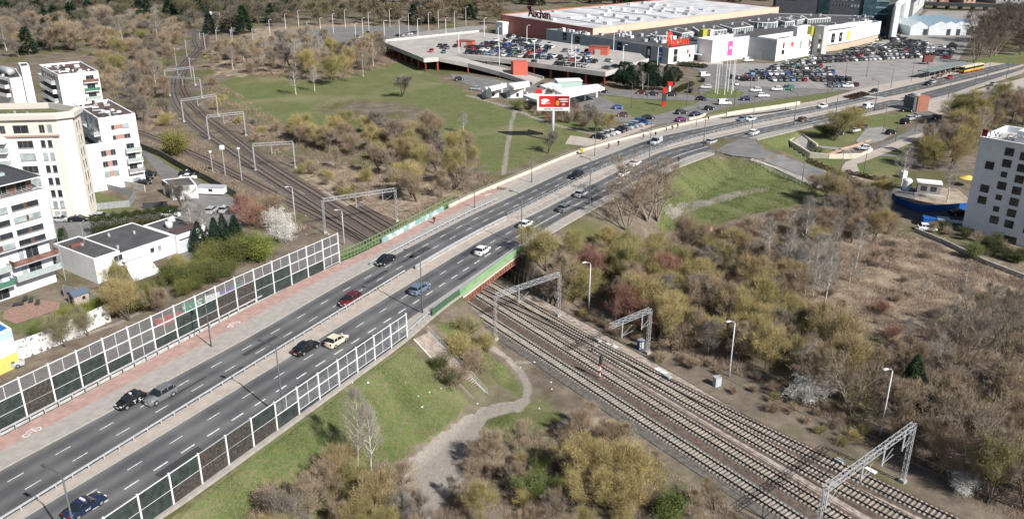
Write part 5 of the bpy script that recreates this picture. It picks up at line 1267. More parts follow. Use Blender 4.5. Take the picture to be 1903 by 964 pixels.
text_mesh('letters', 'J.W. CONS', 1.7, mat('pale_sign_letter', (.62,.64,.68), .5), f.P(1.4, 17.9, -.35), (math.pi / 2, 0, f.rz), .06, sgn, 'LEFT', .02)
m = MB(); m.bar(f.P(1.2, 17.15, -.4), f.P(11, 17.15, -.4), .1); [m.bar(f.P(t, 17.05, -.45), f.P(t, 18.3, -.45), .06) for t in (1.3, 4, 6.5, 9)]; m.build('sign_frame', galv, sgn)
m = MB(); m.box(f.P(.5, 17.1, -.4), (1.1, .15, 1.5), f.rz); m.build('red_emblem', mat('dark_red_emblem', (.22,.02,.03), .5), sgn)
# --- kiosk, parasol, blue fence, brick tower, shelters near the right
c = G(1724, 358); k_ = empty('kiosk', c, 0, 'grey kiosk cabin with white roof behind the blue hoarding', 'kiosk'); m = MB(); m.box(c, (5.4, 3.0, 2.7), -.35); m.build('wall', mat('kiosk_grey', (.30,.28,.27), .7, .1, 2), k_); m = MB(); m.box((c[0], c[1], c[2] + 2.7), (5.8, 3.4, .3), -.35); m.build('roof', whitem, k_)
for t in (-1.2, 1.0): m = MB(); m.box((c[0] + t * math.cos(-.35) - 1.52 * math.sin(.35), c[1] + t * math.sin(-.35) - 1.52 * math.cos(.35), c[2] + .8), (1.4, .06, 1.3), -.35); m.build('window', glassd, k_)
m = MB(); m.box((c[0] - .8, c[1] - 2.5, c[2] - .1), (7, 2, .3), -.35); m.build('platform', conc, k_)
for px, py, lb in ((1678,330,'white box container between the birch and the kiosk'),(1684,352,'rounded white tank at the bend of the blue hoarding')):
    c = G(px, py); r = empty('container' if 'box' in lb else 'tank', c, 0, lb, 'container' if 'box' in lb else 'tank'); m = MB(); m.box(c, (1.4, 1.4, 1.9), .2) if 'box' in lb else m.tube([(c[0], c[1], c[2]), (c[0] + .2, c[1], c[2] + 2.4), (c[0] + .5, c[1], c[2] + 3.0)], [1.1, 1.1, .5], 12); m.build('shell', whitem, r); m = MB(); m.box((c[0], c[1], c[2] - .1), (1.9, 1.9, .15), .2); m.build('base', conc, r)
c = G(1796, 346); r = empty('parasol', c, 0, 'open yellow parasol beside the white tower', 'parasol'); m = MB(); m.bar(c, (c[0], c[1], c[2] + 2.6), .08); m.build('pole', galv, r); m = MB(); k = 8; 
for i in range(k): a_, b_ = 2 * math.pi * i / k, 2 * math.pi * (i + 1) / k; m.tri((c[0], c[1], c[2] + 3.0), (c[0] + 2.1 * math.cos(a_), c[1] + 2.1 * math.sin(a_), c[2] + 2.2), (c[0] + 2.1 * math.cos(b_), c[1] + 2.1 * math.sin(b_), c[2] + 2.2))
m.build('canopy', mat('yellow_cloth', (.80,.55,.12), .8), r)
blue = mat('blue_hoarding', (.015,.10,.36), .5, .12, .5)
px_wall('hoarding', [(1657,370),(1665,378),(1690,388),(1715,394),(1760,392),(1797,389)], 1.7, .12, blue, 'long blue site hoarding curving round the sandy yard', 'hoarding')
c = G(1726, 419); r = empty('waste_container', c, 0, 'blue covered container parked on the dark side street', 'container'); m = MB(); m.box(c, (3.0, 2.2, 2.0), -.3); m.build('box', blue, r); m = MB(); m.box((c[0] + 2.6, c[1] - .8, c[2]), (2.6, 2.2, 2.1), -.3); m.build('pale_box', mat('pale_blue_box', (.35,.42,.5), .6), r)
zeb = MB()
for k in range(7): c = G(1752 + k * 7.5, 410 + k * .8); zeb.box((c[0], c[1], c[2] + .14), (.55, 3.2, .01), .5)
o = zeb.build('zebra_crossing', paint); tag(o, kind='structure')
px_wall('street_wall', [(1700,430),(1760,455),(1830,490),(1903,518)], .9, .3, conc, 'low pale wall and path edge running below the white tower to the right edge', 'wall')
z0 = float(TZ(*U(1700,203,-4.6))); c = U(1703,204,-4.5); t_ = empty('brick_tower', (*c, -4.6), 0, 'red brick and grey lift tower in the middle of the far junction', 'tower'); m = MB(); m.box((*c, -4.8), (5, 5.5, 5.6), .3); m.build('brick_wall', mat('orange_brick', (.34,.15,.10), .9, .12, 2), t_); m = MB(); m.box((c[0] - 2.3, c[1] - .6, -4.8), (3.0, 5.0, 5.4), .3); m.build('grey_wall', mat('grey_cladding', (.12,.12,.13), .7), t_); m = MB(); m.tube([(c[0] - 1, c[1] + .5, .8), (c[0] - 1, c[1] + .5, 1.5)], 1.6, 14); m.build('roof_drum', galv, t_); m = MB(); m.box((c[0] + 2.6, c[1] - .5, -4.0), (.1, .8, 3.6), .3); m.build('window_slot', darkm, t_)
for px, py, d, lb in ((1755,137,(40,5.5,.35),'long grey green bus shelter roof along the bus stop'),(1850,185,(14,6,.35),'grey flat shelter roof among bare trees at the far right'),(1805,188,(9,3,2.8),'dark small stop building by the near side stop')):
    c = G(px, py); r = empty('bus_shelter', c, 0, lb, 'shelter'); an = .68; zr_ = c[2] + (2.9 if d[2] < 1 else 0); m = MB(); m.box((c[0], c[1], zr_), d, an); m.build('roof' if d[2] < 1 else 'wall', mat('shelter_green_grey', (.20,.235,.22), .7, .1, 1) if d[2] < 1 else mat('grey_cladding', (.12,.12,.13), .7), r)
    m = MB()
    for k in range(-4, 5):
        for sg in (-1, 1): t = k / 4 * (d[0] / 2 - .5); s_ = sg * (d[1] / 2 - .4); m.box((c[0] + t * math.cos(an) - s_ * math.sin(an), c[1] + t * math.sin(an) + s_ * math.cos(an), c[2]), (.15, .15, 2.9), an)
    m.build('posts', greym, r)
c = G(1723, 120); r = empty('advert_panel', c, 0, 'dark red box panel at the edge of the far car park', 'panel'); m = MB(); m.box((c[0], c[1], c[2] + 1), (5.5, 1.2, 3.2), .3); m.build('panel', mat('dark_red_panel', (.16,.05,.045), .7), r); m = MB(); m.box(c, (.4, .4, 1.1), .3); m.build('leg', darkm, r)
for px, py, lb in ((395,62,'white garden hut among trees near the upper left'),(198,62,'tiny white garden hut under the dark conifers'),(400,32,'white roofed garden hut at the top edge left of the car park'),(446,40,'orange red garden hut by the grey bare bushes')):
    c = G(px, py); r = empty('garden_hut', c, 0, lb, 'hut'); m = MB(); m.box(c, (6, 4, 2.4), .2); m.build('wall', mat('orange_hut', (.45,.12,.06), .8) if 'orange' in lb else whitew, r); m = MB(); m.quad((c[0] - 3.4, c[1] - 2.4, c[2] + 2.4), (c[0] + 3.4, c[1] - 2.4, c[2] + 2.4), (c[0] + 3.4, c[1], c[2] + 3.6), (c[0] - 3.4, c[1], c[2] + 3.6)); m.quad((c[0] - 3.4, c[1] + 2.4, c[2] + 2.4), (c[0] + 3.4, c[1] + 2.4, c[2] + 2.4), (c[0] + 3.4, c[1], c[2] + 3.6), (c[0] - 3.4, c[1], c[2] + 3.6)); m.build('roof', whitem, r)
# ------------------------------------------------------------------ shopping centre
pink = mat('pink_cladding', (.42,.165,.13), .8, .06, .3); peach = mat('peach_cladding', (.80,.50,.38), .8, .05, .3); greyc = mat('grey_green_cladding', (.36,.40,.41), .7, .05, .4); whroof = mat('white_membrane_roof', (.56,.56,.56), .8, .22, .1, detail=6)
def roofs(px, z): return [U(*p, z) for p in px]
A3, B3_ = Vector(U(930,27,6)), Vector(U(1102,53,6)); C3 = Vector(U(1345,25,6)); D3 = A3 + (C3 - B3_)
ph = empty('hypermarket_hall', (*A3, -4.6), 0, 'big pink clad hall with a white roof and dark letters on its front edge', 'building')
ext = (C3 - B3_).normalized()
poly = [tuple(A3), tuple(B3_), tuple(C3 + ext * 60), tuple(D3 + ext * 60)]
block(ph, poly, -4.9, 6, pink, whroof, .6)
f = Face(B3_, C3 + ext * 60, ph, centre=cen(poly)); f.panel(0, -4.8, f.L, 10.75, peach, 'peach_side', .03, .08)  # side takes the pink cladding's sunlit tone as its colour
f = Face(A3, B3_, ph, centre=cen(poly)); m = MB(); m.box(f.P(5.5, -4.8, 2.5), (7, 5, 7.2), f.rz); m.build('white_annex', whitew, ph)
rr = random.Random(4); w_ = (B3_ - A3); 
for i in range(9):
    for j in range(7):
        c = A3 + w_ * ((j + .8) / 8) + ext * (9 + i * 14)
        if rr.random() < .3: continue
        m = MB(); m.box((c.x, c.y, 5.4), (rr.uniform(2, 4), rr.uniform(2, 3), rr.uniform(.8, 1.8)), f.rz); m.build('rooflight' if j % 3 else 'roof_unit', whitem if rr.random() < .75 else galv, ph)
for i in range(4):
    c = A3 + w_ * .5 + ext * (20 + i * 26); m = MB(); m.box((c.x, c.y, 5.42), (w_.length * .8, 3, .25), f.rz); m.build('dark_roof_strip', greym, ph)
signred = mat('bright_red_sign', (.80,.06,.02), .5); sgm = mat('dark_maroon_sign', (.10,.018,.018), .6)
def shop_sign(f, t, z, size, mtl, label, off=-.6, L2=1.0):
    p = f.P(t, z + size * .45, off); r = empty('shop_sign', p, 0, label, 'sign'); rot = (math.pi / 2, 0, f.rz)
    if Vector((f.n.x, f.n.y)).dot(Vector((0, -1))) < 0: pass
    text_mesh('letters', 'Auchan', size, mtl, p, rot, .2, r, 'LEFT', size * .018, L2)
    q_ = f.P(t + size * .35, z + size * 1.25, off); m = MB()
    d = f.d; m.tri((q_[0] - d.x * size * .5, q_[1] - d.y * size * .5, q_[2] - size * .25), (q_[0] + d.x * size * .4, q_[1] + d.y * size * .4, q_[2] - size * .1), (q_[0] - d.x * size * .05, q_[1] - d.y * size * .05, q_[2] + size * .3)); m.tri((q_[0] - d.x * size * .6, q_[1] - d.y * size * .6, q_[2] - size * .3), (q_[0] - d.x * size * .1, q_[1] - d.y * size * .1, q_[2] - size * .75), (q_[0] + d.x * size * .1, q_[1] + d.y * size * .1, q_[2] - size * .2)); m.build('bird_mark', mtl, r)
    m = MB(); m.bar(f.P(t, z - .1, off), f.P(t + size * 3.2, z - .1, off), .15); m.build('base_rail', mtl, r); return r
shop_sign(f, f.L * .31, 6.1, 6.6, sgm, 'dark maroon roof lettering on the front edge of the pink hall', -1.2, 1.0)
# grey mall body with dark roof
zR = 3.0
G0, G1, G2 = Vector(U(1015,54,zR)), Vector(U(1243,90,zR)), Vector(U(1319,80,zR))
mb = empty('mall_building', (*G1, -4.6), 0, 'long shopping mall with dark flat roof, glass roof lanterns and poster covered white walls', 'building')
bd = (Vector(U(1393,67,6)) - Vector(U(1325,75,6))).normalized()
back = [Vector(U(1345,32,zR)) + ext * 40, Vector(U(1110,52,zR)) + Vector((2, -2))]
Wf = [Vector(U(*p, 6)) for p in ((1325,75),(1393,67),(1445,73),(1514,63))]
poly = [tuple(G0), tuple(G1), tuple(G2), tuple(G2 + Vector((3, 4))), tuple(Wf[1] + Vector((-4, 8))), tuple(Wf[3] + Vector((0, 14))), tuple(Vector(U(1590,45,zR)) + Vector((0, 10))), tuple(Vector(U(1640,42,zR)) + Vector((0,8))), tuple(Vector(U(1620,30,zR))+ Vector((0,0))), tuple(back[0]), tuple(back[1])]
block(mb, poly, -4.9, zR, greyc, rooft, .5)
f1 = Face(G0, G1, mb, centre=cen(poly)); f2 = Face(G1, G2, mb, centre=cen(poly))
f2.panel(0, -4.8, f2.L * .62, 7.7, whitew, 'white_facade', .06, .12); f2.panel(f2.L * .64, -1.2, f2.L * .33, 4, glassl, 'glazed_entrance', .1, .2)
m = MB(); m.box(f2.P(f2.L * .82, -1.5, 1.8), (f2.L * .4, 4, .3), f2.rz); m.build('entrance_canopy', whitem, mb); f2.panel(f2.L * .64, -4.7, f2.L * .33, 3.1, darkm, 'entrance_doors', .1, .1)
def poster(root, f, t, z, w, h, base, marks, label, txt=None, tcol=None):
    p = f.P(t + w / 2, z, .15); r = empty('wall_poster', p, 0, label, 'poster'); m = MB(); m.box(f.P(t + w / 2, z, .16), (w, .08, h), f.rz); m.build('sheet', base, r)
    if txt: text_mesh('lettering', txt, h * .18 if len(txt) > 2 else h * .4, tcol, f.P(t + w / 2, z + h / 2, .22), (math.pi / 2, 0, f.rz), .01, r)
    for (a_, b_, c_, d_, mm) in marks: m = MB(); m.box(f.P(t + w * a_, z + h * b_, .215), (w * c_, .02, h * d_), f.rz); m.build('patch', mm, r)
    return r
pk = mat('magenta_poster', (.72,.12,.36), .6); gn = mat('lime_poster', (.42,.42,.08), .6); bl = mat('blue_poster', (.03,.14,.42), .6); gy = mat('grey_poster', (.30,.31,.31), .7)
poster(mb, f1, f1.L * .16, -1.2, 2.6, 3.6, blackp, [(.5, .3, .6, .25, gy)], 'black square poster on the grey wall, farther left of two')
poster(mb, f1, f1.L * .27, -1.6, 3.4, 3.2, mat('dark_brown_poster', (.06,.045,.05), .7), [(.5, .5, .7, .1, gy)], 'dark brown poster on the grey wall above the white van ramp')
poster(mb, f1, f1.L * .62, -1.8, 3.2, 4.0, blackp, [(.5, .4, .5, .25, gy)], 'black poster above the small red hut on the roof deck')
poster(mb, f1, f1.L * .845, -3.6, 2.6, 6.0, blackp, [(.55, .3, .5, .5, wpaint), (.4, .1, .3, .15, pinkp)], 'black poster with a white slanting figure left of the blue one')
poster(mb, f1, f1.L * .925, -3.8, 2.8, 6.2, bl, [(.5, .35, .7, .12, wpaint), (.5, .6, .7, .1, wpaint)], 'blue poster with pale lettering near the corner of the grey wall')
poster(mb, f2, f2.L * .12, -3.8, 2.6, 6.0, blackp, [], 'black poster lettered CCC on the white corner wall', 'CCC', wpaint)
poster(mb, f2, f2.L * .42, -3.6, 3.4, 5.4, wpaint, [(.3, .55, .4, .35, redp), (.75, .2, .4, .3, blackp)], 'white poster with red and black shapes beside the entrance')
shop_sign(f2, -.6, 3.2, 5.0, signred, 'bright orange red lettering on the mall roof corner above the poster CCC', -.6, 1.0)
# white facade blocks
wb = [Wf[0], Wf[1]]; nb = Vector((-bd.y, bd.x)) * 1.0
if nb.y < 0: nb = -nb
pA = [tuple(Wf[0]), tuple(Wf[1]), tuple(Wf[1] + nb * 10), tuple(Wf[0] + nb * 10)]; block(mb, pA, -4.9, 6, whitew, rooft, 2.4, 'white_block_wall', 'white_block_roof')
pB = [tuple(Wf[2]), tuple(Wf[3]), tuple(Wf[3] + nb * 12), tuple(Wf[2] + nb * 12)]; block(mb, pB, -4.9, 6, whitew, rooft, 2.4, 'white_block_wall', 'white_block_roof')
pC = [tuple(Wf[1] + nb * .3), tuple(Wf[2] + nb * .3), tuple(Wf[2] + nb * 10), tuple(Wf[1] + nb * 9.7)]; block(mb, pC, -4.9, 5.2, greyc, rooft, 1.6, 'recessed_wall', 'recessed_roof')
fA = Face(Wf[0], Wf[1], mb, centre=(Wf[0] + nb * 5)); fB = Face(Wf[2], Wf[3], mb, centre=(Wf[2] + nb * 5)); fC = Face(Wf[1] + nb * .3, Wf[2] + nb * .3, mb, centre=Wf[1] + nb * 6)
poster(mb, fA, fA.L * .42, -2.2, 3.4, 6.8, pk, [(.5, .45, .5, .16, wpaint)], 'magenta poster on the first white facade block')
poster(mb, fA, fA.L * .10, .6, 3.6, 1.4, wpaint, [], 'small lettered white panel left of the magenta poster', 'next', blackp)
fC.panel(5, -4.8, 3.6, 4.0, greym, 'roller_gate', .05, .1)
poster(mb, fB, fB.L * .13, -2.4, 2.8, 7.0, wpaint, [(.5, .5, .5, .4, mat('maroon_poster', (.22,.012,.02), .6)), (.5, .1, .8, .3, blackp)], 'poster with a dark figure on the second white block')
poster(mb, fB, fB.L * .36, -1.2, 2.8, 5.4, wpaint, [(.5, .45, .8, .4, redp)], 'poster with a red square mark on the second white block', 'C', wpaint)
poster(mb, fB, fB.L * .60, -1.6, 2.4, 6.4, wpaint, [(.5, .2, .7, .6, gy)], 'pale grey patterned poster on the second white block')
poster(mb, fB, fB.L * .84, -1.2, 2.0, 6.0, wpaint, [(.5, .2, .5, .6, mat('maroon_poster', (.22,.012,.02), .6))], 'narrow maroon poster near the entrance pylon')
# pylon with green sign and curved white wall
pc_ = Vector(U(1521,104,-4.6)); py_ = empty('entrance_pylon', (*pc_, -4.6), 0, 'tall grey entrance pylon carrying a lime green cube sign', 'pylon'); m = MB(); m.box((*pc_, -4.8), (4.5, 5, 15), fB.rz); m.build('shaft', mat('pale_grey_cladding', (.50,.50,.49), .7), py_); m = MB(); q_ = pc_ + Vector((-4.5, 2)); m.box((*q_, 5.2), (4.6, 3, 4.4), fB.rz); m.build('lime_sign', gn, py_); m = MB(); q_ = pc_ + Vector((-11, -1)); m.box((*q_, 5.6), (9, 2.2, 4.6), fB.rz); m.build('white_sign_panel', whitem, py_)
for k in range(4): m = MB(); m.box((pc_.x - 1.4, pc_.y - 2.7, -2.6 + k * 2.4), (1.8, .1, 1.6), fB.rz); m.build('small_logo_panel', (blackp, wpaint, blackp, gy)[k], py_)
lc = Vector(U(1322,60+40,-4.6)); l2 = empty('entrance_pylon', (*lc, -4.6), 0, 'slim white pylon with a lime green cube left of the magenta poster', 'pylon'); m = MB(); q_ = Vector(U(1318,72,4)); m.box((*q_, -4.8), (2.4, 3, 13.4), fA.rz); m.build('shaft', mat('pale_cream_cladding', (.62,.60,.52), .7), l2); m = MB(); m.box((q_.x - 3.2, q_.y - .5, 4.6), (3.6, 2.6, 4), fA.rz); m.build('lime_sign', gn, l2); m = MB(); m.box((q_.x, q_.y - 1.6, -.8), (2.6, .3, 2.2), fA.rz); m.build('yellow_panel', mat('yellow_poster', (.72,.62,.08), .6), l2)
cw = [Vector(U(*p, 6)) for p in ((1536,59),(1560,56),(1585,52),(1612,46),(1638,40))]
poly = [tuple(p) for p in cw] + [tuple(cw[-1] + nb * 6), tuple(cw[0] + nb * 14)]
block(mb, poly, -1.0, 6, whitew, rooft, 2.2, 'curved_wall', 'curved_wing_roof'); m = MB(); m.prism([tuple(p + nb * .6) for p in cw] + [tuple(cw[-1] + nb * 6), tuple(cw[0] + nb * 13)], -4.9, -1.0, top=False); m.build('beige_base_wall', mat('beige_stone', (.52,.42,.32), .9, .08, .5), mb)
for i, (bm_, tx, lb, mk_) in enumerate(((blackp, 'J', 'black poster with a white letter J on the curved wall', []), (blackp, 'B', 'black poster with pale mark on the curved wall, between black and yellow', []), (mat('yellow_poster', (.72,.62,.08), .6), 'Y', 'yellow poster on the curved white wall', []))):
    fc = Face(cw[i if i < 2 else 1] + (cw[1] - cw[0]) * .0, cw[i + 1 if i < 2 else 2], mb, centre=cw[1] + nb * 8); poster(mb, fc, fc.L * (.45, .05, .62)[i], 0, 2.8, 4.6, bm_, [], lb, tx, wpaint if i < 2 else gn)
# roof lanterns
lant = mat('lantern_glass', (.16,.19,.19), .2, .3, 1)
def lantern(px, z, kind, label, hh=2.6):
    P = [U(*p, z + hh) for p in px]; c = cen(P)
    r = empty('roof_lantern', (*c, z), 0, label, 'roof lantern', 'glazed lanterns on the mall roof')
    if kind == 'drum':
        a = Vector(P[0]); b = Vector(P[1]); cc_ = (a + b) / 2; R_ = (b - a).length / 2; P = [(cc_.x + R_ * math.cos(t * math.pi / 10), cc_.y + R_ * math.sin(t * math.pi / 10)) for t in range(20)]
    m = MB(); m.prism(P, z, z + hh - .4); m.build('glazing', lant, r); m = MB(); m.prism(inset(P, -.35), z + hh - .4, z + hh, bottom=True); m.build('rim', whitem, r); m = MB(); m.prism(inset(P, .5), z + hh, z + hh + .12); m.build('roof', rooft, r)
    m = MB(); Q = orient(inset(P, -.08))
    for i in range(len(Q)):
        a, b = Vector(Q[i]), Vector(Q[(i + 1) % len(Q)]); n = max(1, int((b - a).length / 1.9))
        for k in range(n): q_ = a.lerp(b, k / n); m.box((q_.x, q_.y, z), (.28, .28, hh - .4))
    m.build('mullions', whitem, r)
    for k in (-1, 1): m = MB(); q_ = cen(P); m.box((q_[0] + k * 2.5, q_[1] - k, z + hh + .1), (1.1, 1.1, 1.3)); m.build('roof_vent', galv, r)
lantern([(1210,64),(1248,64)], 2.6, 'drum', 'round glazed lantern behind the orange red lettering', 3.0)
lantern([(1243,56),(1268,62),(1286,59),(1262,52)], 2.6, 'box', 'small box lantern just right of the round one')
lantern([(1287,50),(1300,58),(1350,55),(1330,48)], 2.6, 'box', 'long lantern in the middle of the front roof')
lantern([(1338,46),(1362,53),(1399,49),(1380,41)], 2.6, 'box', 'box lantern between the long one and the large round one')
lantern([(1393,39),(1444,39)], 2.6, 'drum', 'large round lantern in the centre of the mall roof', 3.2)
lantern([(1440,35),(1460,41),(1476,39),(1455,32)], 2.6, 'box', 'small lantern right of the large round one')
lantern([(1462,33),(1482,38),(1495,35),(1476,30)], 2.6, 'box', 'small lantern second to the right of the large round one')
lantern([(1490,29),(1502,36),(1543,33),(1525,26)], 2.6, 'box', 'long curved lantern at the right end of the roof')
rr = random.Random(9)
for i in range(95):
    px, py = rr.uniform(1040, 1620), 0
    base = np.interp(px, [1040, 1243, 1400, 1620], [57, 84, 62, 40]); py = rr.uniform(base - 14, base - 2) if px > 1110 else base - rr.uniform(0, 2)
    x, y = U(px, py, zR)
    m = MB(); m.box((x, y, zR - .5), (rr.uniform(1.2, 3.2), rr.uniform(1, 2.4), rr.uniform(.6, 1.9)), f1.rz); m.build('roof_unit', rr.choice([galv, whitem, greym]), mb)
# dark cinema block, glass offices, white portal, sign wing
cz = -4.6
cb = empty('cinema_building', (*U(1500,33,-4.6), cz), 0, 'tall dark grey clad cinema and office block behind the mall roof', 'building')
dkc = mat('dark_grey_cladding', (.085,.095,.11), .7, .1, .5); lf = Vector(U(1440,26,0)); rf = Vector(U(1600,34,0)); rf2 = Vector(U(1648,36,0)); dpt = Vector((10, 40))
block(cb, [tuple(lf), tuple(rf), tuple(rf + dpt), tuple(lf + dpt)], cz, 24, dkc, rooft, .5); fc = Face(lf, rf, cb, centre=lf + dpt)
for z in (6.5, 10.3, 14): 
    for t in range(11): fc.win(fc.L * .66 + t * 1.9, z, 1.1, 1.7, 1, sill=False)
fc.panel(fc.L * .5, 2, fc.L * .13, 20, mat('dark_teal_glass', (.03,.06,.065), .15, .3, .3), 'glass_tower', .1, .4)
block(cb, [tuple(rf + Vector((.1, -1))), tuple(rf2), tuple(rf2 + dpt), tuple(rf + dpt)], cz, 20, mat('teal_glass', (.05,.10,.12), .12, .3, .3, spec=.7), rooft, .5, 'glass_wall', 'glass_wing_roof'); fg = Face(rf, rf2, cb, centre=lf + dpt * .9)
for z in (3, 7, 11, 15): m = MB(); m.bar(fg.P(0, z, .3), fg.P(fg.L, z, .3), .3, .9); m.build('pale_band', mat('pale_teal_band', (.30,.38,.40), .5), cb)
text_mesh('cinema_lettering', 'cinema city', 2.6, mat('crimson_sign', (.45,.01,.10), .5), fc.P(fc.L * .36, 15.2, .3), (math.pi / 2, 0, fc.rz), .05, cb); text_mesh('fitness_lettering', 'fitness club', 1.7, mat('crimson_sign', (.45,.01,.10), .5), fc.P(fc.L * .17, 10.2, .3), (math.pi / 2, 0, fc.rz), .05, cb)
pa, pb = Vector(U(1658,74,cz)), Vector(U(1680,45,cz)); pr = empty('portal_frame', (*pa, cz), 0, 'huge white portal frame at the mall end in front of glass', 'portal')
H_ = 19
m = MB(); m.bar((*pa, cz), (*pa, cz + H_), 2.6); m.bar((*pb, cz), (*pb, cz + H_), 2.6); m.bar((*pa, cz + H_), (*pb, cz + H_), 2.6, 2.2); m.build('frame', whitem, pr); m = MB(); m.prism([tuple(pa), tuple(pb), tuple(pb + Vector((-2, 1))), tuple(pa + Vector((-2, 1)))], cz, cz + H_ - 2); m.build('glazing', glassl, pr)
sa_, sb_ = Vector(U(1692,44,cz)), Vector(U(1714,22,cz)); sw = empty('sign_wing', (*sa_, cz), 0, 'grey mall wing with a pale panel and blue leaf mark', 'building')
block(sw, [tuple(sa_), tuple(sb_), tuple(sb_ + Vector((-26, 10))), tuple(sa_ + Vector((-26, 10)))], cz, 8.5, mat('mid_grey_cladding', (.22,.23,.25), .7), rooft, .5); fs = Face(sa_, sb_, sw, centre=sa_ + Vector((-20, 5))); fs.panel(0, 0, fs.L, 8.3, mat('pale_grey_cladding', (.50,.50,.49), .7), 'pale_panel', .1, .3)
m = MB(); c0_, c1_ = fs.L * .35, 3.8; P = [fs.P(c0_ + a_, c1_ + b_, .35) for a_, b_ in ((0, 0), (7, 1.2), (9, 4), (3, 3.4))]; m.v = P; m.f = [(0, 1, 2, 3)]; m.m = [0]; m.build('blue_mark', mat('sky_blue_sign', (.02,.28,.62), .5), sw)
# white glasshouse tents
whg = mat('white_tent_sheet', (.62,.66,.68), .6, .08, .6); gb_ = mat('pale_blue_glazing', (.36,.48,.54), .3, .1, .6)
for i, (px, w__, lb) in enumerate(((1706,0,'small white tent hall left of the glasshouses'),(1745,0,'white gabled glasshouse, leftmost bay'),(1763,0,'white gabled glasshouse, second bay'),(1782,0,'white gabled glasshouse, third bay'),(1800,0,'white gabled glasshouse, bay nearest the dark trees'))):
    c = U(px, 66, cz); hw = 6.5 if i else 5; dp = 36 if i else 22; r = empty('glasshouse', (*c, cz), 0, lb, 'glasshouse'); x, y = c; m = MB()
    a = (x - hw, y, cz); b = (x + hw, y, cz); a2 = (x - hw, y, cz + 5); b2 = (x + hw, y, cz + 5); t_ = (x, y, cz + 8); D = Vector((0, dp, 0))
    m.quad(a, b, b2, a2); m.tri(a2, b2, t_); m.build('front', whg, r); m = MB(); m.quad(a, a2, tuple(Vector(a2) + D), tuple(Vector(a) + D)); m.quad(b, b2, tuple(Vector(b2) + D), tuple(Vector(b) + D)); m.build('side', whg, r)
    m = MB(); m.quad(a2, t_, tuple(Vector(t_) + D), tuple(Vector(a2) + D)); m.quad(t_, b2, tuple(Vector(b2) + D), tuple(Vector(t_) + D)); m.build('roof', gb_ if i else whg, r)
    m = MB(); m.box((x + hw - 1.2, y - .1, cz), (2.2, .2, 3.6)); m.build('door', darkm, r)
# ------------------------------------------------------------------ parking deck
zD = .4; deckm = mat('deck_concrete', (.40,.37,.34), .9, .12, .18, detail=6)
dk_px = [(705,79),(788,113),(815,111),(850,105),(960,117),(1125,139),(1205,113),(1190,100),(1090,86),(1015,75),(930,65),(890,60)]
DK = [U(*p, zD) for p in dk_px]
dk = empty('parking_deck', (*DK[5], -4.6), 0, 'wide raised parking deck on dark red columns in front of the mall', 'parking deck')
m = MB(); m.prism(DK, zD - .7, zD, bottom=True); m.build('deck_slab', deckm, dk)
m = MB()
for i in (0, 1, 3, 4, 5, 11): a, b = DK[i], DK[(i + 1) % len(DK)]; m.bar((*a, zD + .15), (*b, zD + .15), .35, 1.9)
m.build('parapet', mat('pale_parapet', (.52,.50,.47), .85, .08, .3), dk)
colm = mat('dark_red_column', (.34,.07,.05), .7)
def colline(a, b, n):
    for k in range(n + 1):
        q_ = Vector(a).lerp(Vector(b), k / n); m = MB(); m.box((q_.x, q_.y, -4.9), (.7, .7, 4.7), .5); m.build('column', colm, dk)
iD = inset(DK, 1.0); Pi = {i: min(iD, key=lambda q_: (q_[0] - DK[i][0]) ** 2 + (q_[1] - DK[i][1]) ** 2) for i in range(len(DK))}
colline(Pi[4], Pi[5], 5); colline(Pi[3], Pi[4], 4); colline(Pi[5], Pi[6], 3); colline(Pi[0], Pi[1], 7); colline(Pi[1], Pi[2], 1)
iD2 = inset(DK, 14); Pj = {i: min(iD2, key=lambda q_: (q_[0] - DK[i][0]) ** 2 + (q_[1] - DK[i][1]) ** 2) for i in range(len(DK))}
colline(Pj[4], Pj[5], 5); colline(Pj[3], Pj[4], 4)
m = MB(); b0 = inset(DK, 9); m.prism(b0, -4.9, zD - .8, top=False); m.build('inner_wall', darkm, dk)  # dark wall added to paint the shade under the deck
sheet('undercroft_floor', dk_px, concd, .0, z=-4.5)
# ramp
Lr = [(817,111), (870,122), (930,138), (990,158)]; Rr_ = [(852,105), (900,117), (955,131), (1010,147)]; zz_ = [zD, -1.4, -2.9, -4.4]
m = MB(); LL = [U(*p, z) for p, z in zip(Lr, zz_)]; RR = [U(*p, z) for p, z in zip(Rr_, zz_)]
for i in range(3):
    m.quad((*LL[i], zz_[i]), (*LL[i + 1], zz_[i + 1]), (*RR[i + 1], zz_[i + 1]), (*RR[i], zz_[i])); m.quad((*LL[i], zz_[i] - .6), (*RR[i], zz_[i] - .6), (*RR[i + 1], zz_[i + 1] - .6), (*LL[i + 1], zz_[i + 1] - .6))
m.build('ramp', deckm, dk); m = MB()
for S_ in (LL, RR):
    for i in range(3): m.bar((*S_[i], zz_[i] + .1), (*S_[i + 1], zz_[i + 1] + .1), .3, 1.8)
m.build('ramp_parapet', MATS['pale_parapet'], dk)
for i in (1, 2): 
    for S_ in (LL, RR): m = MB(); m.box((*S_[i], -4.9), (.6, .6, zz_[i] + 4.2)); m.build('ramp_column', colm, dk)
redt = mat('coral_red_cladding', (.52,.12,.085), .7, .05, .4)
c = U(965,143,-4.6); m = MB(); m.box((*c, -4.8), (6.4, 5, 7.0), fc.rz * 0 + .2); o = m.build('stair_tower', redt, dk)
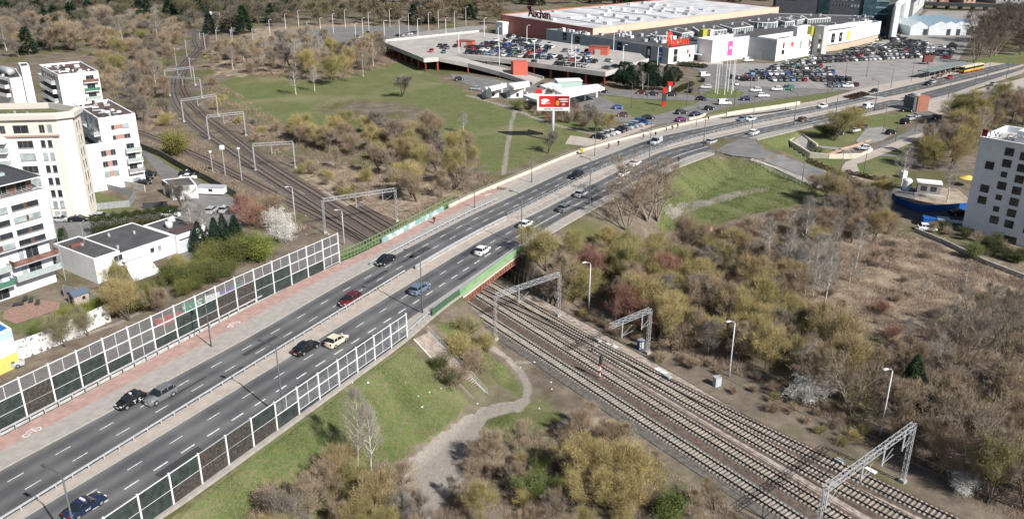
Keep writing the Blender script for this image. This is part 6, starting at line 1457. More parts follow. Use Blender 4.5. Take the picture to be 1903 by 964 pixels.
for px, py, d, lb in ((866,87,(8,5,2.8),'coral red stair hut on the left part of the roof deck'),(1113,101,(9,5,3.6),'red and grey stair hut on the deck near the grey hall')):
    c = U(px, py, zD); r = empty('stair_hut', (*c, zD), 0, lb, 'stair hut'); m = MB(); m.box((*c, zD), d, -.3); m.build('wall', redt, r); m = MB(); m.box((c[0] - 1, c[1] - d[1] / 2 - .1, zD), (2.6, .3, 2.5), -.3); m.build('door', greym, r); m = MB(); m.box((*c, zD + d[2]), (d[0] + .3, d[1] + .3, .2), -.3); m.build('roof', mat('dull_red_roof', (.25,.08,.06), .8), r)
for i, (px, py) in enumerate(((853,100),(926,88),(928,122),(993,117),(1062,103),(1069,128),(1140,95),(1157,128),(1221,131),(715,78),(777,74),(829,72),(900,72),(979,88))):
    x, y = U(px, py, zD if px > 720 and i < 9 else -.3); street_lamp(x, y, zD, 9.5, 0, 'tall white lamp mast on the roof parking deck, %s of its kind' % ORD[i], .7, 1.2, whitem, 'lamp masts on the roof deck', True, .12)
# ------------------------------------------------------------------ petrol station
def canopy(px, z, label, cols, th=.9, trim=None):
    P = [U(*p, z) for p in px]; c = cen(P); r = empty('station_canopy', (*c, -4.6), 0, label, 'canopy', 'white canopies of the petrol station'); m = MB(); m.prism(P, z - th, z, bottom=True); m.build('canopy_roof', whitem, r)
    for q_ in cols: x, y = U(*q_, -4.5); m = MB(); m.box((x, y, -4.7), (.6, .6, z - th + 4.7)); m.build('column', whitem, r)
    return r
canopy([(907,161),(941,154),(942,158),(913,166)], .2, 'small white canopy over the first kiosk of the station', [(933,172)])
canopy([(945,155),(983,150),(985,157),(955,163)], .2, 'small white canopy over the second kiosk of the station', [(975,170)])
canopy([(1003,158),(1025,153),(1043,158),(1020,166)], .2, 'small flat white canopy behind the car wash', [(1020,178)])
canopy([(972,177),(1015,166),(1032,172),(998,186)], -.2, 'white flat roof of the station left of the billboard', [(1001,197),(980,188)])
canopy([(1030,166),(1110,156),(1124,163),(1052,179)], .6, 'long white main canopy of the petrol station', [(1067,190),(1087,187),(1109,181),(1048,185)])
for px, py, lb in ((914,180,'white ticket kiosk under the first small canopy'),(959,181,'white ticket kiosk under the second small canopy')):
    c = G(px, py); r = empty('ticket_kiosk', c, 0, lb, 'kiosk'); m = MB(); m.box(c, (5.0, 3.4, 3.6), .15); m.build('wall', whitem, r); m = MB(); m.box((c[0] + .6, c[1] - 1.75, c[2] + .6), (.9, .06, 1.4), .15); m.build('window', glassd, r); m = MB(); m.box((c[0] - 3, c[1] - .6, c[2]), (1.5, 2.6, 2.5), .15); m.build('drum_unit', mat('pale_blue_box', (.35,.42,.5), .6), r)
r = empty('price_totem', G(1001,196), 0, 'round red sign on a white post beside the billboard', 'sign'); x, y, z = r.location; m = MB(); m.bar((x, y, z), (x, y, z + 4.2), .5); m.build('post', whitem, r); m = MB(); m.tube([(x, y - .3, z + 4.8), (x, y + .3, z + 4.8)], 1.4, 16); m.build('disc', redp, r)
c = G(1056, 165); r = empty('station_shop', c, 0, 'small pale teal sided shop building under the deck edge', 'building'); m = MB(); m.box(c, (10, 6, 3.4), .15); m.build('wall', mat('pale_teal_wall', (.42,.55,.50), .7), r); m = MB(); m.box((c[0], c[1], c[2] + 3.4), (10.4, 6.4, .3), .15); m.build('roof', whitem, r)
# white canopy roofs before the mall entrance and far boundary buildings
c = U(1440,128,-4.6)
for i, (x0, x1, zt, col, lb) in enumerate(((1745,1762,16,(.30,.16,.12),'reddish brown building far beyond the glasshouses'),(1790,1812,18,(.45,.30,.22),'orange beige apartment block on the far horizon'),(1850,1903,20,(.28,.29,.31),'grey apartment slab behind the park trees at the far right'),(1716,1740,14,(.20,.15,.14),'dark brown far building behind the sign wing'),(80,130,8,(.5,.48,.46),'pale far house in the woods at the top left'),(1440,1470,6,(.6,.6,.6),'white low hall behind the mall roof'))):
    if i == 5: continue
    a, b = U(x0, 8, -5), U(x1, 8, -5); r = empty('far_building', (*a, -5), 0, lb, 'building'); pz = [a, b, (b[0] + 5, b[1] + 30), (a[0] + 5, a[1] + 30)]; block(r, pz, -6, zt, mat('far_wall_%d' % i, col, .8, .1, .2), rooft, .5); fq = Face(a, b, r, centre=cen(pz))
    for z in range(-3, int(zt) - 3, 3):
        for t in range(2, int(fq.L) - 2, 4): fq.win(t, z, 1.6, 1.6, 1, sill=False)
a_, b_ = U(1714,16,-4.6), U(1903,22,-4.6); r = empty('viaduct', (*a_, -4.6), 0, 'long dark viaduct edge crossing behind the glasshouses', 'viaduct'); m = MB(); m.bar((*a_, -1), (*b_, -1), 8, 2.2); m.build('deck', darkm, r)
for k in range(9): q_ = Vector(a_).lerp(Vector(b_), k / 8); m = MB(); m.box((q_.x, q_.y, -5), (1.2, 5, 3)); m.build('pier', concd, r)
# ------------------------------------------------------------------ vehicles
carpaint = mat('car_paint', (.5,.5,.5), .28, objcol=True, spec=.6); carglass = mat('car_glass', (.018,.022,.026), .08, spec=.8); tyre = mat('tyre_rubber', (.02,.02,.02), .8); rim = mat('wheel_rim', (.42,.43,.44), .35, metal=.5); headl = mat('headlight_glass', (.72,.74,.76), .15); taill = mat('tail_light_glass', (.35,.015,.012), .25); plate = mat('number_plate', (.75,.75,.70), .5)
SH = {  # stations: x, belt z, roof z (0 = none), half width scale
 'hatchback': (4.05, 1.74, 1.50, [(-2.02,.62,0,.82),(-1.95,.92,0,.93),(-1.72,.98,1.02,.98),(-1.30,.98,1.46,1),(-.6,.96,1.50,1),(.25,.94,1.46,1),(.95,.93,.98,1),(1.45,.86,0,.97),(1.85,.72,0,.88),(2.02,.56,0,.74)]),
 'sedan': (4.6, 1.80, 1.45, [(-2.3,.62,0,.80),(-2.2,.96,0,.92),(-1.75,1.02,0,.97),(-1.45,1.0,1.04,.99),(-.85,.97,1.42,1),(-.2,.95,1.45,1),(.35,.93,1.40,1),(1.05,.92,.96,1),(1.6,.84,0,.97),(2.1,.72,0,.88),(2.3,.56,0,.74)]),
 'wagon': (4.7, 1.82, 1.52, [(-2.35,.64,0,.84),(-2.28,.98,0,.95),(-2.12,1.02,1.06,.97),(-1.8,1.0,1.46,.99),(-.8,.98,1.52,1),(.3,.95,1.47,1),(1.0,.94,.99,1),(1.6,.86,0,.97),(2.1,.74,0,.88),(2.35,.58,0,.74)]),
 'suv': (4.5, 1.88, 1.68, [(-2.25,.72,0,.86),(-2.18,1.08,0,.95),(-2.0,1.12,1.16,.97),(-1.65,1.10,1.62,.99),(-.7,1.08,1.68,1),(.3,1.05,1.63,1),(.95,1.04,1.09,1),(1.5,.99,0,.98),(2.02,.86,0,.9),(2.25,.64,0,.78)]),
 'van': (5.0, 1.95, 1.98, [(-2.5,.8,0,.94),(-2.48,1.1,0,.97),(-2.44,1.12,1.18,.98),(-2.3,1.12,1.92,.99),(-.8,1.12,1.98,1),(.9,1.10,1.93,1),(1.65,1.08,1.13,1),(2.15,.95,0,.94),(2.42,.8,0,.86),(2.5,.6,0,.78)]),
}
def car_meshes(kind, lod=False):
    Lc, W, H, st = SH[kind]; hw = W / 2; body = L(); glass = L(); n = len(st)
    def ring(x, b, r, k):                        # lower body section, both sides
        w = hw * k; return [(x, -w * .96, .24), (x, -w, .50), (x, -w * .985, b * .86), (x, -w * .93, b), (x, w * .93, b), (x, w * .985, b * .86), (x, w, .50), (x, w * .96, .24)]
    for i, s_ in enumerate(st): body.v += ring(*s_)
    for i in range(n - 1):
        for j in range(7):
            if j == 3 and st[i][2] and st[i + 1][2]: continue
            body.f.append((8 * i + j, 8 * (i + 1) + j, 8 * (i + 1) + j + 1, 8 * i + j + 1)); body.m.append(0)
    body.f.append(tuple(range(8))); body.m.append(0); body.f.append(tuple(range(8 * (n - 1), 8 * n))[::-1]); body.m.append(0)
    cab = [s_ for s_ in st if s_[2]]
    def top(x, b, r, k):
        t = max(0, (r - b) / (H - b)); w = hw * k * (.93 - .17 * t); return [(x, -w, r), (x, w, r), (x, -hw * k * .93, b), (x, hw * k * .93, b)]
    T = [top(*c_) for c_ in cab]
    for i in range(len(T) - 1):
        a, b = T[i], T[i + 1]; steep = i == 0 or i == len(T) - 2
        (glass if steep else body).quad(a[0], b[0], b[1], a[1])
        glass.quad(a[2], b[2], b[0], a[0]); glass.quad(a[1], b[1], b[3], a[3])
        if not steep:
            for y_ in (0, 1):   # roof edge and pillar
                q_ = a[y_]; body.bar((a[y_][0], a[y_][1], a[y_][2] - .02), (b[y_][0], b[y_][1], b[y_][2] - .02), .07, .07)
    for i in (1, 2, len(T) - 2) if len(T) > 4 else (1, len(T) - 2):
        for y_ in (0, 1): body.bar((T[i][y_ + 2][0], T[i][y_ + 2][1] * 1.005, T[i][y_ + 2][2]), (T[i][y_][0], T[i][y_][1] * 1.01, T[i][y_][2]), .07, .05)
    if kind == 'van':
        for y_ in (-1, 1): body.quad((-2.4, y_ * hw * .955, 1.14), (-.2, y_ * hw * .955, 1.14), (-.2, y_ * hw * .79, 1.9), (-2.4, y_ * hw * .79, 1.9))
    for y_ in (-1, 1): body.box((T[-2][0][0] + .35, y_ * (hw + .07), cab[-1][1] + .02), (.14, .16, .12))
    wx = Lc * .30; wr = .33 if kind not in ('suv', 'van') else .37
    wh = [(sx * wx, sy * (hw - .10), wr) for sx in (-1, 1) for sy in (-1, 1)]
    def wheel(mb, c, m0=0, m1=1, k=12):
        mb.tube([(c[0], c[1] - .115, c[2]), (c[0], c[1] + .115, c[2])], wr, k, m0); sg = 1 if c[1] > 0 else -1; mb.tube([(c[0], c[1], c[2]), (c[0], c[1] + .125 * sg, c[2])], wr * .62, 8, m1)
    if lod:
        m = L(); m.v = list(body.v); m.f = list(body.f); m.m = [0] * len(body.f); o = len(m.v); m.v += glass.v; m.f += [tuple(o + i for i in f) for f in glass.f]; m.m += [1] * len(glass.f)
        for c in wh: wheel(m, c, 2, 3, 8)
        for y_ in (-1, 1): m.box((st[-2][0] + .06, y_ * hw * .6, .58), (.12, .34, .15), 0, 3); m.box((st[1][0] - .06, y_ * hw * .68, .72), (.1, .25, .2), 0, 4)
        return m
    return body, glass, wh, wheel, st, hw
CARP = {}; LODP = {}
def build_car(kind):
    body, glass, wh, wheel, st, hw = car_meshes(kind)
    r = empty('car' if kind != 'van' else 'delivery_van', (0, 0, 0)); KIDS[r.name] = []
    body.build('body', carpaint, r, True, fixn=True); glass.build('windows', carglass, r)
    for c in wh: m = L(); wheel(m, c); m.build('wheel', [tyre, rim], r)
    for y_ in (-1, 1):
        m = L(); m.box((st[-2][0] + .05, y_ * hw * .62, .58), (.14, .34, .15)); m.build('headlight', headl, r)
        m = L(); m.box((st[1][0] - .05, y_ * hw * .70, .72), (.1, .26, .2)); m.build('tail_light', taill, r)
    for sx in (0, -1): m = L(); m.box((st[sx][0] + (.02 if sx else -.02), 0, .40), (.03, .5, .12)); m.build('number_plate', plate, r)
    return r
def lod_car(kind):
    o = car_meshes(kind, True).build('car', [carpaint, carglass, tyre, headl, taill], None, fixn=True); return o
for k_ in SH: CARP[k_] = build_car(k_); LODP[k_] = lod_car(k_)
USED = set()
CC = {'black': (.012,.012,.014), 'dark': (.03,.032,.036), 'grey': (.16,.165,.17), 'silver': (.42,.43,.44), 'white': (.80,.80,.79), 'red': (.38,.02,.02), 'maroon': (.11,.012,.016), 'blue': (.03,.09,.26), 'navy': (.016,.026,.065), 'pale blue': (.16,.30,.42), 'cream': (.70,.63,.47), 'green': (.06,.16,.12), 'brown': (.13,.08,.06), 'yellow': (.70,.52,.03), 'purple': (.16,.03,.13), 'steel blue': (.13,.18,.25)}
def put_car(kind, col, x, y, z, az, label, group=None, near=True, pitch=0):
    if near:
        if kind in USED: r = copy_tree(CARP[kind])
        else: r = CARP[kind]; USED.add(kind)
        for ch in KIDS[r.name]:
            if ch.name.startswith('body'): ch.color = CC[col] + (1,)
        r.name = 'car' if kind != 'van' else 'delivery_van'
    else:
        r = LODP[kind].copy() if ('l', kind) in USED else LODP[kind]
        if ('l', kind) in USED: COL.objects.link(r)
        USED.add(('l', kind)); r.color = CC[col] + (1,)
    r.location = (x, y, z); r.rotation_euler = (0, pitch, az); return tag(r, label, 'car' if kind != 'van' else 'van', group)
_ct = copy_tree
def copy_tree(o, parent=None):
    c = o.copy(); COL.objects.link(c)
    if parent is not None: setp(c, parent)
    for ch in list(KIDS.get(o.name, [])): copy_tree(ch, c)
    return c
# moving cars: (kind, colour, px, py, direction +1 away / -1 towards, label)
def road_car(kind, col, px, py, dr, label, near=True):
    x, y = Ur(px, py); s, o = SO(x, y); e = O1 if abs(o - at(O1, s)) < abs(o - at(O4, s)) else O4
    return put_car(kind, col, x, y, float(zr(s)) + .01, along_rot(e, s) + (0 if dr > 0 else math.pi), label, 'cars driving on the main road', near)
taxi = road_car('sedan', 'navy', 159, 947, 1, 'dark blue taxi with a white roof sign at the lower left corner')
b_ = road_car('hatchback', 'black', 244, 750, -1, 'black hatchback with white lettering on its side and a roof lamp')
road_car('suv', 'grey', 299, 741, -1, 'grey crossover driving right beside the black lettered hatchback').name
road_car('sedan', 'black', 569, 651, 1, 'black saloon with its shadow, beside the cream small car')
road_car('hatchback', 'cream', 626, 638, 1, 'small cream coloured hatchback in the near carriageway')
road_car('wagon', 'maroon', 651, 562, -1, 'dark maroon saloon next to the median guard rail')
road_car('sedan', 'black', 716, 488, -1, 'black saloon in the outer lane just after the bridge')
road_car('wagon', 'steel blue', 781, 541, 1, 'blue grey estate car beneath the lamp before the bridge')
road_car('hatchback', 'white', 897, 470, 1, 'white hatchback crossing the bridge, nearest white car')
road_car('hatchback', 'white', 977, 421, 1, 'white hatchback just past the bridge beneath a lamp')
road_car('suv', 'grey', 1051, 391, 1, 'dark grey car next to the pavement by the three bare trees')
road_car('hatchback', 'silver', 1080, 364, 1, 'silver hatchback ahead of the dark grey car')
road_car('suv', 'black', 1071, 330, -1, 'black car in the middle of the far carriageway')
road_car('hatchback', 'white', 1159, 326, 1, 'white hatchback seen through bare branches, nearer of two')
road_car('sedan', 'white', 1180, 307, 1, 'white car seen through bare branches, farther of two')
road_car('van', 'silver', 1219, 267, -1, 'silver van in the far carriageway by the walkers')
road_car('suv', 'silver', 1322, 267, 1, 'silver crossover before the side road')
road_car('suv', 'white', 1401, 250, 1, 'white crossover passing the side road mouth')
road_car('sedan', 'steel blue', 1379, 224, -1, 'grey blue car directly ahead of a white one, far carriageway', False)
road_car('hatchback', 'white', 1395, 224, -1, 'white car directly behind the grey blue one, far carriageway', False)
road_car('wagon', 'brown', 1492, 225, 1, 'dark brown estate left of the olive tree', False)
road_car('hatchback', 'white', 1529, 200, -1, 'white hatchback in the far carriageway above the olive tree', False)
road_car('van', 'white', 1613, 201, 1, 'white van in the near carriageway before the junction')
road_car('hatchback', 'black', 1624, 172, -1, 'dark blue black hatchback entering the far carriageway', False)
road_car('sedan', 'black', 1688, 188, 1, 'dark car waiting beside the brick tower', False)
road_car('hatchback', 'red', 1765, 146, -1, 'red car in front of the articulated bus', False)
road_car('sedan', 'black', 1724, 158, -1, 'black car waiting at the far crossing, front of the queue', False)
road_car('wagon', 'silver', 1731, 155, -1, 'pale car waiting at the far crossing, second in the queue', False)
text_mesh('side_lettering', 'T S', 1.15, wpaint, (b_.location[0] + math.sin(b_.rotation_euler[2]) * -.0, b_.location[1], 0), (0, 0, 0), .005, None)
tx = bpy.data.objects['side_lettering']; tx.parent = b_; tx.location = (-.35, .885, .56); tx.rotation_euler = (math.pi / 2, 0, math.pi); tx.scale = (.8, .62, 1)
for r_, w_ in ((b_, .35), (taxi, .8)): m = L(); m.box((-.1, 0, 1.49 if r_ is b_ else 1.44), (.22, w_, .16)); o = m.build('roof_sign', wpaint, r_)
text_mesh('door_lettering', 'taxi', .42, wpaint, (0, 0, 0), (0, 0, 0), .004, None); tx = bpy.data.objects['door_lettering']; tx.parent = taxi; tx.location = (-.2, -.905, .62); tx.rotation_euler = (math.pi / 2, 0, 0)
def gcar(kind, col, px, py, az, label, near=False, dz=.1, group=None):
    x, y, z = G(px, py); return put_car(kind, col, x, y, z + dz, az, label, group, near)
P_ = math.pi
for a_ in (('sedan','black',147,411,.1,'black saloon parked on the street below the hedge, beside a silver crossover',True),('suv','silver',190,408,.15,'silver crossover parked on the street, right of the black saloon',True),('hatchback','silver',114,412,.1,'silver hatchback half behind the white tower',True),('suv','white',318,403,-.1,'white crossover turning in front of the dark gate',True),('sedan','black',266,343,.3,'black car parked nearest by the yellow covered car',True),('sedan','black',270,334,.3,'black car parked second from the ramp wall',True),('suv','black',276,328,.3,'black crossover parked third by the white block',True),('hatchback','yellow',255,329,.9,'yellow car emerging from the garage opening',True),('sedan','black',349,326,.05,'black saloon parked against the long dark wall',True),('sedan','white',350,333,.1,'white car behind the small white garage',True),('sedan','black',188,453,.2,'black car tucked under the hedge behind the workshop',True),('wagon','silver',395,394,1.45,'silver wagon parked nose out, left of three by the tracks',True),('hatchback','silver',418,393,1.45,'silver hatchback parked nose out, middle of three by the tracks',True),('hatchback','grey',442,393,1.5,'grey hatchback parked nose out, right of three by the tracks',True),('hatchback','silver',365,443,.6,'silver car parked left of the dark conifers',True),('wagon','silver',382,440,.6,'silver estate parked beside the white one near the stack',True),('suv','white',386,447,.6,'white car parked nearest to the dark conifers',True),('suv','white',412,436,.5,'white car half hidden behind the dark conifers',True),('sedan','silver',17,683,.42,'silver saloon in front of the yellow walled shop',True),('wagon','dark',726,368,.3,'dark car parked in the scrub by the far gantry',True)):
    k_, c_, px, py, az, lb, nr = a_; gcar(k_, c_, px, py, az, lb, nr, .08)
for a_ in (('hatchback','dark',854,150,.1,'dark car on the curving service road by the meadow'),('hatchback','silver',883,168,2.9,'silver car on the service road by the first kiosk'),('hatchback','black',1121,173,.0,'black car leaving the petrol station canopy'),('hatchback','maroon',1191,175,3.1,'maroon car on the slip road, first of three'),('sedan','dark',1212,178,3.1,'dark saloon on the slip road between maroon car and totem'),('wagon','dark',1246,179,3.1,'dark estate on the slip road behind the totems'),('hatchback','blue',1149,203,.2,'blue car on the station exit lane'),('hatchback','brown',1156,217,3.0,'brown car under the shrubs at the station exit'),('sedan','black',1205,222,.05,'black and white car at the tip of the station lawn'),('wagon','dark',1267,212,.35,'dark green estate on the slip road toward the roundabout'),('sedan','purple',1267,226,.3,'purple car low on the slip road beside the parapet'),('sedan','navy',1294,216,.3,'navy saloon in the slip road queue'),('hatchback','black',1318,205,.5,'black hatchback near the orange bollard on the slip road'),('van','white',1346,195,.15,'white van on the ring of the roundabout'),('sedan','navy',1387,187,.1,'navy saloon leaving the roundabout'),('wagon','white',1418,181,.1,'white estate leaving the roundabout to the right'),('suv','white',1404,171,3.1,'white car on the far ring beside the car park, left one'),('suv','white',1443,169,3.1,'white car on the far ring beside the car park, right one'),('van','green',1463,168,3.1,'dark green van beside the car park fence'),('hatchback','dark',1304,187,-.6,'dark car entering the roundabout from the left'),('hatchback','black',1283,172,1.2,'black hatchback north west of the roundabout'),('wagon','white',1312,165,3.0,'white estate on the top of the roundabout ring'),('hatchback','black',1306,152,1.4,'black car driving toward the mall entrance'),('van','white',1309,143,.4,'white van in front of the mall entrance'),('van','white',1390,115,.3,'white van at the loading recess'),('sedan','grey',1551,163,0,'grey car on the road beside the car park fence, left'),('sedan','white',1575,163,0,'white car on the road beside the car park fence, right'),('hatchback','black',1655,250,.5,'black hatchback on the lower approach road'),('hatchback','white',1605,279,2.8,'white car beside the sunken ramp wall'),('suv','black',1682,230,.6,'black crossover parked first at the lay-by'),('suv','silver',1692,224,.6,'pale crossover parked second at the lay-by'),('sedan','silver',1704,219,.6,'silver saloon parked third at the lay-by'),('sedan','black',1685,208,-.2,'black saloon on the approach beneath the brick tower'),('hatchback','dark',1742,222,0,'dark hatchback under the big olive crown'),('hatchback','red',1594,237,.8,'red car parked right of the olive tree'),('hatchback','dark',1605,240,.8,'dark car parked beside the red one'),('sedan','white',1588,246,.6,'white car parked under the olive tree'),('hatchback','dark',1558,251,.5,'dark car hidden by the olive tree'),('sedan','black',1781,400,.1,'black car at the base of the white tower'),('hatchback','white',1722,429,-.2,'white car on the path side below the blue container'),('suv','silver',1847,160,.6,'white car beyond the near carriageway bus stop')):
    gcar(*a_[:5], a_[5], False, .22)
for i, (c_, k_) in enumerate((('black','sedan'),('silver','hatchback'),('silver','wagon'),('white','sedan'),('black','sedan'),('dark','hatchback'),('silver','hatchback'),('pale blue','hatchback'),('silver','wagon'),('blue','van'))):
    px = 1112 + i * 9.0; py = 258 - i * 3.0; gcar(k_, c_, px, py, -.5, '%s %s in the diagonal row by the parapet, %s from the left' % (c_, k_, ('first','second','third','fourth','fifth','sixth','seventh','eighth','ninth','tenth')[i]), False, .1, 'cars parked diagonally along the parapet')
# parked cars in lots: rows in the ground plane; the 300 largest of all parked cars are things, the rest one object
rr = random.Random(11); LOTC = []; PAL = ['black'] * 6 + ['dark'] * 6 + ['grey'] * 4 + ['silver'] * 6 + ['white'] * 6 + ['red', 'maroon', 'blue', 'navy', 'navy', 'pale blue', 'brown', 'green', 'steel blue']
KS = ['hatchback'] * 4 + ['sedan'] * 3 + ['wagon'] * 2 + ['suv'] * 3 + ['van']
def lot(name, a, b, z, rows, length=None, occ=.85, deep=5.6, aisle=7.0, pitch=2.7, clip=None, az0=None):
    """a -> b px line of the nearest row; rows go away from it in pairs"""
    A = Vector(U(*a, z)); B = Vector(U(*b, z)); d = (B - A).normalized(); n_ = Vector((-d.y, d.x)); n_ = n_ if n_.y > 0 else -n_; az = math.atan2(n_.y, n_.x); off = 0
    for r in range(rows):
        k = 0; t = rr.uniform(0, 1)
        while t < (B - A).length:
            if rr.random() < occ:
                p = A + d * t + n_ * (off + rr.uniform(-.3, .3))
                if clip is None or bool(inpoly(p.x, p.y, clip)): LOTC.append((math.hypot(p.x, p.y), p.x, p.y, z, az + rr.choice((0, math.pi)) + rr.uniform(-.03, .03), name, r, k, rr.choice(KS), rr.choice(PAL)))
            t += pitch; k += 1
        off += deep if r % 2 else deep + (aisle if r % 2 == 0 else 0)
dclip = inset(DK, 2.0)
lot('deck', (850,98), (1012,110), zD, 9, occ=.88, deep=5.1, aisle=5.6, clip=[U(*p, zD) for p in ((838,96),(850,78),(885,70),(960,70),(1030,85),(1012,112),(960,110))])
lot('deck', (990,117), (1090,125), zD, 7, occ=.8, clip=[U(*p, zD) for p in ((985,118),(990,98),(1060,90),(1098,100),(1115,116),(1090,127))])
lot('deck', (1118,130), (1175,122), zD, 5, occ=.75, clip=[U(*p, zD) for p in ((1115,130),(1120,106),(1190,102),(1208,114),(1180,122))])
lot('deck', (760,100), (850,98), zD, 2, occ=.12, clip=dclip); lot('deck', (800,97), (870,99), zD, 3, occ=.45, clip=dclip)
lclip = [U(*p, -4.5) for p in ((1352,158),(1360,146),(1425,128),(1450,118),(1545,105),(1600,88),(1650,82),(1740,80),(1768,96),(1750,114),(1710,128),(1672,144),(1610,160),(1560,160),(1480,158),(1400,158))]
lot('front', (1352,158), (1600,160), -4.5, 12, occ=.9, clip=lclip, deep=5.0, aisle=5.2, pitch=2.6)
lot('front', (1460,120), (1720,106), -4.5, 8, occ=.85, clip=lclip, deep=5.0, aisle=5.2)
lot('front', (1560,100), (1770,104), -4.5, 8, occ=.9, clip=lclip, deep=5.0, aisle=5.2); lot('tents', (1690,90), (1750,88), -4.5, 6, occ=.85); lot('tents', (1758,110), (1772,84), -4.5, 1, occ=.55)
lot('overflow', (648,76), (684,77), -4.5, 4, occ=.65); lot('overflow', (733,70), (775,62), -4.5, 1, occ=.8)
lot('under', (980,160), (1120,168), -4.5, 1, occ=.4)
LOTC.sort(key=lambda c: c[0]); WH = {'deck': 'on the roof parking deck', 'front': 'in the open car park before the mall', 'tents': 'by the glasshouses', 'overflow': 'on the far overflow car park', 'under': 'between canopies and deck columns'}
rest = MB(); rest_m = []
seen = [(0, 0)]; kept = 0; dropped = 0
for c in LOTC:
    if any(abs(c[1] - q_[0]) < 2.2 and abs(c[2] - q_[1]) < 2.2 for q_ in seen[-90:]): continue
    seen.append((c[1], c[2]))
    if kept < 300 - 100:
        put_car(c[8], c[9], c[1], c[2], c[3] + .06, c[4], '%s %s parked %s, row %s, place %s' % (c[9], c[8], WH[c[5]], ORD[c[6]], ORD[min(c[7], 25)]), 'cars parked ' + WH[c[5]], False); kept += 1
    else:
        m = car_meshes(c[8], True); ca, sa = math.cos(c[4]), math.sin(c[4]); o = len(rest.v); cm = 5 + ('black', 'dark', 'grey', 'silver', 'white', 'red').index(c[9]) if c[9] in ('black', 'dark', 'grey', 'silver', 'white', 'red') else 6
        rest.v += [(c[1] + v[0] * ca - v[1] * sa, c[2] + v[0] * sa + v[1] * ca, c[3] + .06 + v[2]) for v in m.v]; rest.f += [tuple(o + i for i in f) for f in m.f]; rest.m += [cm if k == 0 else k for k in m.m]; dropped += 1
if rest.v:
    o = rest.build('distant_parked_cars', [plate, carglass, tyre, headl, taill] + [mat('car_paint_' + n, CC[n], .3, spec=.6) for n in ('black', 'dark', 'grey', 'silver', 'white', 'red')], None, fixn=True); tag(o, 'mass of parked cars filling the farther rows of the mall car park', 'parked cars', kind='stuff')
print('lot cars', kept, dropped)
# articulated bus
x, y = Ur(1804, 133); s = SO(x, y)[0]; az = along_rot(O1, s); z = float(zr(s)); bus = empty('articulated_bus', (x, y, z), 0, 'yellow and red articulated bus at the far stop before the dark trees', 'bus')
ca, sa = math.cos(az), math.sin(az)
for t, ln in ((-4.6, 8.6), (4.7, 8.8)):
    c = (x + t * ca, y + t * sa); m = MB(); m.box((*c, z + .35), (ln, 2.5, .55), az); m.build('red_skirt', mat('bus_red', (.55,.08,.03), .4), bus); m = MB(); m.box((*c, z + .9), (ln, 2.52, .65), az); m.build('yellow_body', mat('bus_yellow', (.78,.50,.07), .4), bus)
    m = MB(); m.box((*c, z + 1.55), (ln, 2.45, 1.05), az); m.build('windows', carglass, bus); m = MB(); m.box((*c, z + 2.6), (ln, 2.5, .4), az); m.build('cream_roof', mat('bus_cream', (.70,.64,.42), .5), bus)
    for w_ in (-2.6, 2.6):
        for sd_ in (-1.15, 1.15): p = (c[0] + w_ * ca - sd_ * sa, c[1] + w_ * sa + sd_ * ca, z + .5); m = MB(); m.tube([(p[0] - .12 * -sa, p[1] - .12 * ca, p[2]), (p[0] + .12 * -sa, p[1] + .12 * ca, p[2])], .48, 10); m.build('wheel', tyre, bus)
m = MB(); m.box((x + .05 * ca, y + .05 * sa, z + .4), (1.0, 2.2, 2.4), az); m.build('bellows', tyre, bus)
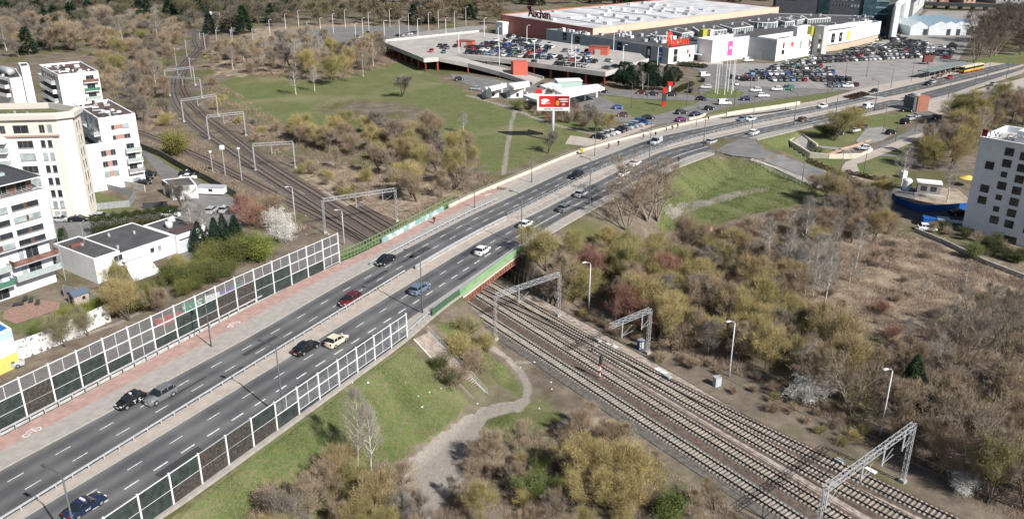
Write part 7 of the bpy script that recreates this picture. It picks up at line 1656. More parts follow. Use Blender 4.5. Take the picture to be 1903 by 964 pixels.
# ------------------------------------------------------------------ people
def skin_mesh(name, J, E, m, sub=1):
    me = bpy.data.meshes.new(name); me.from_pydata([j[:3] for j in J], E, []); o = bpy.data.objects.new(name, me); COL.objects.link(o)
    md = o.modifiers.new('s', 'SKIN'); md.use_smooth_shade = True; sv = me.skin_vertices[0].data
    for i, j in enumerate(J): r_ = j[3] if len(j) > 3 else .05; sv[i].radius = (r_, j[4] if len(j) > 4 else r_); sv[i].use_root = (i == 0)
    o.modifiers.new('u', 'SUBSURF').levels = sub
    bpy.context.view_layer.update(); me2 = bpy.data.meshes.new_from_object(o.evaluated_get(bpy.context.evaluated_depsgraph_get())); bpy.data.objects.remove(o); bpy.data.meshes.remove(me)
    me2.name = name; me2.materials.clear(); me2.materials.append(m); return me2
skinm = mat('skin', (.50,.32,.24), .6); hairm = mat('hair', (.04,.03,.022), .8)
def person_meshes(stride):
    a = stride
    J = [(0,0,.95,.13,.11),(0,0,1.15,.13,.10),(0,0,1.38,.17,.11),(0,0,1.50,.055),(0,0,1.60,.075),(0.01,0,1.70,.085),(.01,0,1.76,.06),
         (0,.19,1.42,.055),(-a*.4,.24,1.15,.042),(-a*.25,.24,.92,.035),(-a*.18,.24,.84,.04),(0,-.19,1.42,.055),(a*.4,-.24,1.15,.042),(a*.55,-.24,.93,.035),(a*.6,-.24,.85,.04),
         (0,.09,.90,.09),(a*.5,.10,.50,.062),(a*.6,.10,.09,.045),(a*.6+.16,.10,.04,.04),(0,-.09,.90,.09),(-a*.35,-.10,.50,.062),(-a*.9,-.10,.12,.045),(-a*.9+.15,-.10,.05,.04)]
    E = [(0,1),(1,2),(2,3),(3,4),(4,5),(5,6),(2,7),(7,8),(8,9),(9,10),(2,11),(11,12),(12,13),(13,14),(0,15),(15,16),(16,17),(17,18),(0,19),(19,20),(20,21),(21,22)]
    body = skin_mesh('person', J, E, skinm)
    def sub(ids, g): 
        mp = {k: i for i, k in enumerate(ids)}; return [tuple(J[k][:3]) + tuple(q_ + g for q_ in (J[k][3:] if len(J[k]) > 4 else (J[k][3], J[k][3]))) for k in ids], [(mp[p], mp[q_]) for p, q_ in E if p in mp and q_ in mp]
    jk = skin_mesh('jacket', *sub([1,2,7,8,9,11,12,13,0], .03), mat('jacket_cloth', (.1,.1,.1), .9, objcol=True)); tr = skin_mesh('trousers', *sub([0,15,16,17,19,20,21], .022), mat('trouser_cloth', (.04,.045,.06), .9, objcol=True))
    sh_ = skin_mesh('hair', [(-.01,0,1.70,.09),(0,0,1.79,.06)], [(0,1)], hairm)
    return body, jk, tr, sh_
PM = [person_meshes(.42), person_meshes(.12)]
def person(px, py, az, jc, tc, label, v=0, road=True, group=None, dz=.13, sc=1.0):
    if road: x, y = Ur(px, py); z = float(zr(SO(x, y)[0])) + dz
    else: x, y, z = G(px, py); z += .1
    b, j, t, h_ = PM[v]; r = bpy.data.objects.new('person', b); COL.objects.link(r); r.location = (x, y, z); r.rotation_euler = (0, 0, az); r.scale = (sc,) * 3
    for me, c in ((j, jc), (t, tc), (h_, (0, 0, 0))): q_ = bpy.data.objects.new(me.name, me); COL.objects.link(q_); setp(q_, r); q_.color = c + (1,)
    return tag(r, label, 'person', group)
K_, B_, R_, W_ = (.012,.012,.014), (.03,.04,.08), (.25,.02,.02), (.6,.6,.58)
person(807,416,PHI,(.10,.012,.015),K_,'person in a dark red jacket walking past the graffiti parapet on the pink path')
person(1100,380,3.6,K_,B_,'person in black standing on the near pavement by the lamp among bare trees',1)
person(1261,302,.6,(.05,.05,.06),K_,'person in dark clothes on the near pavement beside the pale railing')
for px, py, jc, lb in ((1149,272,K_,'person in black on the far pavement beside the cyclist'),(1218,255,K_,'person in black on the far pavement by the lamp above the silver van'),(1249,243,K_,'person in black among the walkers on the far pavement, middle of three'),(1259,240,B_,'person in dark blue among the walkers, right of three'),(1238,245,W_,'person in a pale top among the walkers, left of three'),(1316,225,K_,'person in black on the far pavement below the roundabout'),(1439,204,K_,'person in black near the end of the parapet wall'),(1436,205,B_,'companion of the person in black near the end of the parapet wall')): person(px, py, .6, jc, K_, lb, hash(lb) % 2)
def rider(px, py, lb, jc, frame, box=False, az=PHI):
    x, y = Ur(px, py); z = float(zr(SO(x, y)[0])) + .13; b = empty('bicycle', (x, y, z), 0, lb, 'bicycle'); ca, sa = math.cos(az), math.sin(az); P = lambda u, v, w: (x + u * ca - v * sa, y + u * sa + v * ca, z + w)
    for u in (-.52, .52): m = MB(); m.tube([P(u + .34 * math.cos(t), 0, .35 + .34 * math.sin(t)) for t in [2 * P_ * k / 14 for k in range(15)]], .03, 5, cap=False); m.build('wheel', tyre, b)
    m = MB(); [m.bar(P(*a_), P(*c_), .05) for a_, c_ in (((-.52,0,.35),(-.1,0,.3)),((-.1,0,.3),(-.2,0,.85)),((-.2,0,.85),(.4,0,.8)),((-.1,0,.3),(.4,0,.8)),((.52,0,.35),(.38,0,.95)),((-.52,0,.35),(-.2,0,.8)),((.38,-.25,.98),(.38,.25,.98)))]; m.build('frame', frame, b); m = MB(); m.box(P(-.2, 0, .88), (.25, .15, .06), az); m.build('saddle', tyre, b)
    if box: m = MB(); m.box(P(-.5, 0, .75), (.9, .8, .85), az); m.build('cargo_box', mat('yellow_box', (.75,.62,.05), .6), b)
    J = [(-.2,0,.95,.13,.12),(-.02,0,1.2,.13,.1),(.08,0,1.4,.15,.1),(.12,0,1.5,.055),(.15,0,1.66,.085),(.1,.18,1.4,.05),(.25,.24,1.2,.04),(.38,.22,1.02,.035),(.1,-.18,1.4,.05),(.25,-.24,1.2,.04),(.38,-.22,1.02,.035),(.15,.1,.85,.075),(0,.12,.42,.05),(.12,.12,.36,.04),(.2,-.1,.75,.075),(-.1,-.12,.35,.05),(.02,-.12,.22,.04)]
    me = skin_mesh('person', J, [(0,1),(1,2),(2,3),(3,4),(2,5),(5,6),(6,7),(2,8),(8,9),(9,10),(0,11),(11,12),(12,13),(0,14),(14,15),(15,16)], mat('rider_clothes', jc, .9)); r = bpy.data.objects.new('person', me); COL.objects.link(r); r.location = (x, y, z + .02); r.rotation_euler = (0, 0, az); tag(r, 'rider sitting on the ' + lb.split(' ', 1)[1], 'person')
    h_ = bpy.data.objects.new('hair', skin_mesh('hair', [(.14,0,1.68,.09),(.15,0,1.77,.06)], [(0,1)], hairm)); COL.objects.link(h_); setp(h_, r)
rider(1083,287,'yellow box delivery bicycle by the parapet at the lawn', (.05,.06,.05), mat('yellow_box', (.75,.62,.05), .6), True); rider(1131,277,'dark bicycle on the far pavement left of a walker', (.02,.02,.025), darkm); rider(1195,259,'pale bicycle with a rider in red near the diagonal row', (.35,.05,.05), greym)
rp = random.Random(2)
for i in range(26):
    f_ = rp.random(); px = 1728 + i * 2; f_ = i / 25; py = 152 - f_ * 24 + rp.uniform(-1.5, 2.5); person(px, py, rp.uniform(0, 6), rp.choice((K_, K_, B_, W_, R_)), K_, 'person waiting in the crowd at the far bus stop, %s in order' % ORD[i], 1, False, 'people waiting at the far bus stop')
# ------------------------------------------------------------------ trees and shrubs
barkp = mat('pale_bark', (.27,.225,.18), .95, .25, 2, rndv=.2); barkm = mat('bark', (.13,.105,.085), .95, .25, 3, rndv=.25); birchm = mat('birch_bark', (.55,.53,.49), .9, col2=(.10,.09,.08), nscale=2.4, detail=4, nlo=.56, nhi=.64)
def foliage(name, tint=.25):
    m = bpy.data.materials.new(name); m.use_nodes = True; nt = m.node_tree; N = nt.nodes; K = nt.links; b = N['Principled BSDF']; b.inputs['Roughness'].default_value = .9; b.inputs['Specular IOR Level'].default_value = .1
    oi = N.new('ShaderNodeObjectInfo'); g = N.new('ShaderNodeNewGeometry'); t = N.new('ShaderNodeTexNoise'); t.inputs['Scale'].default_value = .9; t.inputs['Detail'].default_value = 4; K.new(g.outputs['Position'], t.inputs['Vector'])
    r = N.new('ShaderNodeMapRange'); r.inputs[1].default_value = .3; r.inputs[2].default_value = .7; r.inputs[3].default_value = 1 - tint; r.inputs[4].default_value = 1 + tint; K.new(t.outputs['Fac'], r.inputs[0])
    x = N.new('ShaderNodeMix'); x.data_type = 'RGBA'; x.blend_type = 'MULTIPLY'; x.inputs[0].default_value = 1; K.new(oi.outputs['Color'], x.inputs[6]); K.new(r.outputs[0], x.inputs[7])
    K.new(x.outputs[2], b.inputs['Base Color']); return m
crownm = foliage('crown_foliage'); twigm = mat('twigs', (.25,.205,.165), .95, .25, .8, rndv=.3); twigp = mat('pale_twigs', (.33,.30,.27), .95, .25, .8, rndv=.2)
def _tw(n_, c_, f_):
    m = foliage(n_, .3); nt = m.node_tree; b = nt.nodes['Principled BSDF']; l_ = b.inputs['Base Color'].links[0].from_socket; x = nt.nodes.new('ShaderNodeMix'); x.data_type = 'RGBA'; x.inputs[0].default_value = f_; nt.links.new(l_, x.inputs[6]); x.inputs[7].default_value = c_ + (1,); nt.links.new(x.outputs[2], b.inputs['Base Color']); return m
twigm = _tw('tinted_twigs', (.19,.155,.125), .35)
def slivers(P, D, Lg, W, rs):
    n = len(P); R_ = rs.normal(size=(n, 3)); S_ = np.cross(D, R_); S_ /= np.linalg.norm(S_, axis=1, keepdims=True) + 1e-9
    a = P - S_ * (W / 2)[:, None]; b = P + S_ * (W / 2)[:, None]; c = P + D * Lg[:, None]; return np.stack([a, b, c], 1).reshape(-1, 3)
def unit(v): return v / (np.linalg.norm(v, axis=1, keepdims=True) + 1e-9)
def skeleton(seed, H, R, kind):
    rs = np.random.RandomState(seed); T = []; pts = []; dirs = []
    def branch(p0, d, ln, r0, depth, up):
        n = 5; p = np.array(p0, float); d = np.array(d, float); d /= np.linalg.norm(d); line = [tuple(p)]
        for i in range(n):
            d = d + rs.normal(0, .13, 3) + np.array([0, 0, up]); d /= np.linalg.norm(d); p = p + d * ln / n; line.append(tuple(p))
        rad = [max(.012, r0 * (1 - .8 * i / n)) for i in range(n + 1)]
        T.append((line, rad, depth))
        for i in range(2 if depth < 2 else 0, n + 1): pts.append(line[i]); dirs.append(d.copy())
        if depth >= 1:
            for i in range(n):
                for f_ in (0, .5): pts.append(tuple(np.array(line[i]) * (1 - f_) + np.array(line[i + 1]) * f_)); dirs.append(d.copy())
        if depth < 3:
            nb = {0: 0, 1: 6, 2: 4}[depth] if depth else 0
            for k in range(nb):
                t = rs.uniform(.25, 1); i = min(int(t * n), n - 1); q_ = np.array(line[i]) + (np.array(line[i + 1]) - np.array(line[i])) * (t * n - i)
                e = rs.normal(0, 1, 3); e -= e.dot(d) * d; e /= np.linalg.norm(e); branch(q_, d * .75 + e * .8 + np.array([0, 0, .15]), ln * rs.uniform(.35, .6), r0 * .45, depth + 1, up)
        return line
    if kind in ('bush',):
        ns = 9
        for k in range(ns):
            a = 2 * math.pi * k / ns + rs.uniform(-.4, .4); t = rs.uniform(.2, .75); branch((rs.uniform(-.3, .3), rs.uniform(-.3, .3), 0), (math.cos(a) * t, math.sin(a) * t, 1), H * rs.uniform(.65, .9), .07, 1, .02)
    else:
        st = 1 if kind != 'multi' else 3
        for s_ in range(st):
            lean = rs.normal(0, .06 if st == 1 else .28, 2); tr = []
            for i in range(9): t = i / 8; tr.append((lean[0] * H * t + rs.normal(0, .06), lean[1] * H * t + rs.normal(0, .06), H * t * .93))
            r0 = H * .017; T.append((tr, [r0 * (1 - .85 * i / 8) for i in range(9)], 0))
            nl = {'birch': 20, 'tree': 15, 'multi': 9}[kind]; t0 = {'birch': .3, 'tree': .22, 'multi': .3}[kind]
            for k in range(nl):
                t = t0 + (1 - t0) * (k + .5) / nl; i = min(int(t * 8), 7); q_ = np.array(tr[i]) + (np.array(tr[i + 1]) - np.array(tr[i])) * (t * 8 - i); a = k * 2.4 + rs.uniform(-.4, .4)
                prof = math.sin(math.pi * min(1, (t - t0) / (1 - t0) * .8 + .25)) ** .7
                el = .9 if kind != 'birch' else 1.1
                branch(q_, (math.cos(a), math.sin(a), el * (.4 + .9 * t)), R * prof * rs.uniform(.8, 1.2), r0 * (1 - .8 * t) * .6, 1, .05)
    return T, np.array(pts), np.array(dirs), rs
def tree_proto(name, seed, H, R, kind, ntw, nbud, bark, twig, spread=.45, tl=(.35, 1.0), tw=(.02, .045), bs=.10, limb_depth=1, up=.3):
    T, P, D, rs = skeleton(seed, H, R, kind); tm = L(); r = empty(name, (0, 0, 0)); KIDS[r.name] = []
    tw_tubes = []
    for line, rad, dp in T:
        if dp <= limb_depth: tm.tube(line, rad, 6 if dp == 0 else 4, 0, cap=False)
        else: tw_tubes.append((line, rad))
    tm.build('trunk', bark, r, True)
    V = []
    for line, rad in tw_tubes:
        l_ = np.array(line); d = l_[1:] - l_[:-1]; ln = np.linalg.norm(d, axis=1); V.append(slivers(l_[:-1], d / ln[:, None], ln * 1.25, np.array(rad[:-1]) * 2.4 + .012, rs))
    i = rs.randint(0, len(P), ntw); B_ = P[i] + rs.normal(0, spread * .5, (ntw, 3)); c = np.array([0, 0, H * .35]); out = unit(B_ - c); dd = unit(D[i] * .6 + out * .5 + rs.normal(0, .33, (ntw, 3)) + np.array([0, 0, up]))
    B_[:, 2] = np.maximum(B_[:, 2], .1); V.append(slivers(B_, dd, rs.uniform(tl[0], tl[1], ntw), rs.uniform(tw[0], tw[1], ntw), rs)); v = np.concatenate(V); nt_ = len(v) // 3
    if nbud:
        i = rs.randint(0, len(P), nbud); B_ = P[i] + rs.normal(0, spread, (nbud, 3)); B_[:, 2] = np.maximum(B_[:, 2], .2); dd = unit(rs.normal(0, 1, (nbud, 3))); v = np.concatenate([v, slivers(B_, dd, rs.uniform(bs * .7, bs * 1.5, nbud), rs.uniform(bs * .6, bs * 1.2, nbud), rs)])
    n = len(v) // 3; mi = np.zeros(n, np.int32); mi[nt_:] = 1
    me = np_mesh('crown', v, np.arange(n * 3).reshape(-1, 3), [twig, crownm], mi); o = bpy.data.objects.new('crown', me); COL.objects.link(o); setp(o, r); return r
def conifer_proto(name, seed, H, R, n, cone=True, bs=.28):
    rs = np.random.RandomState(seed); r = empty(name, (0, 0, 0)); KIDS[r.name] = []; m = L(); m.tube([(0, 0, 0), (0, 0, H * .5), (0, 0, H * .95)], [H * .018, H * .012, .03], 6, 0, cap=False); m.build('trunk', barkm, r)
    t = rs.beta(1.1, 1.5, n) * .93 + .07 if cone else rs.uniform(.25, 1, n); a = rs.uniform(0, 2 * np.pi, n); lay = np.sin(t * H * 4.2 + a * 2) * .12
    rad = R * ((1 - t) ** .8 if cone else np.sin(np.pi * np.clip((t - .15) / .9, 0, 1)) ** .6) * (1 + lay + .16 * np.sin(a * 3 + t * 9 + seed)); u = rs.uniform(.35, 1, n) ** .5; P = np.stack([np.cos(a) * rad * u, np.sin(a) * rad * u, t * H - (u * rad * .12)], 1)
    D = unit(np.stack([np.cos(a), np.sin(a), rs.uniform(-.5, .6, n)], 1) + rs.normal(0, .35, (n, 3))); v = slivers(P, D, rs.uniform(bs, bs * 2.4, n), rs.uniform(bs * .35, bs * .8, n), rs)
    me = np_mesh('crown', v, np.arange(n * 3).reshape(-1, 3), crownm); o = bpy.data.objects.new('crown', me); COL.objects.link(o); setp(o, r); return r
def hedge_mesh(name, L_, W_, H_, n, bs, rs):
    """dense clipped volume of leaf tufts"""
    P = np.stack([rs.uniform(-L_ / 2, L_ / 2, n), rs.uniform(-W_ / 2, W_ / 2, n), rs.uniform(.1, H_, n)], 1); k = np.argmax(np.stack([np.abs(P[:, 1]) / W_ * 2, P[:, 2] / H_], 1), 1); P[:, 1] = np.where((k == 0) & (rs.rand(n) < .7), np.sign(P[:, 1]) * W_ / 2 * rs.uniform(.8, 1.05, n), P[:, 1]); P[:, 2] = np.where((k == 1) & (rs.rand(n) < .7), H_ * rs.uniform(.85, 1.08, n) + .25 * np.sin(P[:, 0] * 2.6), P[:, 2])
    return slivers(P, unit(rs.normal(0, 1, (n, 3)) + np.array([0, 0, .6])), rs.uniform(bs, bs * 2, n), rs.uniform(bs * .5, bs, n), rs)
PR = {
 'bud': [tree_proto('budding_tree', s, 8.0, 2.9, 'multi' if s % 2 else 'tree', 8500, 8200, barkm, twigm, .5, (.45, 1.25), (.016, .036), bs=.085, up=.55) for s in (11, 12, 13, 14)],
 'bare': [tree_proto('bare_tree', s, 9.0, 3.0, 'tree' if s % 2 else 'multi', 6500, 900, barkm, twigm, .42, bs=.08, limb_depth=2 if s < 23 else 1) for s in (21, 22, 23)],
 'big': [tree_proto('bare_tree', s, 14.0, 4.6, 'multi', 3600, 1200, barkp, twigm, .5, (.5, 1.3), (.03, .055), bs=.09, limb_depth=2) for s in (31, 33)],
 'birch': [tree_proto('birch_tree', s, 11.0, 2.5, 'birch', 2300, 700, birchm, twigp, .4, (.4, 1.1), (.012, .026), bs=.08, limb_depth=1) for s in (41, 42, 43)],
 'bush': [tree_proto('shrub', s, 3.6, 2.0, 'bush', 4200, 1500, barkm, twigm, .45, (.3, .8), (.018, .035), bs=.09) for s in (51, 52, 53)],
 'leafy': [tree_proto('leafy_shrub', s, 5.0, 2.4, 'bush', 1800, 8500, barkm, twigm, .5, bs=.15) for s in (61, 62)],
 'blossom': [tree_proto('blossom_tree', s, 5.0, 2.4, 'bush', 2200, 7000, barkm, twigm, .42, bs=.12) for s in (71, 72)],
 'spruce': [conifer_proto('conifer_tree', s, 11.0, 3.0, 5200) for s in (81, 82)],
 'pine': [conifer_proto('pine_tree', s, 9.0, 3.2, 5200, False) for s in (83, 84)],
 'fbare': [tree_proto('woodland_tree', s, 10.0, 3.6, 'tree', 1500, 500, barkm, twigm, .7, (.8, 1.8), (.07, .14), bs=.3, limb_depth=1) for s in (91, 92, 93)],
 'fspruce': [conifer_proto('woodland_conifer', s, 12.0, 3.2, 1100, True, .7) for s in (94, 95)],
}
OLIVE = [(.38,.33,.125), (.45,.37,.14), (.31,.29,.11), (.40,.31,.15), (.49,.40,.17)]; BROWN = [(.36,.27,.185), (.41,.31,.21), (.32,.26,.195), (.44,.345,.235)]; REDB = [(.33,.16,.125), (.36,.19,.135)]; GREEN = [(.13,.17,.05), (.17,.20,.06), (.12,.145,.045)]; DK = [(.022,.042,.024), (.03,.052,.03), (.018,.036,.025)]; GREYB = [(.24,.22,.19), (.21,.19,.16)]; WHITE = [(.72,.70,.64)]
TC = {}; PUSED = set(); TREE_XY = []
NAMES = {'bud': ('budding tree', 'tree'), 'bare': ('bare tree', 'tree'), 'big': ('tall bare tree', 'tree'), 'birch': ('white-stemmed birch', 'birch'), 'bush': ('bare bush', 'bush'), 'leafy': ('leafy bush', 'bush'), 'blossom': ('white blossoming bush', 'bush'), 'spruce': ('dark conifer', 'conifer'), 'pine': ('dark pine', 'pine'), 'fbare': ('far leafless tree', 'tree'), 'fspruce': ('far dark conifer', 'conifer')}
def put_tree(k, x, y, z, h, col, label, group=None, rs=None, wide=1.0):
    rs = rs or RND; protos = PR[k]; i = rs.randrange(len(protos)); p = protos[i]
    if (k, i) in PUSED: r = copy_tree(p)
    else: r = p; PUSED.add((k, i))
    base = {'bud': 8, 'bare': 9, 'big': 14, 'birch': 11, 'bush': 3.6, 'leafy': 5, 'blossom': 5, 'spruce': 11, 'pine': 9, 'fbare': 10, 'fspruce': 12}[k]; s = h / base; w = s * wide * rs.uniform(.9, 1.15)
    r.location = (x, y, z - .1); r.scale = (w, w, s); r.rotation_euler = (0, 0, rs.uniform(0, 6.28))
    for ch in KIDS[r.name]: ch.color = tuple(col) + (1,)
    TC[k] = TC.get(k, 0) + 1; TREE_XY.append((x, y)); return tag(r, label, NAMES[k][1], group)
CW = [(OLIVE, 'olive'), (BROWN, 'brown'), (REDB, 'reddish'), (GREEN, 'green'), (DK, 'dark green'), (GREYB, 'grey'), (WHITE, 'white')]
def cname(c):
    for l_, n in CW:
        if c in l_: return n
    return ''
KEEP = [G(*p)[:2] for p in ((1332,716),(1190,648),(1326,728),(1133,640),(1228,690),(1325,745))]
def clump(px, n, mix, hr, where, seed, mind=2.2, wide=1.0, cols=None):
    """scatter individual trees in a ground polygon; mix: {kind: weight}"""
    rs = random.Random(seed); poly = [G(*p)[:2] for p in px]; xs = [p[0] for p in poly]; ys_ = [p[1] for p in poly]; got = []; tries = 0; ks = list(mix); ws = [mix[k] for k in ks]
    while len(got) < n and tries < n * 60:
        tries += 1; x, y = rs.uniform(min(xs), max(xs)), rs.uniform(min(ys_), max(ys_))
        if not bool(inpoly(x, y, poly)) or any((x - a) ** 2 + (y - b) ** 2 < mind ** 2 for a, b in got): continue
        if any(math.hypot(x - a, y - b) < 2.6 for a, b in KEEP): continue
        if min(float(seg_dist(x, y, TR[t])) for t in 'ABDS') < 4.2 and y < 300: continue
        s, o = SO(x, y)
        if at(E5, s) - 2.2 < o < at(E0, s) + 2.0 and s < 470 : continue
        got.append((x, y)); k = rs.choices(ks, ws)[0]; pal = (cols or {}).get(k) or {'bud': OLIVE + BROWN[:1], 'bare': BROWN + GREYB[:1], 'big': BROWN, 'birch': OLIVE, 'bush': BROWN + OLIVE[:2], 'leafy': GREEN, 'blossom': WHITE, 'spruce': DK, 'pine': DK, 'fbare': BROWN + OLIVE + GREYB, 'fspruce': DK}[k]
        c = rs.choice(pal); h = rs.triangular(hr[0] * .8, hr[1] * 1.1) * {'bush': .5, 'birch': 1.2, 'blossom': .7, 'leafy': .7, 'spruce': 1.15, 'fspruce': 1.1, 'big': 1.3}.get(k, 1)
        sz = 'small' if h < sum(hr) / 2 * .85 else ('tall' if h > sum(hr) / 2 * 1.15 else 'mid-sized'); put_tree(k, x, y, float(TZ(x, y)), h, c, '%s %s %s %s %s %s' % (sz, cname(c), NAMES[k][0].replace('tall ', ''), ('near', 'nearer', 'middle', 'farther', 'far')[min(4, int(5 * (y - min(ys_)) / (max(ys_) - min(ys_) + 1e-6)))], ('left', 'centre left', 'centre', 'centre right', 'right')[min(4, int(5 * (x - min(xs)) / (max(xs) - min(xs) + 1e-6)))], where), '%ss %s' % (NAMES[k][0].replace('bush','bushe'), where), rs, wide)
# thicket between bridge, grass slope and railway
clump([(985,508),(1050,572),(1110,568),(1150,598),(1215,640),(1265,655),(1330,672),(1310,560),(1240,500),(1130,470),(1040,468)], 52, {'bud': 7, 'bare': 1.6, 'bush': 1.2}, (5, 9), 'in the thicket by the bridge', 1, 2.3, cols={'bud': OLIVE * 3 + BROWN[:1] + REDB[:1]})
clump([(1330,672),(1400,690),(1500,735),(1600,700),(1560,630),(1490,560),(1430,500),(1330,470),(1260,480),(1300,560)], 50, {'bud': 6, 'bare': 2, 'bush': 1.5, 'blossom': .12, 'birch': .5}, (5.0, 9), 'in the thicket above the tracks', 2, 2.5)
clump([(1290,500),(1360,520),(1440,510),(1500,495),(1600,470),(1655,440),(1650,405),(1570,405),(1480,425),(1400,450),(1320,475)], 30, {'bud': 3, 'bare': 3.4, 'birch': 3}, (5, 8.5), 'at the upper thicket edge', 3, 2.8)
clump([(1520,560),(1600,640),(1700,640),(1903,700),(1903,600),(1800,520),(1680,450),(1600,470),(1500,490)], 20, {'bush': 5, 'birch': 3, 'bare': .6, 'bud': .5}, (2.6, 5.0), 'on the brown wasteland', 4, 5, cols={'bush': BROWN + REDB})
clump([(1660,700),(1760,690),(1950,720),(1990,1000),(1850,960),(1750,890),(1660,820),(1560,780),(1480,735)], 40, {'bare': 4, 'bud': 4, 'bush': 3, 'big': 1.4}, (5, 9), 'on the lower right slope', 5, 2.6, cols={'bud': OLIVE[2:4] + BROWN})
# foreground
clump([(850,860),(900,850),(1000,830),(1090,800),(1180,830),(1280,900),(1350,960),(1420,1010),(1200,1100),(850,1100),(800,980)], 60, {'bush': 4, 'bud': 1.5, 'bare': 2.5, 'leafy': .25}, (3.6, 5.6), 'in the foreground scrub', 6, 1.7, cols={'bud': BROWN + OLIVE[:1]})
clump([(470,960),(560,900),(640,880),(720,900),(770,960),(800,1040),(500,1060)], 24, {'bare': 5, 'bush': 3, 'bud': 1}, (4.5, 7), 'around the foreground birches', 7, 1.8)
def one(k, px, py, h, col, label, wide=1.0, seed=0): x, y, z = G(px, py); return put_tree(k, x, y, z, h, col, label, None, random.Random(seed or px), wide)
for i, (px, py) in enumerate(((1105,905),(1150,915),(1190,925),(1130,945),(1175,960))): one('bud', px, py, (6.6, 6.8, 6.2, 5.6, 5.4)[i], (.46,.37,.15), 'big yellowish budding willow bush in the foreground beside the ballast, stem %s' % ('one','two','three','four','five')[i], 1.25)
one('leafy', 1000, 925, 3.6, GREEN[0], 'fresh green bush in the foreground scrub left of the yellowish willow'); one('birch', 668, 905, 14.5, OLIVE[1], 'left white birch of the pair on the foreground embankment', .72, 5); one('birch', 692, 898, 12.5, OLIVE[1], 'right white birch of the pair on the foreground embankment', .72, 8)
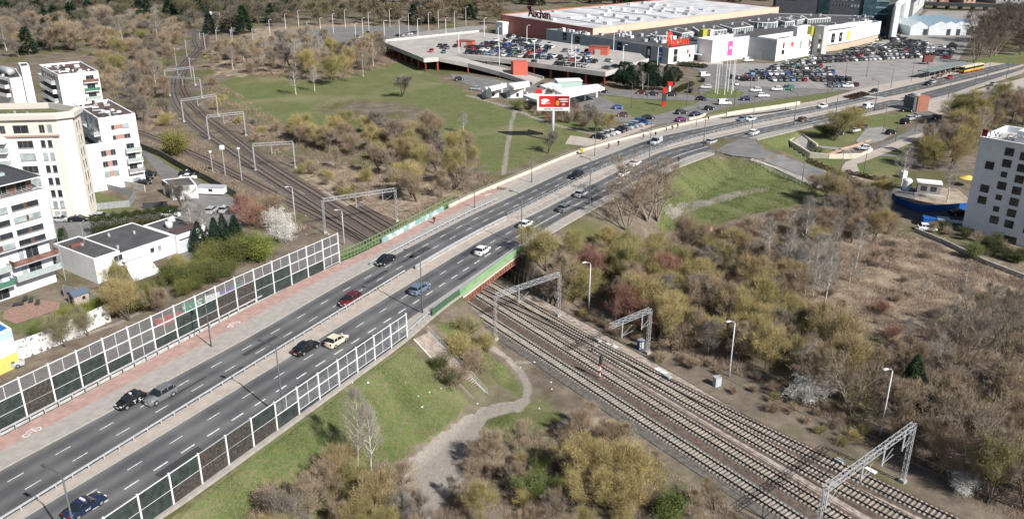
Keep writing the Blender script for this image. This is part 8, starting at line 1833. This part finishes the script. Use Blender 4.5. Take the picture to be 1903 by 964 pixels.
for px, py, k, h, c, lb in ((855,660,'bush',3.6,OLIVE[1],'olive bush between stairs and tracks, upper one'),(880,690,'bush',3.8,BROWN[1],'brown bush right of the stairs, middle one'),(845,715,'bush',3.2,BROWN[0],'brown bush hanging over the lower stairs from the left'),(820,690,'leafy',2.6,(.09,.11,.035),'dark green bramble on the slope left of the stairs'),(835,715,'leafy',2.4,(.08,.10,.035),'dark green bramble at the foot of the slope left of the stairs'),(905,655,'bush',3.2,OLIVE[0],'olive bush nearest to the first track by the stairs'),(870,620,'bush',3.0,OLIVE[2],'olive bush at the foot of the white abutment'),(992,492,'bud',4.6,OLIVE[4],'olive tree growing right against the bridge end'),
    (1165,430,'big',12.5,BROWN[1],'spreading bare tree by the kerb, left of three'),(1205,412,'big',15,BROWN[2],'tallest bare tree rising over the road, middle of three'),(1222,412,'big',13,BROWN[0],'bare tree with leaning double stem, right of three'),
    (747,180,'bare',8.5,GREYB[0],'lone bare tree standing in the meadow'),(550,176,'birch',12,GREYB[0],'pale birch at the meadow edge, left one'),(585,170,'birch',11,GREYB[1],'pale birch at the meadow edge, right one'),(1018,286,'bare',6.5,GREYB[0],'round bare tree at the foot of the billboard'),(862,248,'birch',7.5,GREYB[1],'pale bare birch between scrub and footpath'),(1112,247,'bare',8,GREYB[0],'pale bare tree left of the diagonal row of cars'),(1130,245,'bud',6,OLIVE[1],'olive brown bush left of the diagonal row of cars'),
    (765,412-45,'bud',8.5,OLIVE[4],'olive tree at the lower edge of the scrub nearest the green railing'),(775,375,'bare',8,BROWN[1],'brown tree with visible trunk above the green railing'),(820,368,'bare',7.5,BROWN[3],'brown tree right of the one with the visible trunk'),(860,356,'bare',7,BROWN[2],'brown tree at the right tip of the scrub by the road'),
    (530,450,'blossom',4.8,WHITE[0],'white blossoming tree beside the railway lamp'),(515,425,'blossom',4.6,WHITE[0],'smaller white blossoming bush behind the big one'),(485,488,'leafy',5.6,(.19,.23,.05),'bright yellow green bush at the end of the noise barrier'),(478,420,'bush',5.4,REDB[1],'red brown bush left of the white blossom'),(455,400,'bush',5,REDB[0],'red brown bush by the parked cars'),(500,395,'bush',4.5,BROWN[0],'brown bush behind the white blossom'),(330,290,'leafy',7,(.21,.20,.055),'large olive green bush beside the bending siding'),
    (345,400,'bare',9,GREYB[1],'grey bare tree in front of the garage, left one'),(362,450,'birch',10,GREYB[0],'grey bare tree rising behind the workshop stack, left stem'),(380,452,'birch',10,GREYB[0],'grey bare tree rising behind the workshop stack, right stem'),(1550,262,'bud',9,OLIVE[2],'big olive tree in the lawn beside the parked cars, left part'),(1578,248,'bud',8.5,OLIVE[1],'big olive tree in the lawn beside the parked cars, right part'),(1535,255,'leafy',4,(.07,.10,.03),'dark green bush at the foot of the big olive tree'),
    (1775,235,'bud',9,(.21,.20,.06),'wide olive tree at the far right junction, left half'),(1800,238,'bud',9.5,(.19,.19,.06),'wide olive tree at the far right junction, right half'),(1675,345,'birch',11,GREYB[0],'leaning white birch by the blue hoarding corner'),(1760,375,'birch',10,GREYB[0],'white birch between kiosk and white tower'),(1735,316,'bud',8,OLIVE[0],'olive tree behind the kiosk, left one'),(1770,312,'bud',8.5,OLIVE[3],'olive tree behind the kiosk, right one'),(1806,480,'leafy',3.2,(.16,.19,.07),'pale green round bush on the wasteland below the tower',),
    (1690,745,'spruce',8,(.035,.065,.03),'dark green conifer standing alone on the lower right slope'),(1705,760,'spruce',6,(.035,.06,.03),'smaller dark conifer leaning on the lone one'),(1490,745,'blossom',3.6,WHITE[0],'white blossoming bush above the ballast, left one'),(1530,735,'blossom',3.0,WHITE[0],'white blossoming bush above the ballast, right one'),(1790,915,'blossom',2.6,WHITE[0],'small pale blossoming shrub at the lower right'),(1795,905,'big',12,BROWN[2],'crooked bare tree right of the big gantry'),(1870,700,'big',12,GREYB[1],'tall pale bare tree at the right edge of the slope'),
    (1350,600,'blossom',3.6,(.45,.42,.36),'pale blossoming shrub in the middle of the thicket'),(1235,545,'bud',8,REDB[1],'reddish tree in the thicket, upper one'),(1190,590,'bud',7.5,REDB[0],'reddish tree in the thicket above the half gantry'),(1470,545,'birch',9,GREYB[0],'pale birch on the thicket edge by the wasteland'),(1520,530,'birch',11,GREYB[0],'slender white birch left of the wasteland')):
    one(k, px, py, h, c, lb, 1.35 if 'big olive tree in' in lb or 'wide olive' in lb else 1.1)
# left and upper parts
clump([(1430,520),(1470,480),(1560,470),(1620,520),(1560,600),(1480,570)], 11, {'birch': 1}, (7, 11), 'on the bare thicket fringe', 36, 3.5, .7, cols={'birch': GREYB})
clump([(1640,640),(1900,620),(1900,760),(1700,740)], 9, {'birch': 2, 'big': 1}, (7, 10), 'above the lower right slope', 37, 4, .8, cols={'birch': GREYB, 'big': GREYB})
clump([(1040,580),(1090,585),(1170,650),(1260,690),(1340,725),(1440,770),(1560,830),(1640,855),(1640,780),(1500,745),(1400,700),(1260,662),(1130,600)], 30, {'bush': 1}, (2.2, 4.6), 'on the verge above the ballast', 35, 2.0)
clump([(545,278),(610,318),(690,345),(750,368),(880,345),(905,335),(890,300),(850,268),(770,252),(690,246),(610,240),(550,250)], 52, {'bud': 6, 'bare': 3, 'bush': 1}, (5.5, 9.5), 'in the scrub between tracks and meadow', 8, 2.6)
clump([(560,300),(640,345),(720,380),(690,430),(640,390),(560,330)], 14, {'bush': 1}, (4, 6), 'low beside the tracks behind the bridge', 9, 2.6)
clump([(412,132),(520,148),(620,160),(680,142),(720,118),(700,98),(600,92),(500,96),(420,108)], 62, {'bare': 5, 'birch': 2, 'bud': 1.5, 'bush': 1}, (8, 12), 'in the upper meadow grove', 10, 4.0, cols={'bare': BROWN + GREYB})
clump([(265,240),(330,262),(310,200),(300,160),(330,110),(300,85),(200,80),(190,190),(230,215)], 56, {'bare': 4, 'bud': 2.4, 'birch': 1.6, 'bush': .8, 'leafy': .25}, (8, 12), 'in the wood by the siding', 11, 4.0, cols={'bare': BROWN + GREYB, 'bud': BROWN + OLIVE[2:4]})
clump([(400,250),(470,290),(520,290),(560,252),(500,236),(430,222),(395,150),(380,180)], 10, {'bush': 3, 'bud': 1, 'bare': .5}, (4, 7), 'between the bend and meadow', 12, 4)
clump([(395,140),(420,120),(470,100),(500,90),(430,85),(385,100)], 14, {'bare': 3, 'bush': 2}, (7, 10), 'right of the far bend of the railway', 13, 5)
clump([(0,110),(190,110),(210,80),(330,100),(345,60),(200,50),(0,55)], 58, {'bare': 5, 'birch': 1.5, 'bud': 1.5, 'fspruce': 1.2}, (10, 14), 'behind the white blocks', 14, 7, 1.2, cols={'bud': BROWN + OLIVE[2:4], 'bare': GREYB + BROWN})
clump([(-30,60),(480,62),(520,45),(500,12),(300,4),(-60,4)], 120, {'fbare': 5, 'fspruce': 4.2}, (11, 15), 'among the allotments at the upper left', 15, 9, 1.35, cols={'fbare': [(.15,.13,.09), (.12,.115,.085), (.19,.17,.14), (.13,.135,.07)]})
clump([(500,50),(930,50),(935,14),(900,2),(500,4)], 96, {'fbare': 6, 'fspruce': 1.8}, (9, 13), 'beyond the overflow car park', 16, 9, 1.35, cols={'fbare': [(.19,.155,.10), (.15,.135,.10), (.20,.15,.09), (.16,.155,.08)]})
clump([(940,14),(1440,6),(1440,-6),(930,-4)], 40, {'fspruce': 5, 'fbare': 2}, (12, 16), 'in the dark wood behind the mall', 17, 12, 1.5)
clump([(-100,3),(900,2),(900,-14),(-200,-14)], 34, {'fbare': 3, 'fspruce': 2}, (12, 17), 'on the far skyline of woods', 18, 20, 2.0)
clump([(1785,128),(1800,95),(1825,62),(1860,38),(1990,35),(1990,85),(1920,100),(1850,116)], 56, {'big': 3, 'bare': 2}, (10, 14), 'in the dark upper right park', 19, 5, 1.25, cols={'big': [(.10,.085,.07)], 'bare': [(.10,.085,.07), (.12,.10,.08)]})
clump([(1150,163),(1190,172),(1245,170),(1262,158),(1240,148),(1190,146),(1155,152)], 20, {'pine': 4, 'birch': 1.6}, (6.5, 8.5), 'in the pine group before the mall corner', 20, 3.6, 1.15)
clump([(1000,215),(1030,232),(1090,236),(1110,225),(1060,208),(1010,205)], 16, {'bush': 2, 'bare': 1}, (5.5, 7.5), 'behind the billboard', 21, 3, 1.1, cols={'bush': BROWN + REDB})
clump([(960,205),(1000,218),(1000,208),(970,198)], 6, {'bush': 2, 'leafy': .4}, (4, 5), 'left of the billboard by the petrol station', 22, 2.5)
clump([(1800,215),(1903,195),(1950,240),(1830,260),(1790,300),(1700,320),(1690,300),(1780,262)], 34, {'bare': 4, 'bud': 3, 'birch': 1.5}, (8, 11), 'behind the white tower', 23, 4.5)
clump([(1640,420),(1655,385),(1650,372),(1610,372),(1560,370),(1500,370),(1545,392)], 12, {'bud': 3, 'bare': 2}, (5, 8), 'below the side street curve', 24, 3)
clump([(230,540),(300,520),(370,500),(450,470),(470,490),(420,520),(330,570),(250,600),(205,590)], 20, {'leafy': 5, 'bud': 1}, (5.0, 7.5), 'along the sprayed wall', 25, 2.6, cols={'leafy': [(.09,.11,.035), (.12,.135,.04), (.16,.165,.05)]})
clump([(60,610),(120,590),(200,570),(210,585),(120,615),(70,630)], 9, {'leafy': 4, 'bush': 1}, (3.6, 5), 'behind the scribbled wall', 26, 2, cols={'leafy': [(.18,.20,.03), (.14,.17,.04)]})
clump([(75,660),(120,650),(200,618),(190,610),(110,645)], 4, {'bud': 1}, (5, 6), 'in front of the scribbled wall', 27, 4, cols={'bud': [(.28,.27,.14)]})
clump([(375,450),(440,440),(452,470),(430,490),(370,485)], 8, {'spruce': 1}, (5.6, 7.5), 'in the dense row beside the workshop yard', 28, 1.8, 1.0)
clump([(1710,155),(1640,162),(1600,168),(1640,172),(1700,165)], 4, {'bush': 1}, (3, 5), 'on the island by the bus stop', 29, 3)
clump([(1700,420),(1790,450),(1903,500),(1903,470),(1800,440),(1740,420)], 16, {'leafy': 1, 'bush': 2}, (3, 4.6), 'in the hedge below the white tower', 30, 2.2, cols={'leafy': [(.07,.085,.035)], 'bush': BROWN})
for k in PR:      # prototypes that were never placed
    for i, p in enumerate(PR[k]):
        if (k, i) not in PUSED:
            for ch in KIDS[p.name]: bpy.data.objects.remove(ch)
            bpy.data.objects.remove(p)
for D_, f_ in ((CARP, lambda k: k in USED), (LODP, lambda k: ('l', k) in USED)):
    for k, p in D_.items():
        if not f_(k):
            for ch in KIDS.get(p.name, []): bpy.data.objects.remove(ch)
            bpy.data.objects.remove(p)
print('trees', TC)
# hedges
rsn = np.random.RandomState(5)
def hedge(a, b, W_, H_, col, label, n=9000, bs=.16):
    A = Vector(G(*a)); B = Vector(G(*b)); c = (A + B) / 2; me = np_mesh('hedge', hedge_mesh('h', (B - A).length, W_, H_, n, bs, rsn), np.arange(n * 3).reshape(-1, 3), crownm); o = bpy.data.objects.new('hedge', me); COL.objects.link(o); o.location = c; o.rotation_euler = (0, 0, math.atan2(B.y - A.y, B.x - A.x)); o.color = col + (1,); return tag(o, label, 'hedge')
hedge((172,440), (334,418), 3.4, 4.4, (.045,.06,.018), 'thick dark green clipped hedge between street and workshop', 26000, .15)
hedge((1570,322), (1640,340), 1.2, 1.0, (.09,.055,.04), 'low brown clipped hedge along the side road', 3000); hedge((1500,300), (1590,338), 1.2, .9, (.10,.06,.045), 'low brown hedge strip between lawn and side road', 4000)
hedge((1258,122), (1312,127), 3.5, 1.6, (.05,.06,.03), 'dark rounded hedge bed in front of the mall corner', 3000, .3); hedge((1255,172), (1286,158), 2.5, 1.3, (.06,.06,.03), 'curved dark hedge at the end of the pine group', 2500, .3)
hedge((1575,184), (1608,176), 4, .8, (.06,.04,.03), 'brown planted bed wedge beside the far carriageway', 2500, .3); hedge((118,470), (122,455), 1.6, 4, (.03,.05,.02), 'dark green column of ivy beside the tower frame', 2500)
# undergrowth, brushwood and grass tufts: nobody could count these
def scatter(name, polys, n, ln, wd, cols, seed, label, cat, upf=1.2, rail=4.0, dens=None):
    rs = np.random.RandomState(seed); out = []; polys = [[G(*p)[:2] for p in q_] for q_ in polys]; ar = []
    for p in polys: ar.append(abs(sum(p[i][0] * p[(i + 1) % len(p)][1] - p[(i + 1) % len(p)][0] * p[i][1] for i in range(len(p)))) / 2)
    for p, a in zip(polys, ar):
        m = int(n * a / sum(ar)); xs = [q_[0] for q_ in p]; ys_ = [q_[1] for q_ in p]; bx = (max(xs) - min(xs)) * (max(ys_) - min(ys_)); k = int(m * bx / a * 1.1) + 10; x = rs.uniform(min(xs), max(xs), k); y = rs.uniform(min(ys_), max(ys_), k)
        pat = np.sin(x * .31 + 1) * np.sin(y * .37 + x * .12) + .6 * np.sin(x * .9 + y * .7) + rs.normal(0, .5, k); ok = inpoly(x, y, p) & (pat > -.35); s, o = SO(x, y); ok &= ~((o > at(E5, s) - 1.2) & (o < at(E0, s) + 1.6) & (s < 470)); ok &= (np.minimum(seg_dist(x, y, TR['A']), np.minimum(seg_dist(x, y, TR['B']), seg_dist(x, y, TR['D']))) > rail) & (seg_dist(x, y, TR['S']) > 2.2)
        for l_, w_ in PLW: ok &= seg_dist(x, y, l_) > w_ * .9
        ok &= ~inpoly(x, y, PATH1); out.append(np.stack([x[ok], y[ok]], 1))
    q_ = np.concatenate(out); z = TZ(q_[:, 0], q_[:, 1]); P = np.concatenate([q_, z[:, None]], 1); N_ = len(P); D = unit(rs.normal(0, .7, (N_, 3)) * np.array([1, 1, .3]) + np.array([0, 0, upf])); cl = .6 + .8 * np.clip(np.sin(P[:, 0] * .5) * np.sin(P[:, 1] * .45 + 2) + .5, 0, 1); v = slivers(P, D, rs.uniform(ln[0], ln[1], N_) * cl, rs.uniform(wd[0], wd[1], N_), rs)
    me = np_mesh(name, v, np.arange(N_ * 3).reshape(-1, 3), cols, rs.randint(0, len(cols), N_)); o = bpy.data.objects.new(name, me); COL.objects.link(o); return tag(o, label, cat, kind='stuff')
u1, u2, u3 = mat('dead_stalks', (.36,.28,.19), 1, .3, .25), mat('brown_stalks', (.20,.15,.115), 1, .3, .25), mat('reddish_stalks', (.28,.19,.15), 1, .3, .25); g1, g2 = mat('grass_blades', (.095,.145,.035), 1, .3, .3), mat('dry_grass_blades', (.22,.20,.09), 1, .3, .3)
scatter('brushwood', [[(1000,470),(1050,575),(1110,572),(1150,603),(1215,648),(1270,668),(1400,705),(1500,760),(1640,850),(1903,985),(1990,700),(1903,520),(1700,440),(1600,400),(1500,380),(1300,440),(1150,430)]], 170000, (.3, 1.2), (.03, .07), [u1, u2, u3, u3], 1, 'tangle of dry stalks and brambles covering the wasteland and thicket floor', 'undergrowth')
scatter('brushwood', [[(800,1000),(880,860),(1000,800),(1090,790),(1190,840),(1320,925),(1420,985),(1450,1050)], [(460,1000),(560,905),(660,880),(700,920),(700,1000)]], 60000, (.25, .9), (.02, .05), [u1, u2, u1], 2, 'dry brown scrub and dead grass in the lower foreground', 'undergrowth', rail=3.0)
scatter('brushwood', [[(545,270),(640,345),(720,430),(740,440),(860,375),(920,335),(860,262),(700,240)], [(270,262),(330,300),(480,390),(560,430),(600,425),(480,330),(380,262),(320,200),(270,180)], [(400,130),(520,150),(720,130),(760,100),(480,85)], [(380,230),(520,300),(560,250),(420,160),(385,150)]], 90000, (.4, 1.4), (.05, .12), [u1, u2, u3], 3, 'dry undergrowth beside the tracks and under the scrub beyond the bridge', 'undergrowth')
scatter('grass', [[(300,985),(430,872),(540,792),(640,717),(760,642),(800,690),(870,735),(850,775),(770,830),(700,905),(640,985)], [(905,770),(960,752),(1060,775),(1000,800),(890,805)], [(800,600),(850,600),(950,690),(985,735),(900,690)]], 120000, (.08, .26), (.02, .045), [g1, g1, g2], 4, 'short rough green grass on the embankment in the foreground', 'grass', .8)
scatter('grass', [[(1245,315),(1330,290),(1400,300),(1510,340),(1540,365),(1460,385),(1380,402),(1320,425),(1240,432),(1215,412)]], 40000, (.15, .45), (.04, .09), [g1, g1, g2], 5, 'rough green grass on the slope below the side road', 'grass', .8)
# litter along the paths
rl = random.Random(8)
for i in range(34):
    px, py = rl.choice([(rl.uniform(640,900), rl.uniform(690,780)), (rl.uniform(930,1050), rl.uniform(650,770)), (rl.uniform(1100,1500), rl.uniform(620,760)), (rl.uniform(520,700), rl.uniform(400,440))]); x, y, z = G(px, py)
    m = MB(); m.box((x, y, z + .02), (rl.uniform(.12, .35), rl.uniform(.1, .25), rl.uniform(.04, .14)), rl.uniform(0, 3)); o = m.build('litter', whitew if rl.random() < .8 else pinkp); tag(o, 'small pale piece of litter on the ground by the tracks and paths', 'litter', 'pieces of litter')
